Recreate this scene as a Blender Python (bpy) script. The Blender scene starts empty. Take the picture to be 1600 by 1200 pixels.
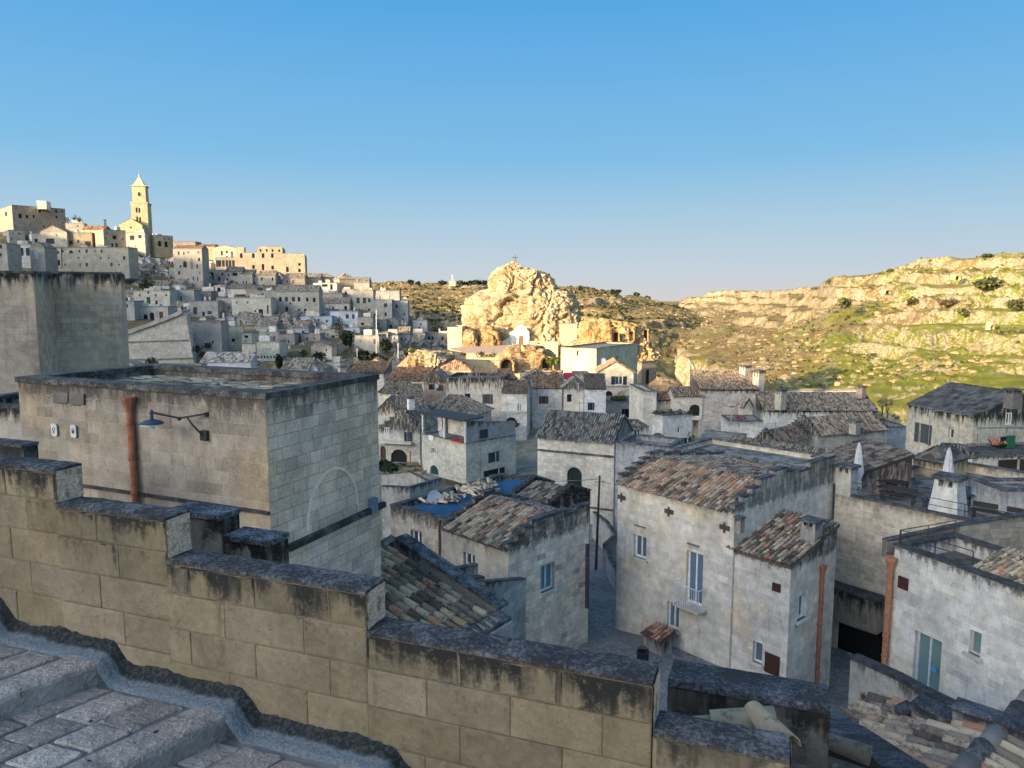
import bpy, math, random
import numpy as np
from mathutils import Vector, Matrix, noise
random.seed(7); np.random.seed(7)
R = math.radians
scene = bpy.context.scene
COL = scene.collection
# ------------------------------------------------------------------ camera, sky, sun, exposure
F = 1142.0
PITCH = math.atan(135 / F)
cam = bpy.data.cameras.new('camera'); cam.sensor_width = 36; cam.lens = 36 * F / 1600
cam.clip_start = 0.05; cam.clip_end = 30000
co = bpy.data.objects.new('camera', cam); COL.objects.link(co)
co.rotation_euler = (R(90) - PITCH, 0, 0); scene.camera = co
SUN_EL = R(12.0)
SUN_DIR = Vector((-0.75, -0.66, 0)).normalized() * math.cos(SUN_EL) + Vector((0, 0, math.sin(SUN_EL)))
world = bpy.data.worlds.new('World'); scene.world = world; world.use_nodes = True
wn = world.node_tree; bg = wn.nodes['Background']
sky = wn.nodes.new('ShaderNodeTexSky'); sky.sky_type = 'NISHITA'; sky.sun_disc = False
sky.sun_elevation = SUN_EL
sky.sun_rotation = math.atan2(SUN_DIR.x, SUN_DIR.y)
sky.altitude = 400; sky.air_density = 1.0; sky.dust_density = 5.0; sky.ozone_density = 3.0
EXPO = 1.85
# towards the sun the physical sky with its glow; away from it the clear deep evening blue, paling to the horizon
tcn = wn.nodes.new('ShaderNodeTexCoord'); spn = wn.nodes.new('ShaderNodeSeparateXYZ'); wn.links.new(tcn.outputs['Generated'], spn.inputs[0])
rpn = wn.nodes.new('ShaderNodeValToRGB'); wn.links.new(spn.outputs[2], rpn.inputs[0]); el_ = rpn.color_ramp.elements
el_[0].position = 0.; el_[0].color = (.66, .64, .645, 1); el_[1].position = 1.; el_[1].color = (.13, .24, .42, 1)
for ps_, cl_ in ((.03, (.58, .65, .705)), (.098, (.42, .61, .755)), (.179, (.225, .515, .79)), (.358, (.095, .385, .77)), (.6, (.105, .29, .56))):
    q_ = el_.new(ps_); q_.color = (*cl_, 1)
scn = wn.nodes.new('ShaderNodeVectorMath'); scn.operation = 'SCALE'; scn.inputs['Scale'].default_value = 1 / (.15 * 2 ** EXPO); wn.links.new(rpn.outputs[0], scn.inputs[0])
dtn = wn.nodes.new('ShaderNodeVectorMath'); dtn.operation = 'DOT_PRODUCT'; wn.links.new(tcn.outputs['Generated'], dtn.inputs[0]); dtn.inputs[1].default_value = Vector((SUN_DIR.x, SUN_DIR.y, 0)).normalized()
mrn = wn.nodes.new('ShaderNodeMapRange'); mrn.interpolation_type = 'SMOOTHSTEP'; wn.links.new(dtn.outputs['Value'], mrn.inputs[0]); mrn.inputs[1].default_value = -.10; mrn.inputs[2].default_value = .42
mxn = wn.nodes.new('ShaderNodeMix'); mxn.data_type = 'RGBA'; wn.links.new(mrn.outputs[0], mxn.inputs[0])
wn.links.new(scn.outputs[0], mxn.inputs[6]); wn.links.new(sky.outputs[0], mxn.inputs[7])
wn.links.new(mxn.outputs[2], bg.inputs[0]); bg.inputs[1].default_value = 0.15
sl = bpy.data.lights.new('sun', 'SUN'); sl.energy = 3.1; sl.angle = R(0.5); sl.color = (1.0, 0.73, 0.42)
so = bpy.data.objects.new('sun', sl); COL.objects.link(so)
so.rotation_euler = SUN_DIR.to_track_quat('Z', 'Y').to_euler()
vs = scene.view_settings; vs.view_transform = 'Standard'; vs.look = 'None'; vs.gamma = 1
vs.exposure = EXPO; vs.use_curve_mapping = False
scene.cycles.max_bounces = 4; scene.cycles.diffuse_bounces = 3; scene.cycles.use_denoising = True

# ------------------------------------------------------------------ picture rays -> places
CP, SP = math.cos(PITCH), math.sin(PITCH)
def ray(u, v):
    xs = (u - 800) / F; ys = (600 - v) / F
    y = CP + ys * SP
    return Vector((xs / y, 1.0, (-SP + ys * CP) / y))
def P(u, v, d): return ray(u, v) * d
def G(u, v, z):
    r = ray(u, v); return r * (z / r.z)
# ------------------------------------------------------------------ materials
def mk(name):
    m = bpy.data.materials.new(name); m.use_nodes = True
    nt = m.node_tree; nt.nodes.clear()
    out = nt.nodes.new('ShaderNodeOutputMaterial'); b = nt.nodes.new('ShaderNodeBsdfPrincipled')
    nt.links.new(b.outputs[0], out.inputs[0]); b.inputs['Roughness'].default_value = .9
    b.inputs['Specular IOR Level'].default_value = .25
    class T: pass
    t = T(); t.m = m; t.nt = nt; t.b = b
    def setin(sock, val):
        if isinstance(val, bpy.types.NodeSocket): nt.links.new(val, sock)
        elif val is not None:
            if sock.type == 'RGBA' and len(val) == 3: val = (*val, 1)
            sock.default_value = val
    t.setin = setin
    def math_(op, a, b_=None, c=None, clamp=False):
        n = nt.nodes.new('ShaderNodeMath'); n.operation = op; n.use_clamp = clamp
        setin(n.inputs[0], a); setin(n.inputs[1], b_); setin(n.inputs[2], c); return n.outputs[0]
    t.math = math_
    def vm(op, a, b_=None, scale=None):
        n = nt.nodes.new('ShaderNodeVectorMath'); n.operation = op
        setin(n.inputs[0], a); setin(n.inputs[1], b_)
        if scale is not None: setin(n.inputs['Scale'], scale)
        return n.outputs['Value'] if op in ('DOT_PRODUCT', 'LENGTH') else n.outputs[0]
    t.vm = vm
    def mix(fac, a, b_, mode='MIX'):
        n = nt.nodes.new('ShaderNodeMix'); n.data_type = 'RGBA'; n.blend_type = mode
        setin(n.inputs[0], fac); setin(n.inputs[6], a); setin(n.inputs[7], b_); return n.outputs[2]
    t.mix = mix
    def noise_(vec, scale, detail=4, rough=.55, out_='Fac'):
        n = nt.nodes.new('ShaderNodeTexNoise'); setin(n.inputs['Vector'], vec)
        n.inputs['Scale'].default_value = scale; n.inputs['Detail'].default_value = detail
        n.inputs['Roughness'].default_value = rough; return n.outputs[out_]
    t.noise = noise_
    def vor(vec, scale, feat='F1', out_='Distance'):
        n = nt.nodes.new('ShaderNodeTexVoronoi'); n.feature = feat; setin(n.inputs['Vector'], vec)
        n.inputs['Scale'].default_value = scale; return n.outputs[out_]
    t.vor = vor
    def rng(x, a, b_, c=0., d=1.):
        n = nt.nodes.new('ShaderNodeMapRange'); n.interpolation_type = 'SMOOTHSTEP'
        setin(n.inputs[0], x)
        for i, k in enumerate((a, b_, c, d)): setin(n.inputs[i + 1], k)
        return n.outputs[0]
    t.rng = rng
    g = nt.nodes.new('ShaderNodeNewGeometry'); t.pos = g.outputs['Position']; t.nor = g.outputs['True Normal']; t.isl = g.outputs['Random Per Island']
    oi = nt.nodes.new('ShaderNodeObjectInfo'); t.ocol = oi.outputs['Color']; t.ornd = oi.outputs['Random']
    def attr(nm):
        n = nt.nodes.new('ShaderNodeAttribute'); n.attribute_type = 'OBJECT'; n.attribute_name = nm; return n.outputs['Fac']
    t.attr = attr
    def sep(v):
        n = nt.nodes.new('ShaderNodeSeparateXYZ'); setin(n.inputs[0], v); return n.outputs
    t.sep = sep
    def comb(x, y, z):
        n = nt.nodes.new('ShaderNodeCombineXYZ'); setin(n.inputs[0], x); setin(n.inputs[1], y); setin(n.inputs[2], z); return n.outputs[0]
    t.comb = comb
    def bump(h, dist, strength=1.0, prev=None):
        n = nt.nodes.new('ShaderNodeBump'); n.inputs['Distance'].default_value = dist
        n.inputs['Strength'].default_value = strength; setin(n.inputs['Height'], h)
        if prev is not None: setin(n.inputs['Normal'], prev)
        return n.outputs[0]
    t.bump = bump
    def col(c): setin(b.inputs['Base Color'], c)
    t.col = col
    def norm(n): setin(b.inputs['Normal'], n)
    t.norm = norm
    return t

def scalecol(t, c, f):
    return t.vm('MULTIPLY', c, t.comb(f, f, f))

def stone_mat(name, joints):
    t = mk(name)
    nz = t.noise(t.pos, .35, 3); n2 = t.noise(t.pos, 2.6, 5, .62); n3 = t.noise(t.pos, 22, 4, .6)
    rnd = t.math('FRACT', t.math('ADD', t.ornd, t.isl))
    f = t.math('ADD', t.rng(nz, .3, .7, .86, 1.1), t.rng(n2, .3, .75, -.20, .14))
    f = t.math('ADD', f, t.rng(n3, .3, .7, -.09, .08))
    s = t.sep(t.pos)
    tang = t.vm('CROSS_PRODUCT', t.nor, (0., 0., 1.))
    h = t.vm('DOT_PRODUCT', t.pos, tang)
    if joints:
        n = t.nt.nodes.new('ShaderNodeTexBrick')
        wob = t.noise(t.pos, .9, 2)
        t.setin(n.inputs['Vector'], t.comb(t.math('ADD', h, t.math('MULTIPLY', wob, .1)), t.math('ADD', s[2], t.math('MULTIPLY', wob, .08)), 0.))
        n.inputs['Scale'].default_value = 1; n.inputs['Brick Width'].default_value = .55; n.inputs['Row Height'].default_value = .26
        n.inputs['Mortar Size'].default_value = .014; n.inputs['Mortar Smooth'].default_value = .3
        n.inputs['Color1'].default_value = (.8, .8, .8, 1); n.inputs['Color2'].default_value = (1.12, 1.12, 1.12, 1)
        n.inputs['Mortar'].default_value = (.78, .78, .78, 1)
        jm = t.rng(t.noise(t.pos, .55, 3), .38, .62, .12, 1)     # plaster hides the joints in places
        bf = t.mix(jm, (1, 1, 1), n.outputs['Color'])
        mort = t.math('MULTIPLY', n.outputs['Fac'], jm)
    else:
        f = t.math('ADD', f, t.math('MULTIPLY', t.math('SUBTRACT', rnd, .5), t.attr('vary'))); bf = None; mort = None
    c = scalecol(t, t.ocol, f)
    if bf is not None: c = t.mix(1., c, bf, 'MULTIPLY')
    st0 = t.attr('stain')
    # ochre bloom and grey weathering patches
    oc = t.math('MULTIPLY', t.rng(t.noise(t.vm('ADD', t.pos, (31., 7., 3.)), .55, 4, .6), .52, .72), t.attr('ochre'))
    c = t.mix(t.math('MULTIPLY', oc, .6), c, t.vm('MULTIPLY', c, (1.12, .95, .66)))
    gr = t.rng(t.noise(t.vm('ADD', t.pos, (3., 17., 9.)), .8, 5, .65), .5, .68)
    c = t.mix(t.math('MULTIPLY', gr, .38), c, t.vm('MULTIPLY', c, (.62, .62, .62)))
    sk = t.noise(t.comb(t.math('MULTIPLY', h, 3.), t.math('MULTIPLY', s[2], .35), 4.), 1.6, 6, .7)
    c = t.mix(t.math('MULTIPLY', t.rng(sk, .52, .7), t.math('MULTIPLY', st0, .6)), c, t.vm('MULTIPLY', c, (.5, .5, .5)))
    pit = t.noise(t.pos, 55, 2, .6); c = t.mix(t.math('MULTIPLY', t.rng(pit, .62, .7), .6), c, (.10, .09, .07))
    # black lichen under the wall top and long streaks
    dz = t.math('SUBTRACT', t.attr('topz'), s[2])
    st = t.attr('stain')
    str_n = t.noise(t.comb(t.math('MULTIPLY', h, 1.5), t.math('MULTIPLY', s[2], .22), 0.), 2.6, 5, .65)
    fine = t.noise(t.pos, 30, 5, .7)
    reach = t.math('MULTIPLY', t.rng(str_n, .32, .72, .15, 1.5), t.attr('drip'))
    m1 = t.rng(t.math('DIVIDE', dz, reach), .1, 1.3, 1., 0.)
    m1 = t.math('MULTIPLY', m1, t.rng(t.math('ADD', fine, t.math('MULTIPLY', m1, .4)), .55, .88, .1, 1.))
    m1 = t.math('MULTIPLY', m1, t.rng(t.noise(t.comb(t.math('MULTIPLY', h, 4.), t.math('MULTIPLY', s[2], .8), 9.), 1.2, 4, .6), .34, .56, .35, 1.))
    c = t.mix(t.math('MULTIPLY', t.math('MULTIPLY', m1, st), 1.15, clamp=True), c, (.024, .024, .022))
    t.col(c)
    hgt = t.math('ADD', t.math('MULTIPLY', n3, .5), t.math('MULTIPLY', n2, 1.0))
    nb = t.bump(hgt, .03, .8)
    if mort is not None: nb = t.bump(t.math('SUBTRACT', 1., mort), .012, .8, nb)
    t.norm(nb); t.b.inputs['Roughness'].default_value = .95
    return t.m
STONE = stone_mat('weathered_stone_wall', True)
BLOCK = stone_mat('tufa_block', False)

def cap_mat():
    t = mk('lichen_coping')
    a = t.noise(t.pos, 45, 4, .7); b_ = t.noise(t.pos, 5, 4, .6)
    lg = t.noise(t.pos, 1.7, 5, .7)
    f = t.rng(t.math('ADD', t.math('MULTIPLY', a, .45), t.math('MULTIPLY', t.math('ADD', b_, lg), .275)), .44, .64)
    c = t.mix(f, (.035, .037, .04), scalecol(t, t.ocol, 1.))
    wh = t.rng(t.noise(t.pos, 14, 5, .75), .60, .68)
    c = t.mix(t.math('MULTIPLY', t.math('MULTIPLY', wh, t.rng(lg, .42, .6)), .7), c, (.40, .40, .37))
    c = t.mix(t.math('MULTIPLY', t.rng(t.noise(t.pos, 3.1, 4, .7), .55, .7), .5), c, (.05, .055, .035))
    t.col(c); t.norm(t.bump(t.math('ADD', a, b_), .02, .9)); return t.m
CAP = cap_mat()

def tile_mat():
    t = mk('clay_roof_tile')
    rnd = t.math('FRACT', t.math('ADD', t.ornd, t.isl))
    n = t.nt.nodes.new('ShaderNodeValToRGB'); t.setin(n.inputs[0], rnd)
    e = n.color_ramp.elements; n.color_ramp.interpolation = 'CONSTANT'
    cols = [(.38, .33, .26), (.19, .17, .145), (.44, .39, .31), (.10, .092, .08), (.34, .27, .20), (.29, .26, .22), (.35, .21, .15), (.17, .155, .14), (.40, .36, .29)]
    e[0].position = 0; e[0].color = (*cols[0], 1); e[1].position = .14; e[1].color = (*cols[1], 1)
    for k, pz in enumerate((.3, .42, .54, .64, .76, .84, .92)):
        el = e.new(pz); el.color = (*cols[k + 2], 1)
    c = t.mix(1., n.outputs[0], t.ocol, 'MULTIPLY')
    d = t.noise(t.pos, 9, 5, .7)
    lc = t.rng(t.math('ADD', t.math('MULTIPLY', d, .6), t.math('MULTIPLY', t.noise(t.pos, 1.1, 3), .4)), .50, .62)
    c = t.mix(t.math('MULTIPLY', lc, .75), c, (.035, .034, .03))
    yl = t.rng(t.noise(t.pos, 17, 3), .6, .7)
    c = t.mix(t.math('MULTIPLY', yl, .35), c, (.40, .38, .30))
    t.col(c); t.norm(t.bump(t.noise(t.pos, 40, 4), .012, .7)); return t.m
TILE = tile_mat()

def flatroof_mat():
    t = mk('mossy_roof_slabs')
    a = t.noise(t.pos, 1.2, 5, .65); b_ = t.vor(t.pos, 2.2, 'F1', 'Color')
    c = t.mix(t.rng(a, .35, .65), (.10, .10, .09), (.30, .29, .26))
    c = t.mix(.5, c, scalecol(t, (.36, .35, .31), t.sep(b_)[0]))
    c = t.mix(1., c, t.ocol, 'MULTIPLY')
    t.col(c); t.norm(t.bump(a, .06, .8)); return t.m
SLAB = flatroof_mat()

ORD = ('first', 'second', 'third', 'fourth', 'fifth', 'sixth', 'seventh', 'eighth', 'ninth', 'tenth', 'eleventh', 'twelfth')
def rock_mat(name='limestone_rock'):
    t = mk(name)
    w = t.vm('ADD', t.pos, t.vm('SCALE', t.noise(t.pos, .35, 3, .5, 'Color'), None, 2.2))
    a = t.noise(w, .3, 6, .65); b_ = t.noise(t.vm('MULTIPLY', w, (1., 1., .35)), 1.1, 6, .7)
    c = t.mix(t.rng(a, .38, .6), (.50, .355, .19), (.72, .60, .39))
    c = t.mix(t.math('MULTIPLY', t.rng(b_, .52, .64), .5), c, (.42, .30, .18))
    c = t.mix(t.math('MULTIPLY', t.rng(t.noise(t.pos, 3.2, 5, .75), .56, .66), .6), c, (.17, .135, .10))
    c = t.mix(t.math('MULTIPLY', t.rng(t.noise(t.pos, .9, 3, .6), .58, .7), .5), c, (.84, .73, .49))
    sk = t.noise(t.vm('MULTIPLY', w, (1.6, 1.6, .22)), 1., 5, .7); c = t.mix(t.math('MULTIPLY', t.rng(sk, .52, .66), .55), c, (.30, .22, .14))
    z = t.sep(t.nor)[2]
    g = t.math('MULTIPLY', t.rng(z, .6, .85), t.rng(t.noise(t.pos, .8, 4), .5, .6))
    c = t.mix(t.math('MULTIPLY', g, .75), c, (.15, .13, .05))
    c = t.mix(1., c, t.ocol, 'MULTIPLY')
    t.col(c)
    v = t.vor(w, 1.5)
    t.norm(t.bump(t.math('ADD', t.math('ADD', t.math('MULTIPLY', b_, 1.), t.math('MULTIPLY', v, .3)), t.math('MULTIPLY', t.noise(t.pos, 5, 5, .7), .4)), .9, .9)); return t.m
ROCK = rock_mat()

def hill_mat():
    t = mk('hillside_turf_and_rock')
    d1 = t.noise(t.pos, .014, 4, .6); d2 = t.noise(t.pos, .10, 6, .7); d3 = t.noise(t.pos, .8, 6, .72)
    z = t.sep(t.nor)[2]
    green = t.mix(t.rng(d2, .35, .65), (.155, .175, .022), (.25, .25, .035))
    dry = t.mix(t.rng(d2, .4, .62), (.21, .15, .06), (.31, .24, .10))
    gsel = t.math('ADD', t.math('MULTIPLY', d1, .65), t.math('MULTIPLY', d2, .4))
    sx = t.sep(t.pos)
    bias = t.rng(t.math('SUBTRACT', t.math('MULTIPLY', sx[0], 1.6), sx[1]), -250., 60., -.12, .13)
    gsel = t.math('ADD', gsel, t.math('MULTIPLY', t.rng(sx[2], 5., -38., -.02, .07), t.attr('green')))
    grn = t.rng(t.math('ADD', gsel, t.math('MULTIPLY', bias, t.attr('green'))), .49, .56)
    c = t.mix(grn, dry, green)
    c = t.mix(t.math('MULTIPLY', t.rng(d3, .5, .66), .5), c, t.vm('MULTIPLY', c, (.55, .55, .5)))
    rk = t.mix(t.rng(d3, .34, .62), (.27, .21, .13), (.45, .39, .28))
    rk = t.mix(t.math('MULTIPLY', t.rng(t.noise(t.vm('MULTIPLY', t.pos, (1., 1., 3.5)), .45, 5, .7), .52, .62), .7), rk, (.22, .17, .10))
    slope = t.rng(t.math('ADD', z, t.math('MULTIPLY', t.math('SUBTRACT', d3, .5), .7)), .86, .68)
    slope = t.math('MULTIPLY', slope, t.rng(t.math('ADD', t.math('MULTIPLY', d2, .6), t.math('MULTIPLY', d3, .4)), .45, .53))
    patch = t.math('MULTIPLY', t.rng(t.noise(t.vm('MULTIPLY', t.pos, (1., 1., 3.)), .05, 8, .74), .54, .60), t.rng(d3, .44, .56))
    patch = t.math('MULTIPLY', patch, t.attr('rocky'))
    m = t.math('MAXIMUM', slope, patch)
    c = t.mix(m, c, rk)
    sh = t.math('MULTIPLY', t.rng(t.vor(t.pos, .16, 'F1'), .26, .16), t.rng(t.noise(t.pos, .03, 3), .42, .6))
    c = t.mix(t.math('MULTIPLY', sh, t.attr('scrub')), c, (.05, .055, .022))
    t.col(c)
    t.norm(t.bump(t.math('ADD', t.math('MULTIPLY', d3, .9), t.math('MULTIPLY', t.noise(t.pos, 2.6, 4), .3)), 1.8, .9)); return t.m
HILL = hill_mat()

def simple(name, rough=.8, nscale=8., var=.25, metal=0., spec=.25, bumpd=.004):
    t = mk(name)
    n = t.noise(t.pos, nscale, 4, .6)
    f = t.math('MULTIPLY', t.rng(n, .25, .75, 1 - var, 1 + var), t.rng(t.ornd, 0, 1, .9, 1.1))
    t.col(scalecol(t, t.ocol, f)); t.b.inputs['Roughness'].default_value = rough
    t.b.inputs['Metallic'].default_value = metal; t.b.inputs['Specular IOR Level'].default_value = spec
    t.norm(t.bump(n, bumpd, .6)); return t.m
PAINT = simple('painted_surface', .55, 6, .18)
CLAY = simple('terracotta', .8, 9, .3)
METAL = simple('dark_iron', .5, 12, .2, .0, .5)
CLOTH = simple('cloth', .9, 5, .15)
BARK = simple('bark', .95, 12, .4)
MORTAR = simple('mortar', .85, 3, .25, bumpd=.02)
def leaf_mat():
    t = mk('leaves')
    f = t.math('MULTIPLY', t.rng(t.isl, 0, 1, .6, 1.4), t.rng(t.noise(t.pos, .9, 2), .3, .7, .7, 1.3))
    t.col(scalecol(t, t.ocol, f)); return t.m
LEAF = leaf_mat()
def glass_mat():
    t = mk('window_glass'); t.col(scalecol(t, t.ocol, t.rng(t.ornd, 0, 1, .75, 1.3)))
    t.b.inputs['Roughness'].default_value = .12; t.b.inputs['Specular IOR Level'].default_value = .6; return t.m
GLASS = glass_mat()
def pave_mat():
    t = mk('cobbled_paving')
    v = t.vor(t.pos, 5.5, 'DISTANCE_TO_EDGE'); vc = t.vor(t.pos, 5.5, 'F1', 'Color')
    n = t.noise(t.pos, .4, 4)
    c = t.mix(t.rng(v, .02, .07), (.15, .15, .145), t.mix(.35, scalecol(t, t.ocol, t.rng(n, .3, .7, .7, 1.15)), scalecol(t, (.35, .35, .35), t.sep(vc)[0])))
    t.col(c); t.norm(t.bump(t.rng(v, 0., .12), .03, .9)); t.b.inputs['Roughness'].default_value = .6; return t.m
PAVE = pave_mat()
def soil_mat():
    t = mk('stony_ground'); n = t.noise(t.pos, .5, 6, .7); n2 = t.noise(t.pos, 5, 4, .7)
    c = t.mix(t.rng(n, .4, .6), (.30, .28, .23), (.17, .165, .10)); c = t.mix(t.rng(n2, .5, .7), c, (.36, .34, .29))
    t.col(c); t.norm(t.bump(n2, .15, .8)); return t.m
SOIL = soil_mat()

# ------------------------------------------------------------------ object helpers
class MB:
    def __init__(s): s.v = []; s.f = []
    def face(s, *pts):
        i = len(s.v); s.v += [tuple(p) for p in pts]; s.f.append(tuple(range(i, i + len(pts))))
    def strip(s, a, b, close=False):
        i = len(s.v); n = len(a); s.v += [tuple(p) for p in a] + [tuple(p) for p in b]
        for k in range(n if close else n - 1):
            k2 = (k + 1) % n; s.f.append((i + k, i + k2, i + n + k2, i + n + k))
    def box(s, c, ax, ay, az):     # centre, three half vectors
        c, ax, ay, az = map(Vector, (c, ax, ay, az)); i = len(s.v)
        for sz in (-1, 1):
            for sx, sy in ((-1, -1), (1, -1), (1, 1), (-1, 1)): s.v.append(tuple(c + ax * sx + ay * sy + az * sz))
        for f in ((0, 3, 2, 1), (4, 5, 6, 7), (0, 1, 5, 4), (1, 2, 6, 5), (2, 3, 7, 6), (3, 0, 4, 7)): s.f.append(tuple(i + k for k in f))
    def prism(s, poly, dv):        # planar polygon pushed along dv
        dv = Vector(dv); a = [Vector(p) for p in poly]; b = [p + dv for p in a]
        s.face(*a[::-1]); s.face(*b); s.strip(a, b, True)
    def tube(s, pts, r, n=6, caps=True):
        pts = [Vector(p) for p in pts]; rs = r if isinstance(r, (list, tuple)) else [r] * len(pts); rings = []
        for k, p in enumerate(pts):
            d = (pts[min(k + 1, len(pts) - 1)] - pts[max(k - 1, 0)]).normalized()
            x = d.cross(Vector((0, 0, 1)) if abs(d.z) < .9 else Vector((1, 0, 0))).normalized(); y = d.cross(x)
            rings.append([p + (x * math.cos(2 * math.pi * j / n) + y * math.sin(2 * math.pi * j / n)) * rs[k] for j in range(n)])
        i = len(s.v)
        for rg in rings: s.v += [tuple(q) for q in rg]
        for k in range(len(rings) - 1):
            for j in range(n):
                j2 = (j + 1) % n; s.f.append((i + k * n + j, i + k * n + j2, i + (k + 1) * n + j2, i + (k + 1) * n + j))
        if caps: s.f.append(tuple(i + j for j in range(n))[::-1]); s.f.append(tuple(i + (len(rings) - 1) * n + j for j in range(n)))
    def lathe(s, base, prof, n=12):
        base = Vector(base); i = len(s.v)
        for r, z in prof:
            for j in range(n): s.v.append(tuple(base + Vector((r * math.cos(2 * math.pi * j / n), r * math.sin(2 * math.pi * j / n), z))))
        for k in range(len(prof) - 1):
            for j in range(n):
                j2 = (j + 1) % n; s.f.append((i + k * n + j, i + k * n + j2, i + (k + 1) * n + j2, i + (k + 1) * n + j))
        s.f.append(tuple(i + j for j in range(n))[::-1]); s.f.append(tuple(i + (len(prof) - 1) * n + j for j in range(n)))
    def build(s, name, m, parent=None, color=(1, 1, 1), smooth=False, kind=None, origin=None, **props):
        o0 = Vector(parent['_o']) if parent is not None else (Vector(origin) if origin is not None else Vector((0, 0, 0)))
        me = bpy.data.meshes.new(name)
        me.from_pydata([(a[0] - o0.x, a[1] - o0.y, a[2] - o0.z) for a in s.v], [], s.f)
        me.materials.append(m)
        if smooth: me.polygons.foreach_set('use_smooth', [True] * len(me.polygons))
        me.update()
        o = bpy.data.objects.new(name, me); COL.objects.link(o); o.color = (*color, 1)
        o['_o'] = tuple(o0)
        if parent is not None: o.parent = parent
        else: o.location = o0
        if kind: o['kind'] = kind
        for k, v in props.items(): o[k] = v
        if m in (BLOCK, STONE) and 'vary' not in props: o['vary'] = .26
        return o
def np_mesh(name, verts, faces, m, smooth=False):
    me = bpy.data.meshes.new(name); nv = len(verts); nf = len(faces)
    me.vertices.add(nv); me.vertices.foreach_set('co', np.asarray(verts, dtype=np.float32).ravel())
    me.loops.add(nf * 4); me.loops.foreach_set('vertex_index', np.asarray(faces, dtype=np.int32).ravel())
    me.polygons.add(nf); me.polygons.foreach_set('loop_start', np.arange(0, nf * 4, 4, dtype=np.int32))
    if smooth: me.polygons.foreach_set('use_smooth', np.ones(nf, dtype=bool))
    me.update(calc_edges=True); me.materials.append(m); return me
def grid_faces(nr, nc):
    i = np.arange(nr * nc).reshape(nr, nc)
    return np.stack([i[:-1, :-1], i[:-1, 1:], i[1:, 1:], i[1:, :-1]], -1).reshape(-1, 4)
def thing(name, label, cat, loc, group=None):
    o = bpy.data.objects.new(name, None); COL.objects.link(o); o.location = loc; o['_o'] = tuple(loc)
    o.empty_display_size = .2; o['label'] = label; o['category'] = cat
    if group: o['group'] = group
    return o
def tag(o, label, cat, group=None):
    o['label'] = label; o['category'] = cat
    if group: o['group'] = group
    return o
def pieces(parent, name, meshes, mats4, m, color, limit=300, **props):
    """alike pieces: the nearest become objects sharing mesh data, the rest one joined part"""
    mats4 = sorted(mats4, key=lambda M: M.translation.length)
    o0 = Vector(parent['_o']); T0 = Matrix.Translation(-o0)
    for k, M in enumerate(mats4[:limit]):
        o = bpy.data.objects.new(name, meshes[k % len(meshes)]); COL.objects.link(o); o.parent = parent
        o.matrix_local = T0 @ M
        j = random.uniform(.93, 1.07); o.color = (color[0] * j, color[1] * j, color[2] * j, 1)
        for a, b in props.items(): o[a] = b
    rest = mats4[limit:]
    if rest:
        mb = MB()
        for k, M in enumerate(rest):
            me = meshes[k % len(meshes)]; i = len(mb.v)
            mb.v += [tuple(M @ vv.co) for vv in me.vertices]; mb.f += [tuple(i + q for q in p.vertices) for p in me.polygons]
        mb.build(name + '_field', m, parent, color, kind='stuff', **props)

def block_meshes():
    out = []
    for k in range(5):
        j = lambda a: random.uniform(-a, a)
        me = bpy.data.meshes.new('stone_block')
        bx, bz = .03, .055
        ring = [(0, 0), (1, 0), (1, 1), (0, 1)]
        v = [(x, 0, z) for x, z in ring] + [(x, .55, z) for x, z in ring]
        v += [((bx if x == 0 else 1 - bx) + j(.012), 1 + j(.12), (bz if z == 0 else 1 - bz) + j(.02)) for x, z in ring]
        f = [(8, 9, 10, 11)]
        for q in range(4):
            q2 = (q + 1) % 4; f.append((q, q2, 4 + q2, 4 + q)); f.append((4 + q, 4 + q2, 8 + q2, 8 + q))
        me.from_pydata(v, [], f); me.materials.append(BLOCK); out.append(me)
    return out
BLOCKS = block_meshes()
def tile_meshes():
    out = []
    for k in range(4):
        v = []; n = 6
        for e, (y, r) in enumerate(((0, .070), (.44, .100))):
            for rr, dz in ((r, 0), (r - .014, 0)):
                for i in range(n + 1):
                    a = math.pi * i / n; v.append((rr * math.cos(a), y, rr * math.sin(a) * .95 + random.uniform(-.003, .003)))
        f = []; m = n + 1
        for i in range(n):
            f.append((i, i + 1, 2 * m + i + 1, 2 * m + i)); f.append((m + i + 1, m + i, 3 * m + i, 3 * m + i + 1))
            f.append((2 * m + i, 2 * m + i + 1, 3 * m + i + 1, 3 * m + i))
        me = bpy.data.meshes.new('roof_tile'); me.from_pydata(v, [], f); me.materials.append(TILE)
        me.polygons.foreach_set('use_smooth', [True] * len(me.polygons)); out.append(me)
    return out
TILES = tile_meshes()

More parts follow.
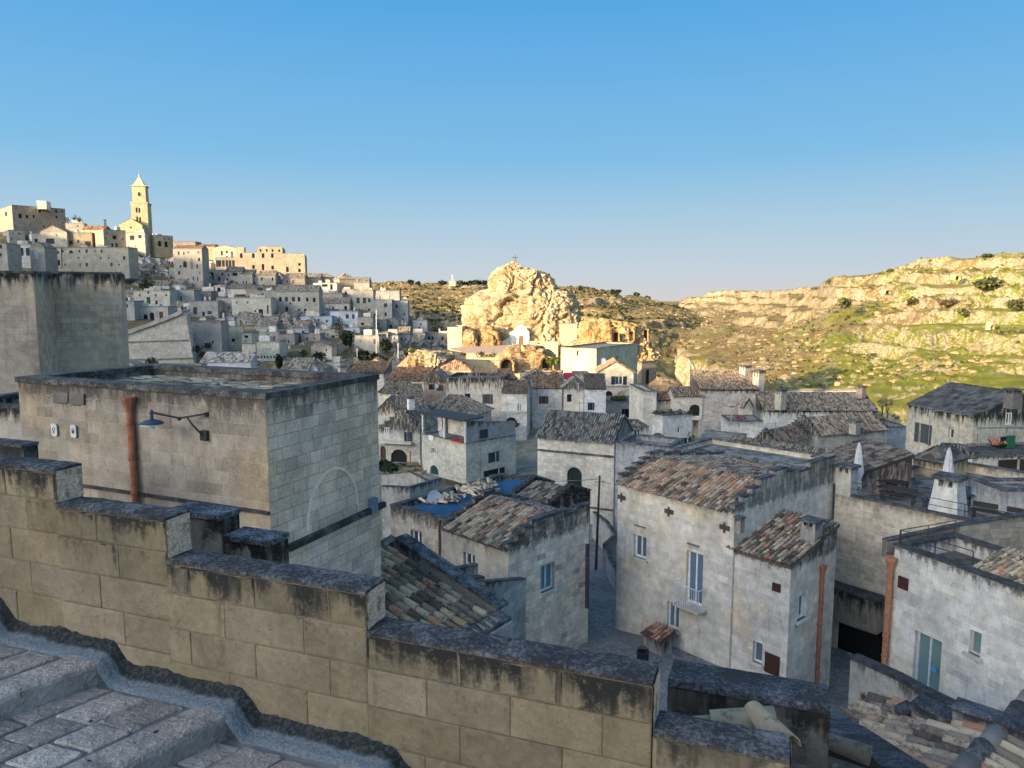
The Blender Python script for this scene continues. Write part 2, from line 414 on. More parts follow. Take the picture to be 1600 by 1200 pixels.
def in_poly(x, y, poly):
    c = False; n = len(poly)
    for i in range(n):
        x1, y1 = poly[i]; x2, y2 = poly[(i + 1) % n]
        if (y1 > y) != (y2 > y) and x < (x2 - x1) * (y - y1) / (y2 - y1) + x1: c = not c
    return c
def tile_roof(root, poly, down, mode, color=(1, 1, 1), pitch=.205, row=.36, name='roof', thick=.12, limit=300):
    poly = [Vector(p) for p in poly]
    n = (poly[1] - poly[0]).cross(poly[2] - poly[1]).normalized()
    if n.z < 0: n = -n
    dn = Vector((down[0], down[1], 0)); dn = (dn - n * dn.dot(n)).normalized(); ac = dn.cross(n).normalized()
    o = poly[0]; p2 = [((p - o).dot(ac), (p - o).dot(dn)) for p in poly]
    mb = MB(); mb.prism([p - n * thick for p in poly], n * (thick - .0))
    rf = mb.build(name, TILE if mode != 'flat' else SLAB, root, tuple(c * (.28 if mode in ('parts', 'tiles') else .75) for c in color))
    x0, x1 = min(p[0] for p in p2), max(p[0] for p in p2); y0, y1 = min(p[1] for p in p2), max(p[1] for p in p2)
    if mode == 'slabs':
        Ms = []; yy = y0
        while yy < y1:
            h_ = random.uniform(.10, .17); xx = x0 + random.uniform(-.3, 0)
            while xx < x1:
                w_ = random.uniform(.16, .38)
                if in_poly(xx + w_ / 2, yy + h_ / 2, p2):
                    M = Matrix(((*ac, 0), (*n, 0), (*dn, 0), (0, 0, 0, 1))).transposed(); M.translation = o + ac * xx + dn * yy - n * .005; a_ = random.uniform(-.04, .04)
                    Ms.append(M @ Matrix.Rotation(a_, 4, 'Y') @ Matrix.Diagonal((w_ - .02, random.uniform(.012, .04), h_ - .02, 1)))
                xx += w_
            yy += h_
        pieces(rf, 'roof_slab', BLOCKS, Ms, BLOCK, color, limit, topz=99., stain=0., drip=1., ochre=1., vary=1.2)
    if mode in ('parts', 'tiles'):
        Ms = []; nx = int((x1 - x0) / pitch)
        for i in range(nx + 1):
            xx = x0 + (i + .5) * (x1 - x0) / (nx + 1); nr = int((y1 - y0) / row); off = random.uniform(-.05, .05)
            for r in range(nr + 1):
                yy = y0 + (r + .5) * row + off
                if not in_poly(xx, min(yy, y1 - .02), p2): continue
                if random.random() < .012: continue
                q = o + ac * (xx + random.uniform(-.012, .012)) + dn * (yy - .2) + n * (.012 + random.uniform(0, .012))
                tilt = random.uniform(-.03, .03); a2 = (ac + dn * tilt).normalized(); d2 = (dn - ac * tilt + n * .035).normalized()
                M = Matrix((( *a2, 0), (*d2, 0), (*a2.cross(d2).normalized(), 0), (0, 0, 0, 1))).transposed()
                M.translation = q
                s = random.uniform(.95, 1.05) * pitch / .205
                Ms.append(M @ Matrix.Diagonal((s * .80, row / .36, s * 1.15, 1)))
        if mode == 'parts': pieces(rf, 'roof_tile', TILES, Ms, TILE, color, limit)
        else: pieces(rf, 'roof_tile', TILES, Ms, TILE, color, 0)
    elif mode == 'sheet':
        m2 = MB(); step = max(pitch, .4)
        nx = max(2, int((x1 - x0) / step)); w = (x1 - x0) / nx
        for i in range(nx):
            xc = x0 + (i + .5) * w
            yy = y0
            while yy < y1:
                L = random.uniform(.5, 1.1); ye = min(yy + L, y1)
                if in_poly(xc, (yy + ye) / 2, p2):
                    a = [o + ac * (xc - w * .48) + dn * yy + n * .01, o + ac * xc + dn * yy + n * random.uniform(.07, .12), o + ac * (xc + w * .48) + dn * yy + n * .01]
                    b = [p + dn * (ye - yy) for p in a]; m2.strip(a, b)
                yy = ye
        if m2.f: m2.build('tiles', TILE, rf, color, kind='stuff')
    return rf
# ------------------------------------------------------------------ house builder
CREAM = (.63, .58, .48); WHITE = (.74, .70, .63); GREY = (.47, .43, .36); BROWN = (.36, .30, .215)
OCHRE = (.52, .42, .26); PINK = (.47, .37, .30); PALE = (.66, .61, .52); DARKST = (.34, .30, .24)
class Face:
    def __init__(s, o, d, n, ln): s.o, s.d, s.n, s.len, s.holes, s.prof, s.capcol = o, d, n, ln, [], None, None
    def p(s, h, z, out=0.): return Vector((s.o.x + s.d.x * h + s.n.x * out, s.o.y + s.d.y * h + s.n.y * out, z))
    def hz(s, u, v):
        r = ray(u, v); t = s.o.xy.dot(s.n.xy) / r.xy.dot(s.n.xy); q = r * t
        return (q.xy - s.o.xy).dot(s.d.xy), q.z
def cells(mb, f, z0, zt):
    hs = {0., f.len}; zs = {z0, zt}
    for (a, b, c, d, k) in f.holes: hs |= {a, b}; zs |= {c, d}
    hs = sorted(hs); zs = sorted(zs)
    for i in range(len(hs) - 1):
        for j in range(len(zs) - 1):
            hm = (hs[i] + hs[i + 1]) / 2; zm = (zs[j] + zs[j + 1]) / 2
            if any(a < hm < b and c < zm < d for (a, b, c, d, k) in f.holes): continue
            mb.face(f.p(hs[i], zs[j]), f.p(hs[i + 1], zs[j]), f.p(hs[i + 1], zs[j + 1]), f.p(hs[i], zs[j + 1]))
    for (a, b, c, d, k) in f.holes:
        dep = -.22
        if k.startswith('arch'):
            r = (b - a) / 2; rz = min(r, (d - c) * .6); n = 8
            arc = [(a + r - r * math.cos(math.pi * i / n), d - rz + rz * math.sin(math.pi * i / n)) for i in range(n + 1)]
            for i in range(n):
                (h1, w1), (h2, w2) = arc[i], arc[i + 1]
                mb.face(f.p(h1, w1), f.p(h2, w2), f.p(h2, d), f.p(h1, d))
            out = [(a, c)] + arc + [(b, c)]
        else: out = [(a, c), (a, d), (b, d), (b, c)]
        if 'deep' in k: dep = -1.4
        mb.strip([f.p(h, z) for h, z in out], [f.p(h, z, dep) for h, z in out], True)
        if 'deep' in k: mb.face(*[f.p(h, z, dep) for h, z in out])
def profile(mb, f, zt, thick=.25):
    pr = f.prof
    for (h1, w1), (h2, w2) in zip(pr[:-1], pr[1:]):
        if abs(h2 - h1) < 1e-4:
            mb.face(f.p(h1, w1), f.p(h1, w2), f.p(h1, w2, -thick), f.p(h1, w1, -thick)); continue
        mb.face(f.p(h1, zt), f.p(h2, zt), f.p(h2, w2), f.p(h1, w1))
        mb.face(f.p(h2, zt, -thick), f.p(h1, zt, -thick), f.p(h1, w1, -thick), f.p(h2, w2, -thick))
        mb.face(f.p(h1, w1), f.p(h2, w2), f.p(h2, w2, -thick), f.p(h1, w1, -thick))
def masonry(root, f, z0, zt, color, ch=.26, L=(.4, .62), proud=.022, limit=300, keep=.98, **props):
    props.setdefault('vary', .26); gap = props.pop('gap', .012)
    """separate stones laid in courses on a wall face, broken at openings and under a stepped top"""
    Ms = []; nrow = max(1, int(round((zt - z0) / ch))); ch = (zt - z0) / nrow
    top = zt
    if f.prof: top = max(w for h, w in f.prof)
    r = 0; z = z0
    while z < top - .05:
        a, b = 0., f.len
        if z >= zt - .02:
            ins = [h for h in np.linspace(0, f.len, 60) if prof_z(f, h) >= z + ch * .98]
            if not ins: break
            a, b = min(ins), max(ins)
        iv = [(a, b)]
        for (h1, h2, c, d, k) in f.holes:
            if c < z + ch * .9 and d > z + ch * .1:
                nv = []
                for (p, q) in iv:
                    if h2 <= p or h1 >= q: nv.append((p, q)); continue
                    if h1 > p: nv.append((p, h1))
                    if h2 < q: nv.append((h2, q))
                iv = nv
        for (p, q) in iv:
            h = p; first = True
            while h < q - .02:
                l = random.uniform(*L)
                if first and r % 2: l *= .5
                first = False
                if q - h - l < L[0] * .5: l = q - h
                if random.random() < keep:
                    M = Matrix(((f.d.x, f.n.x, 0, 0), (f.d.y, f.n.y, 0, 0), (0, 0, 1, 0), (0, 0, 0, 1)))
                    M.translation = f.p(h + gap / 2, z + gap / 2, .001)
                    Ms.append(M @ Matrix.Diagonal((min(l, q - h) - gap, proud * random.uniform(.55, 1.35), ch - gap, 1)))
                h += l
        z += ch; r += 1
    pieces(root, 'stone', BLOCKS, Ms, BLOCK, color, limit, **props)
def prof_z(f, h):
    pr = f.prof
    for (h1, w1), (h2, w2) in zip(pr[:-1], pr[1:]):
        if h1 <= h <= h2 and h2 > h1: return w1 + (w2 - w1) * (h - h1) / (h2 - h1)
    return -1e9
def tri(ln, zt, rise, k=.5): return [(0, zt), (ln * k, zt + rise), (ln, zt)]
def stepped(ln, zt, rise, n=4, base=.25, k=.5):
    pr = [(0, zt), (0, zt + base)]; z = zt + base
    for i in range(n):
        h = ln * k * (i + 1) / (n + .6); pr.append((h, z)); z += rise / n; pr.append((h, z))
    for i in range(n):
        h = ln - ln * (1 - k) * (n - i) / (n + .6); pr.append((h, z)); z -= rise / n; pr.append((h, z))
    pr += [(ln, z), (ln, zt)]; return pr
class House:
    def __init__(s, label, uL, uC, uR, vt, vb, d, th, a=None, b=None, color=CREAM, roof='flat', rise=None, cat='house', name='house',
                 tiles=None, rcol=(1, 1, 1), group=None, stain=.8, drip=1.0, ochre=.5, vary=.26, cap=(.3, .3, .29), par=.35, zb=None, nsteps=4, k=.5, over=.12):
        th = R(th); r = ray(uC, vt); O = r * d
        s.zt = O.z; s.zb = ray(uC, vb).z * d if zb is None else zb
        s.eR = Vector((math.cos(th), math.sin(th), 0)); s.eL = Vector((-math.sin(th), math.cos(th), 0))
        def solve(u, e):
            X = ray(u, vt).x; return (X * O.y - O.x) / (e.x - X * e.y)
        s.a = a if a is not None else abs(solve(uR, s.eR)); s.b = b if b is not None else abs(solve(uL, s.eL))
        s.O = O; O = Vector((O.x, O.y, 0)); s.color = color; s.d = d; s.cap = cap
        s.R = Face(O, s.eR, -s.eL, s.a); s.L = Face(O, s.eL, -s.eR, s.b)
        s.B = Face(O + s.eL * s.b, s.eR, s.eL, s.a); s.S = Face(O + s.eR * s.a, s.eL, s.eR, s.b)
        c = O + s.eR * s.a / 2 + s.eL * s.b / 2
        s.root = thing(name, label, cat, (c.x, c.y, s.zb), group)
        s.props = dict(topz=s.zt, stain=stain, drip=drip, ochre=ochre, vary=vary)
        s.roof = roof; s.rise = rise; s.rcol = rcol; s.par = par; s.nsteps = nsteps; s.k = k; s.over = over
        s.tiles = tiles or ('parts' if d < 24 else 'tiles' if d < 130 else 'sheet')
        s.wins = []
        if s.rise is None: s.rise = .28 * (s.a if roof in ('gL', 'sgL') else s.b)
        A, B_, rs = s.a, s.b, s.rise; zt = s.zt
        if roof == 'gL': s.R.prof = tri(A, zt, rs, k); s.B.prof = tri(A, zt, rs, k)
        if roof == 'gR': s.L.prof = tri(B_, zt, rs, k); s.S.prof = tri(B_, zt, rs, k)
        if roof == 'sgL': s.R.prof = stepped(A, zt, rs, nsteps, k=k); s.B.prof = stepped(A, zt, rs, nsteps, k=k)
        if roof == 'sgR': s.L.prof = stepped(B_, zt, rs, nsteps, k=k); s.S.prof = stepped(B_, zt, rs, nsteps, k=k)
        if roof == 'shR': s.L.prof = [(0, zt), (B_, zt + rs)]; s.S.prof = [(0, zt), (B_, zt + rs)]; s.B.prof = [(0, zt + rs), (A, zt + rs)]
        if roof == 'shL': s.R.prof = [(0, zt), (A, zt + rs)]; s.B.prof = [(0, zt), (A, zt + rs)]; s.S.prof = [(0, zt + rs), (B_, zt + rs)]
    # -- openings, given by where the photograph shows them
    def win(s, fn, u0, v0, u1, v1, kind='win', frame=(.78, .78, .76), glass=(.05, .075, .095), shutter=(.03, .05, .045), sill=True, label=None, near=None):
        f = getattr(s, fn); um, vm_ = (u0 + u1) / 2, (v0 + v1) / 2
        ha, hb = f.hz(u0, vm_)[0], f.hz(u1, vm_)[0]; h0, h1 = min(ha, hb), max(ha, hb)
        za, zb_ = f.hz(um, v1)[1], f.hz(um, v0)[1]
        s.winhz(fn, h0, h1, za, zb_, kind, frame, glass, shutter, sill, label)
    def winhz(s, fn, h0, h1, z0, z1, kind='win', frame=(.75, .75, .73), glass=(.03, .045, .055), shutter=(.03, .05, .045), sill=True, label=None):
        f = getattr(s, fn); h0 = max(h0, .12); h1 = min(h1, f.len - .12); z0 = max(z0, s.zb + .02)
        if h1 - h0 < .12 or z1 - z0 < .12: return
        inwall = z1 < s.zt - .05
        if inwall: f.holes.append((h0, h1, z0, z1, kind))
        s.wins.append((f, h0, h1, z0, z1, kind, frame, glass, shutter, sill, label, inwall))
    def auto(s, fn, cols, rows=1, w=.9, h=1.4, kind='win', z=None, dz=3.0, m=.9, **kw):
        f = getattr(s, fn)
        for r in range(rows):
            zc = (s.zt - 1.3 if z is None else s.zt - z) - r * dz
            for c in range(cols):
                hc = f.len * (c + .5) / cols + random.uniform(-.25, .25) if cols > 1 else f.len * random.uniform(.35, .65)
                if zc - h / 2 < s.zb + .1: continue
                s.winhz(fn, hc - w / 2, hc + w / 2, zc - h / 2, zc + h / 2, kind, sill=False, **kw)
    def _window(s, W):
        f, h0, h1, z0, z1, kind, frame, glass, shutter, sill, label, inwall = W
        near = s.d < 70; far = s.d > 140
        dep = -.16 if inwall else .03
        arch = kind.startswith('arch'); w = h1 - h0
        def outline(m):
            if arch:
                r = w / 2; rz = min(r, (z1 - z0) * .6); n = 8
                return [(h0 + m, z0 + m)] + [(h0 + r - (r - m) * math.cos(math.pi * i / n), z1 - rz + (rz - m) * math.sin(math.pi * i / n)) for i in range(n + 1)] + [(h1 - m, z0 + m)]
            return [(h0 + m, z0 + m), (h0 + m, z1 - m), (h1 - m, z1 - m), (h1 - m, z0 + m)]
        nm = 'door' if 'door' in kind else 'window'
        mb = MB()
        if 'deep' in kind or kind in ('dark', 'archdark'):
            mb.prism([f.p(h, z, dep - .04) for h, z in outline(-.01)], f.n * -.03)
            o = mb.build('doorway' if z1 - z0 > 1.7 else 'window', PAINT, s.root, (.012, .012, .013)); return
        if far:
            mb.prism([f.p(h, z, dep) for h, z in outline(-.01)], f.n * -.04)
            col = shutter if 'shut' in kind or 'door' in kind else glass
            o = mb.build(nm, PAINT if 'shut' in kind or 'door' in kind else GLASS, s.root, col)
        elif nm == 'door' and 'glass' not in kind:
            mb.prism([f.p(h, z, dep) for h, z in outline(0)], f.n * -.05); o = mb.build(nm, PAINT, s.root, shutter, **({'label': label} if label else {}))
            hb = MB(); hb.box(f.p(h0 + w * .85, z0 + (z1 - z0) * .45, dep + .03), f.d * .03, f.n * .03, Vector((0, 0, .06))); hb.build('handle', METAL, o, (.05, .05, .05))
            if arch:
                for q in (.33, .66):
                    pb = MB(); pb.box(f.p(h0 + w * q, z0 + (z1 - z0) * .5, dep + .008), f.d * .015, f.n * .012, Vector((0, 0, (z1 - z0) * .35))); pb.build('panel', PAINT, o, tuple(c * .5 for c in shutter))
        else:
            a = outline(.0); t = min(.07, w * .1); b_ = outline(t)
            mb.strip([f.p(h, z, dep) for h, z in a], [f.p(h, z, dep) for h, z in b_], True)
            mb.strip([f.p(h, z, dep) for h, z in b_], [f.p(h, z, dep - .05) for h, z in b_], True)
            mb.strip([f.p(h, z, dep - .05) for h, z in a], [f.p(h, z, dep) for h, z in a], True)
            if w > .55:
                mb.box(f.p((h0 + h1) / 2, (z0 + z1) / 2 - (.1 if arch else 0), dep - .015), f.d * .035, f.n * .02, Vector((0, 0, (z1 - z0) / 2 - t * .5 - (.1 if arch else 0))))
            o = mb.build(nm, PAINT, s.root, frame, **({'label': label} if label else {}))
            pb = MB(); pb.prism([f.p(h, z, dep - .045) for h, z in b_], f.n * -.02); pb.build('pane', GLASS, o, glass)
        if sill and near and nm == 'window':
            sb = MB(); sb.box(f.p((h0 + h1) / 2, z0 - .045, .03), f.d * (w / 2 + .12), f.n * .12, Vector((0, 0, .045)))
            sb.build('sill', BLOCK, s.root, tuple(c * .9 for c in s.color), topz=s.zt + 9, stain=0., drip=1., ochre=0.)
        if 'shut' in kind and not far:
            for sd in (-1, 1):
                hc = (h0 - w * .25 - .02) if sd < 0 else (h1 + w * .25 + .02)
                q = MB(); q.box(f.p(hc, (z0 + z1) / 2, .04), f.d * w * .24, f.n * .02, Vector((0, 0, (z1 - z0) / 2))); so_ = q.build('shutter', PAINT, s.root, shutter)
        if 'balc' in kind:
            f2 = MB(); f2.box(f.p((h0 + h1) / 2, z0 - .05, .3), f.d * (w / 2 + .25), f.n * .3, Vector((0, 0, .05))); bal = f2.build('balcony', BLOCK, s.root, s.color, topz=99., stain=0., drip=1., ochre=0.)
            rl = MB(); zz = z0 + .95; e0, e1 = h0 - .22, h1 + .22
            for q0, q1 in ((f.p(e0, zz, .57), f.p(e1, zz, .57)), (f.p(e0, zz, 0), f.p(e0, zz, .57)), (f.p(e1, zz, 0), f.p(e1, zz, .57))): rl.tube([q0, q1], .026, 4)
            rl.build('rail', METAL, bal, (.6, .6, .6) if 'white' in kind else (.04, .04, .04))
            nb = int((e1 - e0) / .11)
            for i in range(nb + 1):
                hh = e0 + (e1 - e0) * i / nb; bb = MB(); bb.tube([f.p(hh, z0, .57), f.p(hh, zz, .57)], .016, 4); bb.build('baluster', METAL, bal, (.6, .6, .6) if 'white' in kind else (.04, .04, .04))
    def done(s, stones=(), core=.75, fcol={}, slimit=300, ch=.26, cope=True, Lr=(.4, .62), proud=.02, walls=('R', 'L', 'B', 'S')):
        mb = MB(); zt, zb = s.zt, s.zb
        for nme in walls:
            f = getattr(s, nme); cells(mb, f, zb, zt)
            if f.prof: profile(mb, f, zt)
        w = mb.build('wall', STONE if not stones else BLOCK, s.root, tuple(c * (core if stones else 1) for c in s.color), **s.props)
        s.wall = w
        for W in s.wins: s._window(W)
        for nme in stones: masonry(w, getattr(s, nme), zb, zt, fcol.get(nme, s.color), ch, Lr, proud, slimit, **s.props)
        O = s.O.copy(); O.z = 0; E, Lv = s.eR, s.eL; a, b = s.a, s.b
        def pt(x, y, z): return Vector((O.x + E.x * x + Lv.x * y, O.y + E.y * x + Lv.y * y, z))
        ov = s.over; rs = s.rise; r = s.roof; tm = s.tiles
        far = s.d > 140
        if r == 'flat':
            t = min(.28, a * .2, b * .2)
            q = MB(); q.face(pt(t, t, zt - s.par), pt(a - t, t, zt - s.par), pt(a - t, b - t, zt - s.par), pt(t, b - t, zt - s.par))
            q.build('roof', SLAB, s.root, s.rcol)
            q = MB(); cs = [(0, 0), (a, 0), (a, b), (0, b)]; ci = [(t, t), (a - t, t), (a - t, b - t), (t, b - t)]
            q.strip([pt(x, y, zt) for x, y in ci], [pt(x, y, zt - s.par) for x, y in ci], True)
            q.build('parapet', STONE, s.root, s.color, **s.props)
            q = MB(); e = .03; hh = .09 if not far else .06
            co_ = [(-e, -e), (a + e, -e), (a + e, b + e), (-e, b + e)]; cn = [(t + e, t + e), (a - t - e, t + e), (a - t - e, b - t - e), (t + e, b - t - e)]
            for z_, fl in ((zt + hh, 0),):
                q.strip([pt(x, y, z_) for x, y in co_], [pt(x, y, z_) for x, y in cn], True)
            q.strip([pt(x, y, zt) for x, y in co_], [pt(x, y, zt + hh) for x, y in co_], True)
            q.strip([pt(x, y, zt + hh) for x, y in cn], [pt(x, y, zt) for x, y in cn], True)
            q.strip([pt(x, y, zt) for x, y in cn], [pt(x, y, zt) for x, y in co_], True)
            q.build('coping', CAP, s.root, s.cap)
            return s
        up = .03
        kw = dict(color=s.rcol)
        if r in ('gL', 'sgL'):
            k = s.k * a; i0, i1 = (-.08, b + .08) if r == 'gL' else (.27, b - .27)
            tile_roof(s.root, [pt(-ov, i0, zt + up - ov * rs / k), pt(-ov, i1, zt + up - ov * rs / k), pt(k, i1, zt + rs + up), pt(k, i0, zt + rs + up)], -E, tm, **kw)
            k2 = a - k
            tile_roof(s.root, [pt(k, i0, zt + rs + up), pt(k, i1, zt + rs + up), pt(a + ov, i1, zt + up - ov * rs / k2), pt(a + ov, i0, zt + up - ov * rs / k2)], E, tm if tm == 'sheet' else 'tiles', **kw)
        elif r in ('gR', 'sgR'):
            k = s.k * b; i0, i1 = (-.08, a + .08) if r == 'gR' else (.27, a - .27)
            tile_roof(s.root, [pt(i0, -ov, zt + up - ov * rs / k), pt(i1, -ov, zt + up - ov * rs / k), pt(i1, k, zt + rs + up), pt(i0, k, zt + rs + up)], -Lv, tm, **kw)
            k2 = b - k
            tile_roof(s.root, [pt(i0, k, zt + rs + up), pt(i1, k, zt + rs + up), pt(i1, b + ov, zt + up - ov * rs / k2), pt(i0, b + ov, zt + up - ov * rs / k2)], Lv, tm if tm == 'sheet' else 'tiles', **kw)
        elif r == 'shR':
            tile_roof(s.root, [pt(-.05, -ov, zt + up - ov * rs / b), pt(a + .05, -ov, zt + up - ov * rs / b), pt(a + .05, b + .1, zt + rs + up), pt(-.05, b + .1, zt + rs + up)], -Lv, tm, **kw)
        elif r == 'shL':
            tile_roof(s.root, [pt(-ov, -.05, zt + up - ov * rs / a), pt(-ov, b + .05, zt + up - ov * rs / a), pt(a + .1, b + .05, zt + rs + up), pt(a + .1, -.05, zt + rs + up)], -E, tm, **kw)
        elif r == 'hip':
            m = min(a, b) / 2; zr = zt + rs; o_ = ov; ze = zt + up
            if a >= b: r0, r1 = pt(m, b / 2, zr), pt(a - m, b / 2, zr)
            else: r0, r1 = pt(a / 2, m, zr), pt(a / 2, b - m, zr)
            c = [pt(-o_, -o_, ze), pt(a + o_, -o_, ze), pt(a + o_, b + o_, ze), pt(-o_, b + o_, ze)]
            if a >= b:
                tile_roof(s.root, [c[0], c[1], r1, r0], -Lv, tm, **kw); tile_roof(s.root, [c[3], c[0], r0], -E, tm, **kw)
                tile_roof(s.root, [c[1], c[2], r1], E, tm if tm == 'sheet' else 'tiles', **kw); tile_roof(s.root, [c[2], c[3], r0, r1], Lv, 'sheet', **kw)
            else:
                tile_roof(s.root, [c[3], c[0], r0, r1], -E, tm, **kw); tile_roof(s.root, [c[0], c[1], r0], -Lv, tm, **kw)
                tile_roof(s.root, [c[1], c[2], r1, r0], E, tm if tm == 'sheet' else 'tiles', **kw); tile_roof(s.root, [c[2], c[3], r1], Lv, 'sheet', **kw)
        # eaves course / coping stones on stepped gables
        if cope and r in ('sgL', 'sgR') and not far:
            fs = (s.R, s.B) if r == 'sgL' else (s.L, s.S)
            for f in fs:
                pr = f.prof
                for (h1, w1), (h2, w2) in zip(pr[:-1], pr[1:]):
                    if h2 - h1 > .1:
                        q = MB(); q.box(f.p((h1 + h2) / 2, w1 + .035, -.12), f.d * ((h2 - h1) / 2 + .02), f.n * .17, Vector((0, 0, .035)))
                        q.build('coping_stone', CAP, s.root, s.cap)
        if cope and not far and r in ('gL', 'gR', 'sgL', 'sgR'):
            fs = (s.L,) if r in ('gL', 'sgL') else (s.R,)
            for f in fs:
                q = MB(); q.box(f.p(f.len / 2, zt - .05, .06), f.d * f.len / 2, f.n * .09, Vector((0, 0, .06)))
                q.build('cornice', CAP, s.root, tuple(c * 1.1 for c in s.cap))
        return s

# ------------------------------------------------------------------ small fittings
def pipe(label, f, u, v0, v1, r=.06, color=(.30, .12, .07), out=.09, hopper=True, group=None, bands=3):
    h, z1 = f.hz(u, v0); _, z0 = f.hz(u, v1)
    t = thing('downpipe', label, 'downpipe', tuple(f.p(h, z0, out)), group)
    m = MB(); m.tube([f.p(h, z0, out), f.p(h, z1, out)], r, 10); m.build('pipe', CLAY, t, color, smooth=False)
    for k in range(bands):
        z = z0 + (z1 - z0) * (k + .6) / bands
        m = MB(); m.tube([f.p(h, z - r * .4, out), f.p(h, z + r * .4, out)], r * 1.18, 10); m.build('collar', CLAY, t, tuple(c * .8 for c in color))
    if hopper:
        m = MB(); b = f.p(h, z1 - .02, out); m.lathe(b, [(r * 1.1, 0), (r * 1.3, r * 1.5), (r * 2, r * 3.2), (r * 2.1, r * 4.2), (r * 1.6, r * 4.2)], 8); m.build('hopper', CLAY, t, color)
    return t
def chimney(label, p, w, h, color=CREAM, style='slots', th=30, group=None, cat='chimney', taper=1.):
    """p: foot centre"""
    p = Vector(p); t = thing('chimney', label, cat, tuple(p), group); th = R(th)
    ax = Vector((math.cos(th), math.sin(th), 0)); ay = Vector((-math.sin(th), math.cos(th), 0))
    pr = dict(topz=p.z + h, stain=.8, drip=.6, ochre=.3)
    m = MB(); hb = h * .72; w0, w1 = w * taper / 2, w / 2
    lo = [p + ax * a * w0 + ay * b * w0 for a, b in ((-1, -1), (1, -1), (1, 1), (-1, 1))]
    hi = [p + ax * a * w1 + ay * b * w1 + Vector((0, 0, hb)) for a, b in ((-1, -1), (1, -1), (1, 1), (-1, 1))]
    m.strip(lo, hi, True); m.face(*hi); m.build('stack', BLOCK, t, color, **pr)
    for a, b in ((-1, -1), (1, -1), (1, 1), (-1, 1), (0, -1), (-1, 0), (1, 0), (0, 1)):
        m = MB(); m.box(p + ax * a * w * .4 + ay * b * w * .4 + Vector((0, 0, hb + h * .08)), ax * w * .1, ay * w * .1, Vector((0, 0, h * .08))); m.build('pier', BLOCK, t, color, **pr)
    m = MB(); m.box(p + Vector((0, 0, hb + h * .13)), ax * w * .36, ay * w * .36, Vector((0, 0, h * .02))); m.build('flue', PAINT, t, (.02, .02, .02))
    m = MB(); m.box(p + Vector((0, 0, hb + h * .2)), ax * w * .62, ay * w * .62, Vector((0, 0, h * .04))); m.build('cap', CAP, t, (.28, .28, .27))
    if style == 'gable':
        m = MB(); q = p + Vector((0, 0, hb + h * .24)); a_, b_ = ax * w * .55, ay * w * .55; tp = Vector((0, 0, w * .5))
        m.prism([q - a_ - b_, q + a_ - b_, q - b_ + tp], b_ * 2); m.build('hood', CAP, t, (.3, .29, .27))
    return t
def dish(label, p, r, aim=(0.35, -.9, .3), color=(.62, .66, .70), group=None):
    p = Vector(p); t = thing('satellite_dish', label, 'satellite dish', tuple(p), group)
    z = Vector(aim).normalized(); x = z.cross(Vector((0, 0, 1))).normalized(); y = z.cross(x)
    c = p + Vector((0, 0, r * 1.2)); m = MB(); rings = []
    for k in range(4):
        rr = r * k / 3
        rings.append([c + (x * math.cos(2 * math.pi * j / 16) + y * math.sin(2 * math.pi * j / 16)) * rr + z * (rr * rr / r * .22) for j in range(16)])
    for k in range(3): m.strip(rings[k], rings[k + 1], True)
    m.build('reflector', PAINT, t, color, smooth=True)
    m = MB(); m.tube([p, c - z * .05], r * .06, 6); m.tube([c + y * r * .9, c + z * r * .9 + y * r * .2], r * .03, 4); m.build('arm', METAL, t, (.3, .3, .3)); return t
def antenna(label, p, h, group=None, n=6):
    p = Vector(p); t = thing('tv_antenna', label, 'antenna', tuple(p), group)
    m = MB(); m.tube([p, p + Vector((0, 0, h))], .02, 4); m.build('mast', METAL, t, (.2, .2, .2))
    b0 = p + Vector((-.6, .1, h * .9)); b1 = p + Vector((.7, -.1, h * .93)); m = MB(); m.tube([b0, b1], .015, 4); bm_ = m.build('boom', METAL, t, (.25, .25, .25))
    m = MB()
    for i in range(n):
        c = b0.lerp(b1, (i + .5) / n); m.tube([c + Vector((.05, -.25, .06)), c + Vector((-.05, .25, -.06))], .01, 3)
    m.build('element', METAL, t, (.25, .25, .25)); return t
def leaves(mb, c, rx, rz, n, s):
    c = Vector(c)
    lumps = [(c + Vector((random.uniform(-.45, .45) * rx, random.uniform(-.45, .45) * rx, random.uniform(-.35, .45) * rz)), random.uniform(.45, .75)) for _ in range(7)]
    for _ in range(n):
        l, q = random.choice(lumps)
        d = Vector((random.gauss(0, 1), random.gauss(0, 1), random.gauss(0, 1))).normalized() * random.uniform(.55, 1.) * q
        p = l + Vector((d.x * rx, d.y * rx, d.z * rz))
        a = Vector((random.gauss(0, 1), random.gauss(0, 1), random.gauss(0, 1))).normalized(); b = a.orthogonal().normalized()
        k = s * random.uniform(.6, 1.3); mb.face(p - a * k - b * k * .5, p + a * k - b * k * .4, p + a * k * .8 + b * k * .6, p - a * k * .7 + b * k * .5)
def tree(label, p, rx, rz, trunk=.8, color=(.05, .075, .03), n=500, name='tree', cat='tree', group=None, s=None):
    p = Vector(p); t = thing(name, label, cat, tuple(p), group)
    m = MB(); top = p + Vector((0, 0, trunk + rz)); m.tube([p - Vector((0, 0, .2)), p + Vector((.1 * rx, 0, trunk * .6)), top], [rx * .12, rx * .09, rx * .03], 6)
    for k in range(4):
        a = k * 1.6; m.tube([p + Vector((0, 0, trunk * .7)), top + Vector((math.cos(a) * rx * .6, math.sin(a) * rx * .6, random.uniform(-.2, .3) * rz))], [rx * .06, rx * .015], 4)
    m.build('trunk', BARK, t, (.12, .09, .06))
    m = MB(); leaves(m, p + Vector((0, 0, trunk + rz)), rx, rz, n, s or rx * .11); m.build('crown', LEAF, t, color); return t
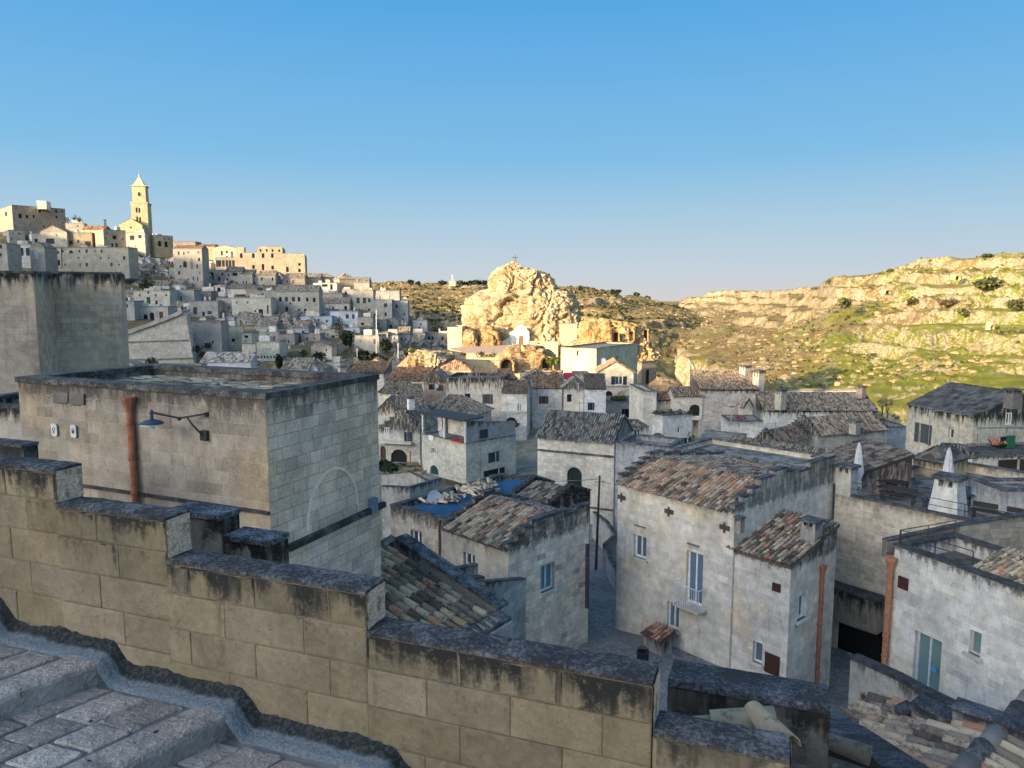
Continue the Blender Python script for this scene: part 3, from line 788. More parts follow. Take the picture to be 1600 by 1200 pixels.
def shrub(label, p, rx, rz, color=(.06, .08, .03), n=220, group=None, name='bush', cat='bush', s=None):
    m = MB(); p = Vector(p); leaves(m, p + Vector((0, 0, rz * .7)), rx, rz, n, s or rx * .14)
    o = m.build(name, LEAF, None, color, origin=p); return tag(o, label, cat, group)
def wire(label, a, b, sag=.5, r=.012, group=None):
    a, b = Vector(a), Vector(b); m = MB()
    m.tube([a.lerp(b, i / 12) - Vector((0, 0, sag * 4 * (i / 12) * (1 - i / 12))) for i in range(13)], r, 4)
    return tag(m.build('overhead_cable', METAL, None, (.16, .16, .16), origin=a), label, 'cable', group)
# ------------------------------------------------------------------ terrain
def lerp_secs(secs, u):
    if u <= secs[0][0]: return secs[0][1]
    for (ua, A), (ub, B) in zip(secs[:-1], secs[1:]):
        if ua <= u <= ub:
            k = (u - ua) / (ub - ua); return [(a[0] + (b[0] - a[0]) * k, a[1] + (b[1] - a[1]) * k) for a, b in zip(A, B)]
    return secs[-1][1]
def loft(name, secs, nu, nt, m, step=0, amp=.8, rough=1., cliffn=.012, thr=0.0, fine=0, color=(1, 1, 1), **props):
    us = np.linspace(secs[0][0], secs[-1][0], nu); V = np.zeros((nt, nu, 3)); K = len(secs[0][1])
    for j, u in enumerate(us):
        kn = lerp_secs(secs, u); tv = np.linspace(0, K - 1, nt)
        vv = np.interp(tv, range(K), [k[0] for k in kn]); dd = np.interp(tv, range(K), [k[1] for k in kn])
        ys = (600 - vv) / F; y = CP + ys * SP
        V[:, j, 0] = dd * ((u - 800) / F) / y; V[:, j, 1] = dd; V[:, j, 2] = dd * (-SP + ys * CP) / y
    kw_ = max(1, nu // 45); ker = np.hanning(kw_ + 2)[1:-1]; ker /= ker.sum(); Vp = np.pad(V, ((0, 0), (kw_ // 2, kw_ - 1 - kw_ // 2), (0, 0)), mode='edge')
    dev = Vp[:, :, 2] / Vp[:, :, 1]; sm = np.stack([np.convolve(r_, ker, 'valid') for r_ in dev]); dp = np.stack([np.convolve(r_, ker, 'valid') for r_ in Vp[:, :, 1]])
    V[:, :, 0] *= dp / V[:, :, 1]; V[:, :, 1] = dp; V[:, :, 2] = sm * dp
    for i in range(nt):
        for j in range(nu):
            x, y, z = V[i, j]
            n = noise.multi_fractal(Vector((x * .02, y * .02, z * .02)), .9, 2.1, 5)
            z2 = z + rough * n * 1.0 + rough * .22 * noise.fractal(Vector((x * .22, y * .22, z * .22)), .8, 2.1, 3)
            if step:
                mk_ = noise.noise(Vector((x * cliffn, y * cliffn, 5.1)))
                w = min(1, max(0, (mk_ - thr) * 4 + .5))
                q = (z2 + 3.5 * noise.noise(Vector((x * .015, y * .015, 1.)))) / step + noise.noise(Vector((x * .05, y * .05, 0))) * .35
                fr = q - math.floor(q); t = min(1, max(0, (fr - .5) / .26)); S = t * t * (3 - 2 * t)
                z2 += amp * w * (S - fr) * step
                if fine:
                    q = z2 / fine + 1.1 * noise.fractal(Vector((x * .05, y * .05, 3.)), .8, 2., 3); fr = q - math.floor(q); t = min(1, max(0, (fr - .5) / .3)); S = t * t * (3 - 2 * t); w2 = min(1, max(0, .5 + 3. * noise.noise(Vector((x * .03, y * .03, 8.)))))
                    z2 += .85 * w2 * (S - fr) * fine
            V[i, j, 2] = z2
    me = np_mesh(name, V.reshape(-1, 3), grid_faces(nt, nu), m, True)
    o = bpy.data.objects.new(name, me); COL.objects.link(o); o['kind'] = 'structure'; o.color = (*color, 1)
    for k, v in props.items(): o[k] = v
    return o
# flat distant land, out to the horizon
mb = MB(); S_ = 14000
mb.face((-S_, -3000, -72), (S_, -3000, -72), (S_, S_, -72), (-S_, S_, -72))
mb.build('ground', HILL, None, kind='structure', green=3., rocky=.2, scrub=.5)
LEFT = [(-700, [(300, 700), (300, 520), (360, 400), (440, 300), (540, 200), (640, 120)]),
        (0, [(385, 640), (362, 450), (372, 400), (430, 320), (520, 220), (650, 120)]),
        (200, [(405, 600), (384, 430), (392, 400), (440, 330), (520, 230), (650, 120)]),
        (330, [(440, 560), (412, 420), (418, 385), (450, 330), (520, 235), (650, 120)]),
        (470, [(450, 520), (428, 400), (436, 370), (465, 325), (525, 240), (650, 120)]),
        (560, [(480, 480), (464, 370), (470, 345), (492, 300), (540, 230), (650, 125)]),
        (630, [(520, 430), (492, 340), (500, 320), (520, 285), (555, 225), (650, 128)]),
        (700, [(560, 360), (538, 310), (545, 290), (558, 255), (580, 210), (650, 130)]),
        (780, [(600, 300), (580, 240), (585, 225), (592, 205), (605, 180), (655, 125)])]
loft('hillside', LEFT, 260, 150, HILL, step=5, amp=.7, rough=1.6, thr=-.1, green=3., rocky=2.2, scrub=.15)
def hillD(u, v):
    kn = lerp_secs(LEFT, u)[2:]
    for (va, da), (vb_, db) in zip(kn[:-1], kn[1:]):
        if va <= v <= vb_: return da + (db - da) * (v - va) / (vb_ - va)
    return kn[0][1] if v < kn[0][0] else kn[-1][1]
PLAT = [(380, [(460, 1500), (444, 950), (462, 760), (490, 620), (510, 520), (540, 460)]),
        (640, [(460, 1500), (444.5, 950), (463, 760), (489, 620), (512, 560), (560, 420)]),
        (690, [(460, 1500), (444.5, 950), (466, 760), (486, 640), (520, 600), (565, 420)]),
        (760, [(460, 1500), (445, 930), (465, 760), (488, 640), (524, 600), (570, 400)]),
        (900, [(470, 1400), (451, 860), (472, 700), (500, 600), (515, 560), (600, 300)]),
        (960, [(475, 1350), (458, 830), (474, 700), (497, 600), (515, 550), (610, 290)]),
        (1010, [(485, 1300), (469, 800), (482, 700), (500, 600), (522, 540), (615, 290)]),
        (1050, [(500, 1200), (479, 760), (488, 700), (504, 620), (530, 540), (620, 290)]),
        (1090, [(510, 1150), (491, 735), (500, 690), (512, 620), (538, 540), (625, 290)]),
        (1135, [(530, 1100), (507, 700), (513, 660), (521, 600), (548, 520), (628, 290)]),
        (1165, [(560, 1100), (535, 690), (540, 650), (550, 590), (570, 500), (630, 290)])]
loft('plateau', PLAT, 430, 170, HILL, fine=3., step=9, amp=.95, rough=1.8, thr=.0, green=1., rocky=.55, scrub=.9)
RIGHT = [(985, [(575, 760), (560, 540), (564, 500), (572, 440), (588, 380), (602, 340), (627, 290), (665, 230)]),
         (1030, [(562, 700), (545, 520), (551, 490), (560, 460), (574, 410), (596, 360), (625, 300), (670, 230)]),
         (1056, [(485, 1200), (475, 1000), (490, 900), (502, 800), (538, 500), (572, 410), (615, 315), (680, 230)]),
         (1090, [(480, 1250), (462, 950), (482, 880), (503, 740), (530, 500), (575, 390), (620, 305), (680, 225)]),
         (1130, [(480, 1250), (458, 930), (480, 860), (502, 650), (522, 500), (570, 385), (620, 300), (690, 215)]),
         (1200, [(480, 1100), (457, 820), (474, 720), (500, 560), (527, 455), (575, 365), (625, 290), (700, 205)]),
         (1275, [(480, 1000), (453, 680), (468, 580), (495, 480), (530, 410), (575, 350), (630, 275), (720, 190)]),
         (1300, [(470, 950), (440, 560), (460, 510), (492, 450), (530, 390), (575, 335), (635, 265), (725, 185)]),
         (1380, [(450, 900), (425, 540), (448, 490), (485, 430), (525, 375), (575, 320), (640, 250), (740, 175)]),
         (1440, [(440, 850), (411, 520), (438, 470), (478, 410), (522, 360), (575, 305), (645, 240), (750, 165)]),
         (1600, [(420, 800), (401, 480), (430, 430), (472, 380), (518, 335), (575, 285), (650, 225), (760, 155)]),
         (2300, [(400, 700), (380, 420), (410, 370), (460, 320), (510, 285), (575, 240), (660, 190), (780, 130)])]
loft('ravine_hillside', RIGHT, 700, 330, HILL, step=8, amp=1., rough=2., thr=-.2, fine=2.6, cliffn=.01, green=.75, rocky=.9, scrub=.3)

# village floor: inverse-distance surface through known heights
ZP = [(-25, 8, -4), (0, 4, -5), (10, 12, -12), (-4, 20, -12), (0, 28, -15.7), (5, 30, -15.7), (10, 27, -15.4), (5, 36, -16.4), (6, 42, -17.2), (5, 50, -18.5), (-15, 40, -17), (12, 32, -15.2),
      (15, 22, -16), (25, 20, -15), (14, 30, -17.3), (13.5, 27, -16.8), (16, 33, -17.3), (30, 40, -15.5), (50, 55, -16.5), (-10, 70, -20.5), (-16, 82, -22), (-8, 88, -20.5), (10, 75, -19), (25, 82, -17.5), (50, 90, -18), (-10, 110, -19), (15, 110, -18.5), (90, 120, -26), (-40, 110, -19.5),
      (0, 150, -19), (30, 140, -19), (60, 150, -26), (-30, 150, -19), (0, 175, -17.5), (-20, 190, -16.5), (25, 190, -17), (50, 190, -34), (-60, 150, -17), (110, 150, -40), (0, 230, -26), (40, 240, -48), (90, 220, -50), (-35, 240, -24), (-45, 15, -5), (-45, 60, -12)]
def groundz(x, y):
    sw = 0; sz = 0
    for (a, b, c) in ZP:
        w = 1 / ((x - a) ** 2 + (y - b) ** 2 + 4) ** 1.6; sw += w; sz += w * c
    return sz / sw
xs = np.linspace(-70, 130, 170); ys = np.concatenate([np.linspace(5, 60, 90), np.linspace(61, 250, 110)])
V = np.array([[(x, y, groundz(x, y) + .12 * noise.noise(Vector((x * .4, y * .4, 0)))) for x in xs] for y in ys])
me = np_mesh('village_ground', V.reshape(-1, 3), grid_faces(len(ys), len(xs)), SOIL, True)
o = bpy.data.objects.new('village_ground', me); COL.objects.link(o); o['kind'] = 'structure'
# street paving laid as one sheet over the village floor
xs = np.linspace(-6, 22, 90); ys = np.linspace(24, 70, 130)
V = np.array([[(x, y, groundz(x, y) + .16) for x in xs] for y in ys])
me = np_mesh('street', V.reshape(-1, 3), grid_faces(len(ys), len(xs)), PAVE, True)
o = bpy.data.objects.new('street', me); COL.objects.link(o); o['kind'] = 'structure'; o.color = (.30, .31, .32, 1)

# the town's upper ridge, up behind and to the left of the photographer (unseen; its crest is shaped to keep the low sun off the valley)
def ridge_mesh():
    sd = Vector((SUN_DIR.x, SUN_DIR.y)).normalized(); sp = Vector((-sd.y, sd.x))
    if sp.y < 0: sp = -sp
    prof = RIDGE; ss = np.linspace(-700, 900, 130); ps = [30, 70, 120, 180, 225, 250, 290, 400]; fr = [0, .06, .2, .5, .82, 1, .95, .55]
    V = np.zeros((len(ps), len(ss), 3))
    for j, s in enumerate(ss):
        H = np.interp(s, [a for a, b in prof], [b for a, b in prof])
        for i, (p_, f_) in enumerate(zip(ps, fr)):
            base = -6 if s < 120 else -20
            q = sd * p_ + sp * s
            V[i, j] = (q.x, q.y, base + (H - base) * f_ + (noise.noise(Vector((s * .05, p_ * .05, 0))) * 1.0 if f_ < 1 else 0))
    me = np_mesh('town_ridge', V.reshape(-1, 3), grid_faces(len(ps), len(ss)), HILL, True)
    o = bpy.data.objects.new('town_ridge', me); COL.objects.link(o); o['kind'] = 'structure'
    o['green'] = 0.; o['rocky'] = 1.; o['scrub'] = .5
RIDGE = [(-700, 66), (0, 63), (30, 62), (45, 61.5), (55, 60), (78, 60.5), (93, 58.5), (102, 55), (127, 53), (140, 55), (152, 59.5), (200, 66), (249, 86), (351, 94), (384, 97), (462, 102), (520, 103), (900, 100)]
ridge_mesh()

# ------------------------------------------------------------------ rock masses
def rock_mass(name, label, rows, d, dk=.55, amp=1., na=150, nz=110, color=(1, 1, 1), freq=.16, seed=0., pad=2., group=None):
    vs_ = [r[0] for r in rows]; V = np.zeros((nz, na, 3))
    for i in range(nz):
        v = vs_[0] + (vs_[-1] - vs_[0]) * (i / (nz - 1)) ** 1.0
        ul = np.interp(v, vs_, [r[1] for r in rows]); ur = np.interp(v, vs_, [r[2] for r in rows])
        a = P(ul, v, d); b = P(ur, v, d); cx = (a.x + b.x) / 2; rx = (b.x - a.x) / 2 * 1.05; ry = rx * dk + pad * min(1, rx / 3)
        for j in range(na):
            t = 2 * math.pi * j / (na - 1); c, s = math.cos(t), math.sin(t)
            p = Vector((cx + rx * math.copysign(abs(c) ** .62, c), d + ry * math.copysign(abs(s) ** .55, s), a.z))
            n = Vector((c, s * .9, .2)).normalized()
            q = (p + Vector((seed, seed * 2, 0))) * freq
            wq = q + noise.noise_vector(q * 2.) * .22
            vd = noise.voronoi(Vector((wq.x * 1.1, wq.y * 1.1, wq.z * .36)))[0]; e = vd[1] - vd[0]; crack = -1.5 * max(0, .07 - e) / .07
            qv = Vector((wq.x * 2.4 + 7, wq.y * 2.4, wq.z * 1.5)); vd2 = noise.voronoi(qv)[0]; crack2 = -.5 * max(0, .12 - (vd2[1] - vd2[0])) / .12
            f1 = noise.fractal(Vector((q.x * 1.2, q.y * 1.2, q.z * .7)), .9, 2.1, 3) * .8 + 1.1 * (noise.cell(noise.voronoi(Vector((wq.x * 1.1, wq.y * 1.1, wq.z * .36)))[1][0] * 7.3) - .5) + .55 * (noise.cell(noise.voronoi(Vector((wq.x * 2.4 + 7, wq.y * 2.4, wq.z * 1.5)))[1][0] * 5.1) - .5)
            f2 = (noise.ridged_multi_fractal(Vector((q.x * 4, q.y * 4, q.z * 2.6)), .8, 2.1, 5, 1., 2.) - 1) * .38 + noise.fractal(q * 9, .7, 2.2, 4) * .5
            lz = p.z * .55 + 1.6 * noise.noise(q * 1.3); fr = lz - math.floor(lz); ledge = .6 * (fr if fr < .8 else (1 - fr) * 4) - .3
            k = min(1., rx / 4.)
            p += n * (f1 + crack + crack2 + f2 + ledge) * amp * k
            p.z += amp * .7 * noise.noise(q * 3) * k
            V[i, j] = p
    cap = V[0].mean(axis=0); V = np.concatenate([np.repeat(cap[None, None], na, 1), V], 0)
    c0 = V.reshape(-1, 3).mean(axis=0); c0[2] = V[:, :, 2].min()
    me = np_mesh(name, V.reshape(-1, 3) - c0, grid_faces(nz + 1, na), ROCK, False)
    o = bpy.data.objects.new(name, me); COL.objects.link(o); o.location = c0; o.color = (*color, 1)
    tag(o, label, 'rock', group); return o
rock_mass('rock_crag', 'huge sunlit limestone crag with a cross on its summit, centre of the town',
          [(409, 797, 811), (416, 789, 817), (420, 783, 823), (424, 776, 851), (430, 772, 861), (438, 768, 866), (450, 766, 869), (454, 760, 882), (462, 743, 894),
           (468, 732, 901), (478, 727, 905), (500, 723, 907), (520, 721, 909), (545, 722, 911), (562, 722, 914)], 205, .5, .95, 380, 300, freq=.13)
rock_mass('rock_outcrop', 'long sunlit cliff with cave mouths to the right of the big crag',
          [(498, 925, 950), (503, 912, 975), (510, 908, 995), (518, 906, 1008), (530, 905, 1016), (545, 903, 1021), (565, 900, 1026), (600, 897, 1030), (640, 894, 1034)], 190, .42, 1.2, 240, 130, seed=31, color=(.95, .86, .7))
rock_mass('boulder', 'rounded boulder with hollowed caves below the sunlit church forecourt',
          [(538, 808, 832), (542, 797, 846), (548, 790, 860), (556, 785, 870), (566, 783, 876), (584, 782, 880), (600, 782, 882)], 168, .5, .8, 110, 60, seed=11, color=(.82, .74, .66), freq=.2)
rock_mass('rock_outcrop', 'grassy sunlit rock knoll at the left foot of the crag, above pink-roofed houses',
          [(548, 648, 688), (552, 640, 700), (560, 632, 706), (572, 626, 700), (586, 614, 688), (600, 606, 690), (615, 600, 692)], 152, .5, .8, 120, 60, seed=5, freq=.2)
rock_mass('boulder', 'dark rounded boulder beside the left bastion of the crag',
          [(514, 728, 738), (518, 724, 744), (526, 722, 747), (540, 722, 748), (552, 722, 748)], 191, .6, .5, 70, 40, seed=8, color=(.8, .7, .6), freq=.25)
rock_mass('boulder', 'brown boulder at the foot of the crag left of the white chapel front',
          [(508, 756, 768), (513, 750, 776), (522, 746, 781), (534, 745, 782), (550, 744, 783)], 193, .5, .5, 70, 40, seed=18, color=(.8, .68, .52), freq=.25)
rock_mass('rock_pinnacle', 'pale sunlit rock pinnacle standing left of the tiled roof with two chimneys',
          [(556, 1064, 1070), (562, 1059, 1079), (572, 1056, 1086), (584, 1056, 1088), (600, 1058, 1090), (630, 1052, 1096)], 128, .5, .5, 80, 60, seed=3, freq=.22)
rock_mass('rock_outcrop', 'brown shaded rock beside the dark archway right of the stairway',
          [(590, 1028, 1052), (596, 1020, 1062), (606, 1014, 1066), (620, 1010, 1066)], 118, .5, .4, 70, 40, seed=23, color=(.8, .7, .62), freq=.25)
# caves in the outcrop
for k, (u, v, w, h, d, lab) in enumerate(((962, 526, 8, 14, 184, 'tall dark cave doorway high in the cliff, left of two others'), (986, 525, 7, 14, 185, 'narrow cave opening in the middle of the sunlit cliff'),
                                (1008, 524, 6, 18, 187.5, 'arched cave doorway near the right end of the sunlit cliff'), (855, 567, 16, 18, 160, 'dark cave mouth under the rounded boulder'), (792, 570, 18, 18, 160.5, 'wide dark cave left of the rounded boulder'))):
    c = P(u, v, d); sc = d / F; m = MB(); n = 12; out = []
    w2, h2 = w * sc / 2, h * sc
    out = [(-w2, 0)] + [(-w2 * math.cos(math.pi * i / n) * (1 + .1 * math.sin(i * 3)), h2 - w2 + w2 * math.sin(math.pi * i / n)) for i in range(n + 1)] + [(w2, 0)]
    t = thing('cave_opening', lab, 'cave', (c.x, c.y, c.z - h2 / 2))
    o2 = [(x * 1.3, z * 1.12) for x, z in out]; z0 = c.z - h2 / 2
    m.strip([Vector((c.x + x, c.y - 1.2, z0 + z)) for x, z in o2], [Vector((c.x + x, c.y - .9, z0 + z)) for x, z in out]); m.strip([Vector((c.x + x, c.y - .9, z0 + z)) for x, z in out], [Vector((c.x + x, c.y + 1.5, z0 + z)) for x, z in out])
    m.build('rim', ROCK, t, (.8, .7, .58))
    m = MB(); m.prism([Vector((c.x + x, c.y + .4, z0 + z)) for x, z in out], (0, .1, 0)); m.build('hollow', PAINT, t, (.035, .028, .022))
# ------------------------------------------------------------------ near and middle houses
MASK = np.zeros((1200, 1600), bool)
def H(label, uL, uC, uR, vt, vb, d, th, wins=(), auto=(), stones=(), hk={}, **kw):
    h = House(label, uL, uC, uR, vt, vb, d, th, **kw)
    for w in wins:
        k = w[6] if len(w) > 6 else {}
        h.win(w[0], *w[1:5], kind=w[5], **k)
    for a in auto: h.auto(a[0], a[1], a[2] if len(a) > 2 else 1, **(a[3] if len(a) > 3 else {}))
    if d > 120: MASK[int(vt):int(vb), max(0, int(uL)):int(uR)] = True
    return h.done(stones, **hk)
GLZ = dict(glass=(.05, .10, .13)); BLUEW = dict(glass=(.08, .2, .24), frame=(.7, .72, .72)); TEAL = dict(shutter=(.02, .07, .075)); DK = dict(shutter=(.02, .025, .025)); BRN = dict(shutter=(.10, .05, .03))
CAPD = (.20, .205, .21)
# --- big plain house on the left with the street lamp
B = House('large brown tufa house with a flat stony roof, street lamp and terracotta downpipe', 30, 415, 590, 624, 900, 10.4, 66.5, color=(.365, .32, .26), roof='flat', par=.17, zb=-7, cap=(.26, .25, .22), rcol=(.75, .78, .66), stain=.7, drip=.5, ochre=1., over=.05)
B.done(('L', 'R'), core=1.12, fcol={'R': (.80, .63, .50)}, slimit=330, ch=.19, Lr=(.29, .46), proud=.004)  # right face: pale plaster, its colour lightened and warmed further against dim blue light
q_ = [B.R.p(.3, B.zt - .12, -.3), B.R.p(B.a - .3, B.zt - .12, -.3), B.B.p(B.a - .3, B.zt - .12, -.3), B.B.p(.3, B.zt - .12, -.3)]
tile_roof(B.root, q_, B.eR, 'slabs', color=(.26, .25, .19), name='roof_bed', thick=.04)
# ledges, blind arch
m = MB(); h1 = B.R.len; m.box(B.R.p(h1 / 2 + .2, -3.76, .04), B.R.d * (h1 / 2 - .12), B.R.n * .045, Vector((0, 0, .05))); m.build('string_course', CAP, B.root, (.2, .2, .19))
m = MB(); m.box(B.L.p(B.b / 2, -3.13, .02), B.L.d * B.b / 2, B.L.n * .025, Vector((0, 0, .025))); m.build('string_course', CAP, B.root, (.16, .15, .14))
ha, _ = B.R.hz(478, 800); hb, _ = B.R.hz(560, 800); za = B.R.hz(525, 728)[1]; r = (hb - ha) / 2
m = MB(); n = 20; ar = [(ha + r - r * math.cos(math.pi * i / n), za - r * 1.15 + r * 1.15 * math.sin(math.pi * i / n)) for i in range(n + 1)]
a2 = [(ha, -3.70)] + ar + [(hb, -3.68)]; mc = ha + r
inn = [(mc + (x - mc) * .93, z - (.05 if 0 < i < len(a2) - 1 else 0)) for i, (x, z) in enumerate(a2)]
m.strip([B.R.p(x, z, .012) for x, z in a2], [B.R.p(x, z, .02) for x, z in inn]); m.strip([B.R.p(x, z, .0) for x, z in a2], [B.R.p(x, z, .012) for x, z in a2])
m.strip([B.R.p(x, z, .02) for x, z in inn], [B.R.p(x, z, -.0) for x, z in inn]); m.build('blind_arch', BLOCK, B.root, (.84, .70, .56), topz=99., stain=0., drip=1., ochre=.5)
pipe('thick terracotta downpipe on the brown tufa house near the street lamp', B.L, 209, 640, 800, r=.055, out=.075)
# street lamp on bracket
f = B.L; hz = f.hz
def fp(f, u, v, out=0.): h, z = f.hz(u, v); return f.p(h, z, out)
t = thing('street_lamp', 'black bracket street lamp with a blue-white saucer shade on the brown house', 'street lamp', tuple(fp(f, 322, 682, 0)))
a = fp(f, 324, 646, .02); c = fp(f, 322, 680, .02); lampd = a + f.n * .4 + (fp(f, 268, 655, 0) - fp(f, 324, 646, 0)) * .9
m = MB(); m.box(c, f.d * .065, f.n * .04, Vector((0, 0, .075))); m.build('wall_box', METAL, t, (.02, .02, .022))
m = MB(); m.tube([a, a.lerp(lampd, .5) + Vector((0, 0, .0)), lampd + Vector((0, 0, .16))], .016, 6); m.build('arm', METAL, t, (.02, .02, .022))
mid = a.lerp(lampd, .5); m = MB(); m.tube([c + f.n * .04, c + (mid - c) * .35 + Vector((0, 0, .09)) + f.n * .07, c + (mid - c) * .7 + Vector((0, 0, .10)), mid], .014, 6); m.build('brace', METAL, t, (.02, .02, .022))
m = MB(); m.lathe(a - Vector((0, 0, .04)), [(.0, 0), (.035, .0), (.035, .06), (0, .06)], 8); m.lathe(mid - Vector((0, 0, .03)), [(.0, 0), (.03, .0), (.03, .045), (0, .045)], 8); m.build('joint', METAL, t, (.02, .02, .022))
m = MB(); m.lathe(lampd, [(.165, -.012), (.168, .0), (.12, .028), (.05, .048), (.025, .06), (.022, .14), (.036, .155), (.02, .19), (.0, .2)], 20); m.build('lamp_shade', METAL, t, (.03, .05, .09), smooth=False)
m = MB(); m.lathe(lampd, [(.0, -.105), (.035, -.1), (.05, -.045), (.16, -.026), (.16, -.014), (0, -.014)], 20); m.build('diffuser', PAINT, t, (.6, .68, .75))
# two round white plaques
for u, v, lab, ic in ((88, 671, 'white enamel plaque with a lamp sign, left of the pair on the brown house', 0), (118, 673, 'white enamel plaque with a bucket sign, right of the pair on the brown house', 1)):
    p = fp(f, u, v, .03); t = thing('wall_plaque', lab, 'wall plaque', tuple(p))
    m = MB(); out = []
    for (sx, sz) in ((1, 1), (-1, 1), (-1, -1), (1, -1)):
        for k in range(5):
            an = math.atan2(sz, sx) - math.pi / 4 + math.pi / 2 * k / 4; out.append(p + f.d * (sx * .035 + .035 * math.cos(an)) + Vector((0, 0, sz * .062 + .045 * math.sin(an))))
    m.prism(out, f.n * .015); m.build('plate', PAINT, t, (.55, .56, .55))
    m = MB()
    if ic == 0:
        m.tube([p + f.n * .02 + f.d * (.03 * math.cos(q)) + Vector((0, 0, .01 + .03 * math.sin(q))) for q in np.linspace(0, 6.28, 13)], .006, 4); m.box(p + f.n * .02 - Vector((0, 0, .04)), f.d * .008, f.n * .004, Vector((0, 0, .02)))
    else:
        m.box(p + f.n * .02 - Vector((0, 0, .01)), f.d * .022, f.n * .004, Vector((0, 0, .025))); m.tube([p + f.n * .02 + f.d * (.024 * math.cos(q)) + Vector((0, 0, .015 + .03 * math.sin(q))) for q in np.linspace(0, 3.14, 9)], .005, 4)
    m.build('emblem', PAINT, t, (.06, .07, .08))
for u0, v0, u1, v1 in ((86, 613, 109, 629), (111, 615, 134, 632)):
    m = MB(); a, b, c, d_ = fp(f, u0, v0, .03), fp(f, u1, v0, .03), fp(f, u1, v1, .03), fp(f, u0, v1, .03); m.prism([a, b, c, d_], f.n * .01); m.build('patch', MORTAR, B.root, (.17, .165, .15))
m = MB(); f = B.R; c = fp(f, 579, 790, .06); t = thing('electric_box', 'blue-grey electric meter box at the corner of the brown tufa house', 'meter box', tuple(c))
m.box(c, f.d * .095, f.n * .04, Vector((0, 0, .14))); m.build('box', PAINT, t, (.17, .21, .26)); m = MB(); m.box(c + f.n * .043, f.d * .08, f.n * .005, Vector((0, 0, .12))); m.build('lid', PAINT, t, (.2, .25, .31))
# --- tall windowless walls further left
H('tall windowless tufa building with dark roof edge, left of the big brown house', 55, 55, 188, 427, 600, 30, 26, b=5, color=(.60, .48, .36), roof='flat', par=.2, zb=-9, cap=(.25, .24, .22), stain=.95, drip=.9, ochre=1., stones=(), cat='building', name='building')
H('windowless ochre-patched building cut off by the left picture edge', -160, -160, 51, 425, 600, 25.5, 22, b=5, color=(.58, .46, .35), roof='flat', par=.2, zb=-9, cap=(.25, .24, .22), stain=.95, drip=.7, ochre=1., cat='building', name='building')
m = MB(); m.tube([P(53, 432, 27.9), P(57, 500, 27.9), P(57, 620, 27.9)], .06, 8); tag(m.build('drainpipe', CLAY, None, (.55, .55, .53), origin=P(57, 620, 27.9)), 'pale drainpipe in the gap between the two tall windowless buildings', 'drainpipe')
H('low grey house behind a thick dark coping at the left picture edge', -90, -90, 32, 636, 760, 19, -8, b=2.5, color=GREY, roof='flat', par=.2, zb=-9, cap=(.16, .16, .16), stain=.9, drip=.4)
# --- roof with blue tarpaulin
M2 = H('tufa house with blue tarpaulin and heaps of loose tiles on its roof', 607, 692, 730, 813, 900, 33, 50, a=8.5, b=3.7, color=GREY, roof='flat', par=.3, zb=-17, cap=(.22, .22, .215), rcol=(.4, .4, .4),
       wins=[('L', 642, 830, 659, 853, 'win', dict(glass=(.04, .07, .09)))], stones=('L',), hk=dict(ch=.27, proud=.012, slimit=200))
O = M2.O; zt = M2.zt
def pt2(x, y, z): return Vector((O.x + M2.eR.x * x + M2.eL.x * y, O.y + M2.eR.y * x + M2.eL.y * y, z))
t = thing('tarpaulin', 'blue tarpaulin spread over the flat roof under heaps of tiles', 'tarpaulin', tuple(pt2(4, 2, zt - .25)))
m = MB(); nx, ny = 26, 14
for i in range(nx):
    for j in range(ny):
        q = []
        for (a_, b_) in ((i, j), (i + 1, j), (i + 1, j + 1), (i, j + 1)):
            x = .35 + (M2.a - .7) * a_ / nx; y = .35 + (M2.b - .7) * b_ / ny
            q.append(pt2(x, y, zt - .2 + .10 * noise.noise(Vector((x * 1.6, y * 1.6, 0))) + .25 * (1 - abs(b_ / ny - .5) * 2)))
        m.face(*q)
m.build('sheet', CLOTH, t, (.03, .10, .19), smooth=True)
Ms = []
for cx, cy, n_, sp in ((2.2, 2.0, 70, .75), (4.6, 1.9, 120, 1.0), (5.6, 2.4, 60, .6)):
    for k in range(n_):
        x = cx + random.gauss(0, sp * .6); y = cy + random.gauss(0, sp * .45)
        if not (.4 < x < M2.a - .4 and .4 < y < M2.b - .4): continue
        z = zt + .02 + random.uniform(0, .35) * max(0, 1 - math.hypot(x - cx, y - cy) / sp) + .05
        M = Matrix.Translation(pt2(x, y, z)) @ Matrix.Rotation(random.gauss(.6, .5), 4, 'Z') @ Matrix.Rotation(random.uniform(-.3, .3), 4, 'X') @ Matrix.Rotation(random.uniform(-.4, .4), 4, 'Y'); Ms.append(M)
t = thing('tile_heap', 'heaps of loose pale and orange roof tiles on the blue tarpaulin', 'tile heap', tuple(pt2(4, 2, zt)))
pieces(t, 'roof_tile', TILES, Ms, TILE, (1.9, 1.7, 1.4), 260)
dish('round blue-grey satellite dish on the tarpaulin roof', pt2(1.7, 2.3, zt - .1), .36, (-.1, -1, .15), (.33, .42, .50))
antenna('thin television antenna standing among the tile heaps', pt2(5.2, 2.4, zt), 2.2)
pipe('dark downpipe between the tarpaulin house and the grey tiled house', M2.L, 688, 818, 905, r=.05, color=(.16, .10, .08))
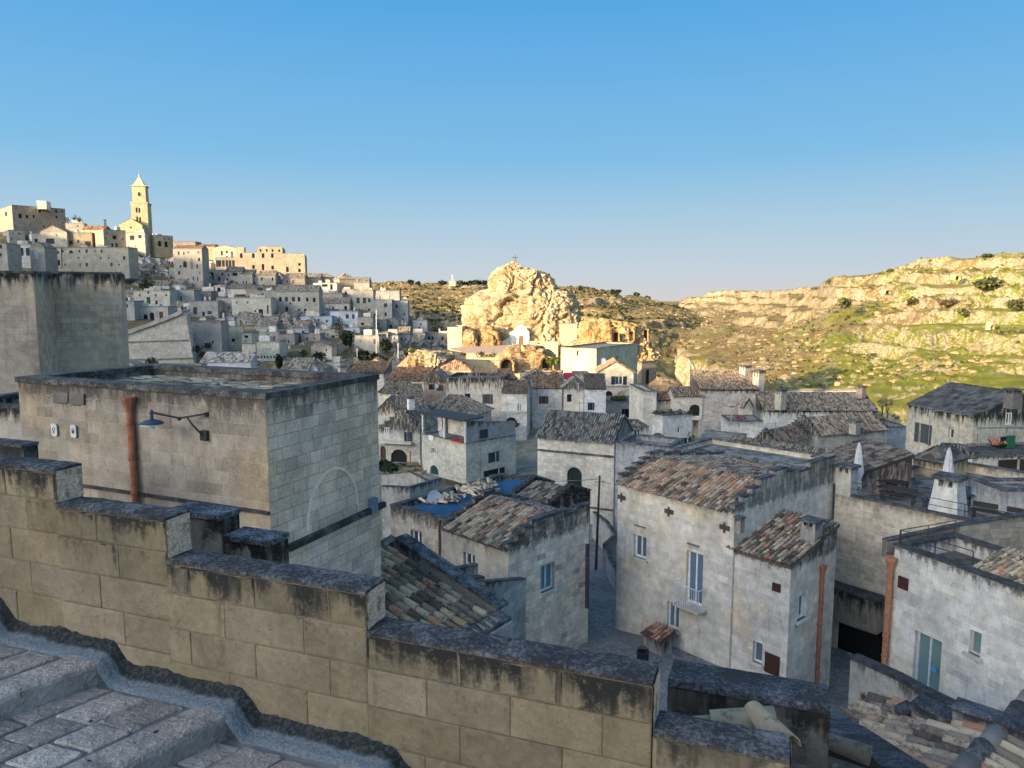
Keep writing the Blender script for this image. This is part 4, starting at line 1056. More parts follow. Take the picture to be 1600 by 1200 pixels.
# --- grey tiled house with stepped gable and blue window
M3 = House('pale house with weathered grey tile roof, stepped gable and a blue-curtained window', 692, 793, 920, 857, 1005, 28, 45, color=(.56, .53, .46), roof='sgL', rise=.85, zb=-16.5, tiles='parts', rcol=(1.0, .96, .9), stain=.75, drip=.5, ochre=.9, cap=CAPD, nsteps=4)
M3.R.prof = [(0, M3.zt), (0, M3.zt + .15), (.55, M3.zt + .15), (.55, M3.zt + .38), (.95, M3.zt + .38), (.95, M3.zt + .6), (1.4, M3.zt + .6), (1.4, M3.zt + .82), (3.6, M3.zt + .9), (3.6, M3.zt + .6), (4.2, M3.zt + .6), (4.2, M3.zt + .75), (M3.a, M3.zt + .7), (M3.a, M3.zt)]
M3.win('L', 724, 865, 742, 886, 'win', glass=(.04, .07, .09)); M3.win('R', 845, 882, 867, 923, 'win', glass=(.06, .22, .28), frame=(.66, .68, .68))
M3.done(('R',), fcol={'R': (.74, .64, .51)}, ch=.25, slimit=300, proud=.012)  # beige right face, its colour lifted and warmed to offset bluish shade
H('old dark tiled roof behind crumbling parapets, behind the stepped-gable house', 800, 862, 922, 792, 900, 34, 45, color=DARKST, roof='sgL', rise=.5, zb=-17, rcol=(.9, .88, .82), stain=.9, drip=1.2, ochre=.3, cap=(.12, .12, .12), hk=dict(ch=.27, slimit=0), stones=('R',), tiles='tiles')
# --- tiled roof right behind the parapet
V1 = P(621, 850, 15.4); V2 = P(782, 968, 13.75); V2.z = V1.z - .88
dv = (V2 - V1); rd = Vector((dv.y, -dv.x, 0)).normalized(); rd = rd if rd.y < 0 else -rd
t = thing('house', 'low house with a steep coppo-tile roof just beyond the parapet', 'house', (V1.x, V1.y, -9))
ri = V1 + rd * .25; rj = V2 + rd * .25
tile_roof(t, [ri, rj, rj + rd * 2.75, ri + rd * 2.75], dv, 'parts', color=(1.35, 1.2, 1.0), pitch=.205, row=.31, limit=300)
pr = dict(topz=V1.z + .2, stain=.9, drip=.7, ochre=.3)
m = MB(); up = Vector((0, 0, .12)); m.prism([V1 + up, V2 + up, V2 - Vector((0, 0, 4)), V1 - Vector((0, 0, 5))], -rd * .25); m.build('wall', BLOCK, t, (.36, .34, .30), **pr)
nrm = dv.cross(Vector((0, 0, 1))).normalized()
L_ = dv.length; ax = dv.normalized(); az = ax.cross(rd).normalized(); az = az if az.z > 0 else -az
for k in range(5):
    m = MB(); m.box(V1 + ax * L_ * (k + .5) / 5 + up + az * .035 - rd * .09, ax * (L_ / 10 - .008), rd * .17, az * .035); m.build('coping_stone', CAP, t, (.34, .35, .35))
m = MB(); E0 = V2 + dv.normalized() * .12; m.prism([E0 + Vector((0, 0, .05)), E0 + rd * 2.8 + Vector((0, 0, .05)), E0 + rd * 2.8 - Vector((0, 0, 4)), E0 - Vector((0, 0, 4))], dv.normalized() * .2); m.build('wall', BLOCK, t, (.44, .42, .38), **pr)
m = MB(); m.box(E0 + rd * 1.4 + Vector((0, 0, .09)), rd * 1.4, dv.normalized() * .16, Vector((0, 0, .03))); m.build('coping_stone', CAP, t, (.3, .3, .3))
m = MB(); m.prism([V1 + up, V1 + rd * 1.6 + up - Vector((0, 0, .3)), V1 + rd * 1.6 - Vector((0, 0, 4)), V1 - Vector((0, 0, 4))], -ax * .2); m.build('wall', BLOCK, t, (.34, .32, .28), **pr)
# --- stepped yard walls under the grey tiled house
def fwall(label, pts, hgt, thick=.22, color=CREAM, cap=CAPD, ch=0, base=None, group=None, name='wall', stain=.8, drip=.7, coph=.05):
    """free-standing wall along points given as (u, v of its top, distance)"""
    q = [P(*p) for p in pts]; lo = min(p.z for p in q) - hgt; lo = base if base is not None else lo
    t = thing(name, label, 'wall', (q[0].x, q[0].y, lo), group)
    pr = dict(topz=max(p.z for p in q), stain=stain, drip=drip, ochre=.5)
    for a, b in zip(q[:-1], q[1:]):
        e = (b - a); n = Vector((-e.y, e.x, 0)).normalized()
        if n.dot(a) < 0: n = -n
        m = MB(); m.prism([a, b, Vector((b.x, b.y, lo)), Vector((a.x, a.y, lo))], n * thick)
        w = m.build('wall', STONE if not ch else BLOCK, t, tuple(c * (.75 if ch else 1) for c in color), **pr)
        if ch:
            f = Face(Vector((a.x, a.y, 0)), Vector((e.x, e.y, 0)).normalized(), -n, math.hypot(e.x, e.y)); masonry(w, f, lo, min(a.z, b.z), color, ch, **pr)
        ex = e.normalized(); nz = ex.cross(n); nz = nz if nz.z > 0 else -nz; k = max(1, int(e.length / 1.2))
        for i in range(k):
            m = MB(); m.box(a.lerp(b, (i + .5) / k) + n * thick / 2 + nz * coph / 2, ex * (e.length / 2 / k - .006), n * (thick / 2 + .03), nz * coph / 2); m.build('coping_stone', CAP, t, cap)
    return t
fwall('stepped pale yard wall with dark coping below the grey tiled house, upper step', [(700, 893, 26.2), (747, 883, 27)], 3, color=(.42, .40, .36))
fwall('pale yard wall with dark coping in front of the stepped-gable house, carrying a terracotta spout', [(717, 905, 23.5), (757, 903, 24.3)], 4, color=(.42, .40, .36))
fwall('broad pale yard wall with long dark coping left of the blue-curtained window', [(757, 911, 23.4), (821, 905, 25.8)], 6, color=(.42, .40, .36), ch=.25)
f0 = P(780, 945, 24); t = thing('spout_pot', 'small terracotta hopper fixed on the pale yard wall', 'terracotta hopper', tuple(f0 - Vector((0, .3, 0))))
m = MB(); m.lathe(f0 - Vector((0, .35, .35)), [(.05, 0), (.07, .15), (.16, .35), (.17, .45), (.12, .45)], 10); m.build('hopper', CLAY, t, (.34, .17, .09)); m = MB(); m.tube([f0 - Vector((0, .35, .35)), f0 - Vector((0, .35, .8))], .05, 8); m.build('pipe', CLAY, t, (.34, .17, .09))
a = P(742, 915, 24.2); t = thing('wall_lamp', 'small black swan-neck lamp on the coping beside the coppo-tile roof', 'wall lamp', tuple(a))
m = MB(); m.tube([a + Vector((-.05, 0, .1)), a + Vector((.05, -.1, .0)), a + Vector((.15, -.15, -.2)), a + Vector((.25, -.2, -.32))], .03, 6); m.build('arm', METAL, t, (.03, .03, .03))
m = MB(); m.lathe(a + Vector((.28, -.2, -.45)), [(.18, 0), (.16, .04), (.05, .1), (.03, .15)], 12); m.build('lamp_shade', METAL, t, (.03, .03, .035))
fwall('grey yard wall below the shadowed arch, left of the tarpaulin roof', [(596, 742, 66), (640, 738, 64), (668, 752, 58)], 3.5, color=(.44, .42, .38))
fwall('low curved yard wall just behind the tarpaulin roof', [(596, 760, 48), (640, 762, 47), (690, 748, 50)], 3.5, color=(.46, .44, .39)); fwall('pale yard wall between the loggia house and the arched-door house', [(770, 752, 62), (835, 742, 64)], 3.5, color=(.50, .48, .42))
# --- house with the corrugated tile roof and the arched door
M4 = H('tall cream house with ribbed grey tile roof, string course and dark arched door', 840, 960, 979, 689, 850, 56, 65.7, a=5.4, color=(.66, .62, .53), roof='gL', rise=1.6, zb=-21, rcol=(.95, 1.02, 1.06), tiles='tiles', stain=.7, drip=.5,
       wins=[('L', 886, 730, 909, 765, 'archdoor', dict(shutter=(.015, .03, .025)))])
h0, _ = M4.L.hz(885, 740); h1, _ = M4.L.hz(910, 740); m = MB(); mc = (h0 + h1) / 2; rr = abs(h1 - h0) / 2; zt_ = M4.L.hz(897, 729)[1]
for (ra, rb) in ((rr + .06, rr + .28),):
    n = 14; A = [(mc - ra * math.cos(math.pi * i / n), zt_ - rr + ra * math.sin(math.pi * i / n)) for i in range(n + 1)]; Bq = [(mc - rb * math.cos(math.pi * i / n), zt_ - rr + rb * math.sin(math.pi * i / n)) for i in range(n + 1)]
    m.strip([M4.L.p(x, z, .07) for x, z in A], [M4.L.p(x, z, .07) for x, z in Bq]); m.strip([M4.L.p(x, z, .07) for x, z in Bq], [M4.L.p(x, z, 0) for x, z in Bq])
m.build('arch_moulding', BLOCK, M4.root, (.55, .53, .48), topz=99., stain=0., drip=1., ochre=0.)
for v in (708, 790):
    z = M4.L.hz(900, v)[1]; m = MB(); m.box(M4.L.p(M4.b / 2, z, .05), M4.L.d * M4.b / 2, M4.L.n * .06, Vector((0, 0, .07))); m.build('string_course', CAP, M4.root, (.34, .34, .33))
m = MB(); f = M4.R
for k in range(6): m.box(f.p(.3 + k * .42, M4.zt - .9, .03), f.d * .18, f.n * .02, Vector((0, 0, .75)))
m.build('shutter', PAINT, M4.root, (.13, .22, .33), label='pale blue boarded screen under the roof end')
H('blue-grey walled terrace block right of the arched-door house', 962, 1046, 1062, 700, 800, 50, 60, a=3.5, color=(.45, .45, .45), roof='flat', par=.3, zb=-19, cap=(.3, .31, .32), stain=.5)
H('small pale house with one blue window behind the ribbed tile roof', 980, 980, 1014, 668, 705, 66, 6, b=4, color=PALE, roof='flat', zb=-19, wins=[('R', 991, 672, 1001, 686, 'win', dict(glass=(.04, .07, .12)))])
rock_mass('boulder', 'small dark domed stone on the terrace above the blue-grey wall', [(677, 1024, 1032), (681, 1020, 1038), (688, 1018, 1041), (692, 1018, 1041)], 62, .6, .25, 40, 20, seed=4, color=(.4, .38, .35), freq=.6)
# --- main white house right of the alley
A = House('large white house with red-brown tile roof, stepped side gable and a glazed balcony door', 965, 1148, 1300, 796, 1060, 29.2, 39.6, color=(.64, .60, .52), roof='sgL', rise=.75, k=.28, zb=-16.6, tiles='parts', rcol=(1.1, .98, .88), stain=.65, drip=.45, ochre=1., vary=.14, cap=CAPD)
A.R.prof = [(h, A.zt + w) for h, w in ((0, 0), (0, .12), (.6, .12), (.6, .38), (1.2, .38), (1.2, .64), (1.8, .64), (1.8, .95), (2.9, .95), (2.9, 1.15), (3.9, 1.15), (3.9, .95), (4.8, .95), (4.8, .8), (6.0, .85), (6.0, 1.05), (A.a, 1.15), (A.a, 0))]
W_ = dict(frame=(.78, .79, .78), glass=(.09, .14, .19))  # blue of the reflected sky is put into the glass colour
for b_, k_ in (((990, 837, 1010, 872), 'win'), ((1072, 863, 1098, 945), 'doorglassbalcwhite'), ((1042, 942, 1061, 983), 'win')): A.win('L', *b_, kind=k_, **W_)
A.done(('L', 'R'), core=1.18, fcol={'R': (.66, .59, .49)}, ch=.25, slimit=300, proud=.006)  # right face colour warmed to make up for its bluish light
for (u, v) in ((972, 777), (1046, 799), (1133, 824)):
    h, z = A.L.hz(u, v); m = MB(); m.box(A.L.p(h, z, .04), A.L.d * .24, A.L.n * .02, Vector((0, 0, .1))); m.box(A.L.p(h, z, .07), A.L.d * .04, A.L.n * .02, Vector((0, 0, .22))); m.build('tie_plate', METAL, A.root, (.06, .055, .05))
for (u, v) in ((1001, 822), (1084, 851)):
    h, z = A.L.hz(u, v); m = MB(); m.box(A.L.p(h, z, .05), A.L.d * .3, A.L.n * .05, Vector((0, 0, .025))); m.build('drip_ledge', BLOCK, A.root, (.22, .2, .17), topz=99., stain=0., drip=1., ochre=0.)
A2 = House('lower annex of the white house with its own small tile roof and terracotta downpipe', 1152, 1236, 1308, 884, 1075, 27.35, 39.6, b=2.75, a=3.6, color=(.64, .60, .52), roof='shL', rise=.9, zb=-16.6, tiles='parts', rcol=(1.15, 1.08, .98), stain=.8, drip=.5, ochre=1., vary=.14, cap=CAPD)
A2.R.prof = [(h, A2.zt + w) for h, w in ((0, 0), (0, .1), (1.2, .1), (1.2, .35), (1.9, .35), (1.9, .7), (2.6, .7), (2.6, 1.0), (3.6, 1.0), (3.6, 0))]
for b_, k_ in (((1176, 1003, 1191, 1036), 'win'),): A2.win('L', *b_, kind=k_, **W_)
A2.win('R', 1246, 930, 1260, 967, 'win', **W_)
A2.done(('L', 'R'), core=1.15, fcol={'R': (.72, .64, .53)}, ch=.25, slimit=300, proud=.006)  # right face coloured lighter and warmer to counter weak blue skylight
for (b0, lab) in (((1195, 1017, 1218, 1050), 'dark brown metal notice panel low on the white house wall'), ((1207, 909, 1220, 924), 'small dark brown metal panel high on the white house wall')):
    f = A2.L; q = [fp(f, b0[0], b0[1], .03), fp(f, b0[2], b0[1] + (b0[2] - b0[0]) * .3, .03), fp(f, b0[2], b0[3] + 2, .03), fp(f, b0[0], b0[3] - 5, .03)]
    h0, h1 = f.hz(b0[0], b0[3])[0], f.hz(b0[2], b0[3])[0]; z0, z1 = f.hz(b0[0], b0[3] - 3)[1], f.hz(b0[0], b0[1])[1]
    c = f.p((h0 + h1) / 2, (z0 + z1) / 2, .03); t = thing('notice_panel', lab, 'panel', tuple(c))
    m = MB(); m.box(c, f.d * abs(h1 - h0) / 2, f.n * .02, Vector((0, 0, (z1 - z0) / 2))); m.build('board', PAINT, t, (.055, .025, .02))
    m = MB(); 
    for sx, sz in ((0, 1), (0, -1)): m.box(c + f.n * .025 + Vector((0, 0, sz * (z1 - z0) / 2)), f.d * abs(h1 - h0) / 2, f.n * .012, Vector((0, 0, .015)))
    m.build('frame', METAL, t, (.04, .02, .018))
pipe('tall terracotta downpipe on the annex corner of the white house', A2.R, 1282, 895, 1085, r=.085, color=(.36, .16, .09), bands=6)
p = A.R.p(5.6, A.zt - .35, .6); chimney('squat stone chimney with slotted cap beside the small annex roof', P(1267, 848, 28.9), .62, 1.05, (.36, .34, .30), th=39.6)
chimney('tiny round-capped clay vent at the corner where the annex joins the white house', P(1155, 832, 28.8), .3, .7, (.33, .29, .24), th=39.6)
# --- long cream parapet house behind the white house
C = H('long cream house with two small dark attic windows, behind the red-brown roof', 1046, 1300, 1335, 744, 830, 38.8, 45, a=5.0, color=(.66, .60, .47), roof='flat', par=.3, zb=-16, cap=(.40, .38, .32), stain=.3, drip=.4,
      wins=[('L', 1110, 729, 1124, 741, 'win', dict(frame=(.06, .04, .03), glass=(.03, .03, .035))), ('L', 1154, 737, 1168, 749, 'win', dict(frame=(.06, .04, .03), glass=(.03, .03, .035)))])
H('long low house under a wide dark tile roof behind the cream parapet', 1118, 1308, 1340, 750, 800, 46, 45, a=4.8, color=PALE, roof='gL', rise=1.35, zb=-16, rcol=(.95, .93, .9))
chimney('short cream chimney stub on the wide dark tile roof', P(1163, 726, 50), .6, 1.0, PALE, th=45)
# --- terrace house right of the white house
T = House('long tufa terrace wall with pale brick-like blocks, carrying the roof terrace with parasols', 1301, 1660, 1700, 846, 1000, 27.2, 39.6, a=12, color=(.56, .50, .40), roof='flat', par=.45, zb=-17, cap=(.2, .2, .2), rcol=(.9, .9, .88), stain=.5, drip=.6, ochre=1., over=.03)
T.win('L', 1304, 976, 1388, 1110, 'darkdeep')  # black panel across the alley mouth, painted in for its deep shade
T.done(('L',), core=1.2, ch=.26, slimit=300, proud=.005); TZ = T.zt - .45
t = thing('vault_wall', 'shadowed stone vault springing over the dark alley mouth beside the terrace wall', 'vault', tuple(P(1340, 1000, 31)))
f = T.L; h0 = f.hz(1384, 950)[0]; h1 = f.hz(1304, 950)[0]; m = MB(); z0, z1 = f.hz(1345, 972)[1], f.hz(1345, 922)[1]
m.box(f.p((h0 + h1) / 2, (z0 + z1) / 2, .4), f.d * abs(h1 - h0) / 2, f.n * .4, Vector((0, 0, (z1 - z0) / 2))); m.build('wall', STONE, t, (.26, .24, .2), topz=z1, stain=1., drip=1., ochre=.2)
m = MB(); m.box(f.p((h0 + h1) / 2, z1 + .05, .4), f.d * (abs(h1 - h0) / 2 + .05), f.n * .48, Vector((0, 0, .05))); m.build('coping_stone', CAP, t, (.15, .15, .15))
def rail(label, pts, z, h=.9, post=1.4, color=(.05, .04, .035), bars=2, group=None):
    q = [G(*p_, z) for p_ in pts] if z is not None else list(pts); t = thing('railing', label, 'railing', tuple(q[0]), group)
    for a, b in zip(q[:-1], q[1:]):
        for k in range(bars):
            m = MB(); m.tube([a + Vector((0, 0, h * (k + 1) / bars)), b + Vector((0, 0, h * (k + 1) / bars))], .018, 5); m.build('rail', METAL, t, color)
        n = max(1, int((b - a).length / post))
        for i in range(n + 1):
            p = a.lerp(b, i / n); m = MB(); m.tube([p, p + Vector((0, 0, h))], .018, 5); m.build('post', METAL, t, color)
rail('thin dark railing along the front edge of the roof terrace', [T.L.p(T.b - .2, T.zt + .08, -.12), T.L.p(T.b * .55, T.zt + .08, -.12), T.L.p(.5, T.zt + .08, -.12)], None, .6)
rail('thin rail at the rear of the terrace below the ochre wall', [(1428, 754), (1560, 786)], TZ, .9)
chimney('white tapering chimney with dark slotted cap in the middle of the terrace', G(1480, 806, TZ), .95, 1.95, (.60, .59, .54), th=39.6, taper=1.35)
chimney('cream chimney with slotted cap at the left end of the terrace', G(1322, 772, T.zt), .72, 1.5, (.52, .50, .44), th=39.6)
def umbrella(label, foot, h, r):
    foot = Vector(foot); t = thing('closed_umbrella', label, 'parasol', tuple(foot))
    m = MB(); m.tube([foot, foot + Vector((0, 0, h * .98))], .03, 6); m.build('pole', METAL, t, (.4, .4, .4))
    m = MB(); m.lathe(foot, [(.3, 0), (.3, .06), (.05, .08)], 12); m.build('base', METAL, t, (.05, .05, .05))
    m = MB(); n = 16; rings = []
    for z, k in ((.12, .75), (.2, 1.1), (.32, .75), (.45, 1.05), (.6, .8), (.75, .75), (.9, .5), (.98, .22), (1.0, .05)):
        rings.append([foot + Vector(((r * k * (1 + .3 * (j % 2) + .22 * math.sin(j * 2.3 + z * 9))) * math.cos(2 * math.pi * j / n), (r * k * (1 + .22 * (j % 2))) * math.sin(2 * math.pi * j / n), z * h + .04 * math.sin(j * 1.7))) for j in range(n)])
    for a, b in zip(rings[:-1], rings[1:]): m.strip(a, b, True)
    m.build('canopy', CLOTH, t, (.52, .52, .51))
umbrella('tall closed white parasol standing beside the cream terrace chimney', G(1338, 776, TZ), 2.7, .19)
umbrella('closed white parasol behind the white tapering chimney', G(1478, 778, TZ), 2.5, .2)
def furniture(lab, u, v, L, w, kind, th=-45, color=(.03, .028, .03)):
    p = G(u, v, TZ + .1); t = thing(kind, lab, kind.replace('_', ' '), (p.x, p.y, TZ)); p.z = TZ
    a = Vector((math.cos(R(th)), math.sin(R(th)), 0)); b = Vector((-a.y, a.x, 0)); zs = .72 if kind == 'table' else .42
    for k in range(4):
        m = MB(); m.box(p + b * (k - 1.5) * w / 2 + Vector((0, 0, zs)), a * L / 2, b * w * .23, Vector((0, 0, .025))); m.build('slat', PAINT, t, color)
    for sx in (-1, 1):
        for sy in (-1, 1):
            m = MB(); m.box(p + a * sx * (L / 2 - .1) + b * sy * w * .8 + Vector((0, 0, zs / 2)), a * .03, b * .03, Vector((0, 0, zs / 2 - .02))); m.build('leg', PAINT, t, color)
    if kind == 'bench':
        m = MB(); m.box(p + b * w * 1.05 + Vector((0, 0, .62)), a * L / 2, b * .025, Vector((0, 0, .11))); m.build('backrest', PAINT, t, color)
furniture('black slatted table beneath the slanting roof, left part of the terrace', 1390, 770, 1.5, .4, 'table'); furniture('black bench behind the left terrace table', 1372, 768, 1.5, .22, 'bench'); furniture('black bench in front of the left terrace table', 1402, 782, 1.6, .22, 'bench')
furniture('large black table right of the white tapering chimney', 1545, 796, 1.9, .45, 'table', color=(.07, .07, .08)); furniture('black bench left of the large right-hand terrace table', 1518, 790, 1.7, .22, 'bench'); furniture('black bench in front of the large right-hand terrace table', 1556, 812, 1.9, .22, 'bench')
furniture('low dark blue table at the foot of the white tapering chimney', 1452, 792, .6, .25, 'stool', color=(.03, .04, .07))
shrub('row of small red-flowered plants at the back of the terrace', G(1548, 783, TZ), .9, .3, (.12, .07, .04), 160, name='potted_plants', cat='plants', s=.05)
# shed with slanting roof, ochre house
H('lean-to with slanting roof, stained plaster wall and a dark glazed door on the terrace', 1345, 1345, 1424, 740, 778, 35.5, 8, b=4, color=PINK, roof='shL', rise=.85, zb=TZ, rcol=(.55, .57, .6), stain=.8, drip=1.6, wins=[('R', 1412, 724, 1421, 771, 'doorglass', dict(glass=(.02, .03, .03), frame=(.1, .1, .1)))])
H('ochre-walled house with flat grey slab roof right of the terrace lean-to', 1427, 1474, 1512, 724, 790, 38.5, 33, color=OCHRE, roof='hip', rise=.7, zb=-14, tiles='flat', rcol=(.8, .8, .78), stain=.8, drip=.8)
H('white-washed wall block with grey cap at the right end of the terrace', 1568, 1568, 1700, 768, 850, 31, 3, b=2, color=(.5, .5, .49), roof='flat', par=.1, zb=-13, stain=.4)
Q = H('big old house with dark slab roof and a closed tall shutter, upper right', 1417, 1522, 1650, 650, 760, 58, 11.5, b=7.3, a=8.4, color=(.50, .47, .38), roof='gL', rise=1.75, zb=-17, tiles='flat', rcol=(.62, .65, .66), stain=1., drip=1.3, ochre=.9,
      wins=[('L', 1436, 662, 1449, 693, 'shutdoor', dict(shutter=(.06, .07, .075))), ('L', 1482, 670, 1490, 685, 'win'), ('R', 1571, 645, 1580, 663, 'win', dict(glass=(.06, .1, .14)))])
chimney('dark smoke-stained chimney at the top right of the big old house', G(1581, 638, -7.9), .75, 1.5, (.16, .15, .14), th=11)
Q2 = H('cream house front with a square dark window and broken stepped top, right edge', 1500, 1520, 1690, 712, 800, 49, 8, a=9, b=3, color=(.56, .53, .42), roof='sgR', rise=.2, zb=-16, tiles='flat', rcol=(.5, .5, .5), stain=.9, drip=.7, wins=[('R', 1570, 718, 1592, 745, 'doorshut', dict(shutter=(.03, .025, .025)))])
m = MB(); p = P(1578, 700, 50.5); t = thing('green_door', 'green shuttered door beside the small red tile awning', 'door', (p.x, p.y, p.z)); m.box(p + Vector((0, 0, .45)), (.34, .05, 0), (0, .04, 0), (0, 0, .45)); m.build('leaf', PAINT, t, (.015, .10, .05)); m = MB(); m.box(p + Vector((-.5, .02, .4)), (.2, .03, 0), (0, .04, 0), (0, 0, .4)); m.build('opening', PAINT, t, (.01, .02, .015))
t = thing('awning', 'small red-tiled awning left of the green door', 'awning', tuple(P(1556, 695, 50.6))); a = P(1544, 686, 51.2); b = P(1567, 684, 51.2); c = P(1574, 694, 50.2); d_ = P(1551, 696, 50.2); tile_roof(t, [a, d_, c, b], (d_ - a), 'tiles', color=(1.3, .8, .6), thick=.04)
t = thing('metal_frame', 'thin metal pergola frame over the small awning', 'pergola frame', tuple(P(1527, 690, 49.5)))
for pts in ([P(1527, 692, 49.5), P(1527, 669, 49.5), P(1610, 669, 49.5)],): m = MB(); m.tube(pts, .025, 4); m.build('bar', METAL, t, (.08, .07, .06))
# --- white house on the right edge
E = House('white tufa house with double glass door and thick terracotta downpipe, right edge', 1390, 1760, 1900, 981, 1100, 18.8, 23, a=3.1, color=(.62, .60, .54), roof='flat', par=.5, zb=-15.5, cap=(.14, .14, .135), rcol=(.5, .5, .48), stain=.75, drip=.45, ochre=.9, over=.05)
E.win('L', 1426, 992, 1469, 1100, 'doorglass', frame=(.55, .6, .64), glass=(.17, .28, .28)); E.win('L', 1514, 986, 1533, 1024, 'win', glass=(.17, .28, .28), frame=(.5, .48, .42))
E.done(('L',), core=1.1, ch=.25, slimit=300, proud=.006)
pipe('thick terracotta downpipe at the left corner of the white right-hand house', E.L, 1396, 888, 1046, r=.11, color=(.38, .18, .10), out=.15, bands=5)
f = E.L; c = fp(f, 1412, 911, .03); t = thing('notice_panel', 'dark brown square panel beside the thick terracotta downpipe', 'panel', tuple(c)); m = MB(); m.box(c, f.d * .2, f.n * .02, Vector((0, 0, .22))); m.build('board', PAINT, t, (.05, .025, .02))
c = fp(f, 1459, 1046, .0); m = MB(); t = thing('round_sticker', 'small round blue sticker on the glass door', 'sticker', tuple(c)); cc = c; m.prism([cc + f.d * .1 * math.cos(q) + Vector((0, 0, .1 * math.sin(q))) for q in np.linspace(0, 6.283, 15)[:-1]], f.n * .01); m.build('disc', PAINT, t, (.05, .25, .5))
rail('thin rusty railing above the white right-hand house', [E.S.p(.2, E.zt + .08, -.1), E.S.p(E.b - .2, E.zt + .08, -.1)] if False else [E.B.p(.1, E.zt + .08, -.1), E.B.p(E.a - .1, E.zt + .08, -.1)], None, .5, 1.0)
rail('thin rusty railing slanting over the dark tile roof of the right-hand house', [E.L.p(E.b - .1, E.zt + .08, -.15), E.L.p(E.b - 2.6, E.zt + .08, -.4)], None, .5, 1.0)
O = E.O
def pe(x, y, z): return Vector((O.x + E.eR.x * x + E.eL.x * y, O.y + E.eR.y * x + E.eL.y * y, z))
tile_roof(E.root, [pe(.35, 5.0, E.zt - .42), pe(.35, .4, E.zt - .42), pe(2.7, .4, E.zt + .25), pe(2.7, 5.0, E.zt + .25)], -E.eR, 'parts', color=(1.25, 1.2, 1.05), name='inner_roof', limit=200)
fwall('brown stone rear parapet behind the white right-hand house', [(1385, 846, 26.2), (1500, 822, 26.8), (1640, 800, 27.6)], .7, color=(.30, .27, .22), ch=.22, base=-9.6, drip=.3)
fwall('low pale wall with rounded dark coping beside the alley, lower right', [(1329, 1030, 21.5), (1365, 1046, 20.6), (1400, 1062, 19.8), (1440, 1085, 18.8), (1490, 1110, 18)], 4, .28, (.44, .42, .37), cap=(.13, .13, .12), coph=.14)
a = P(1343, 1092, 20.3); t = thing('wall_pot', 'terracotta pipe topped by a small leafy pot on the pale alley wall', 'wall pot', tuple(a - Vector((0, .3, .5)))); m = MB(); m.lathe(a - Vector((0, .3, .5)), [(.06, 0), (.07, .3), (.14, .48), (.17, .6), (.12, .6)], 10); m.build('pot', CLAY, t, (.36, .17, .09)); m = MB(); leaves(m, a + Vector((0, -.3, .25)), .14, .14, 60, .03); m.build('plant', LEAF, t, (.08, .08, .05))
# kiosk, bin, manholes
H('little stone kiosk with a red tile lid standing in the paved square', 1006, 1036, 1052, 1001, 1040, 30.3, 39.6, color=(.36, .34, .31), roof='shL', rise=.18, zb=-16, tiles='tiles', rcol=(1.5, .95, .8), cat='kiosk', name='kiosk', hk=dict(cope=False))
q = G(1004, 1041, -15.2); t = thing('waste_bin', 'round black litter bin with a hoop beside the stone kiosk', 'litter bin', tuple(q)); m = MB(); m.lathe(q, [(.2, 0), (.24, .1), (.26, .6), (.26, .66), (.2, .66), (.18, .2)], 14); m.build('body', METAL, t, (.015, .015, .018)); m = MB(); m.tube([q + Vector((.24 * math.cos(k), 0, .62 + .24 * math.sin(k))) for k in np.linspace(0, math.pi, 9)], .02, 5); m.build('hoop', METAL, t, (.015, .015, .018))
for (u, v, lab) in ((964, 1030, 'larger dark manhole cover in the paved square'), (990, 1036, 'smaller dark manhole cover nearer the litter bin')):
    z = groundz(*G(u, v, -15.5).xy) + .17; q = G(u, v, z); m = MB(); s_ = .42 if u < 980 else .3; m.box(q, (s_, -.2, 0), (.15, s_ * .9, 0), (0, 0, .008)); tag(m.build('manhole_cover', METAL, None, (.05, .05, .055), origin=q), lab, 'manhole cover')
# alley: pole, ramp parapet, dark gutter pipe
a = P(931, 890, 44); b = P(937, 743, 44); t = thing('utility_pole', 'tall thin leaning pole rising from the alley between the two white houses', 'pole', tuple(a)); m = MB(); m.tube([a, b], [.09, .06], 8); m.build('shaft', METAL, t, (.045, .04, .038)); m = MB(); m.tube([b + Vector((-.3, 0, -.4)), b + Vector((.3, 0, -.4))], .03, 4); m.build('crossarm', METAL, t, (.1, .1, .1))
fwall('sloping ramp parapet with dark coping winding down beside the alley', [(926, 800, 54), (946, 815, 51), (962, 838, 47.5)], 3, color=(.5, .48, .42))
fwall('short kinked parapet at the foot of the ramp beside the white house', [(962, 838, 47.4), (947, 852, 45), (950, 872, 43), (961, 885, 41)], 1.6, color=(.46, .44, .4))
m = MB(); a = P(918, 850, 30.8); m.tube([a, P(917, 950, 30.4)], .09, 8); tag(m.build('downpipe', CLAY, None, (.05, .045, .045), origin=a), 'black downpipe on the alley corner of the stepped-gable house', 'downpipe')

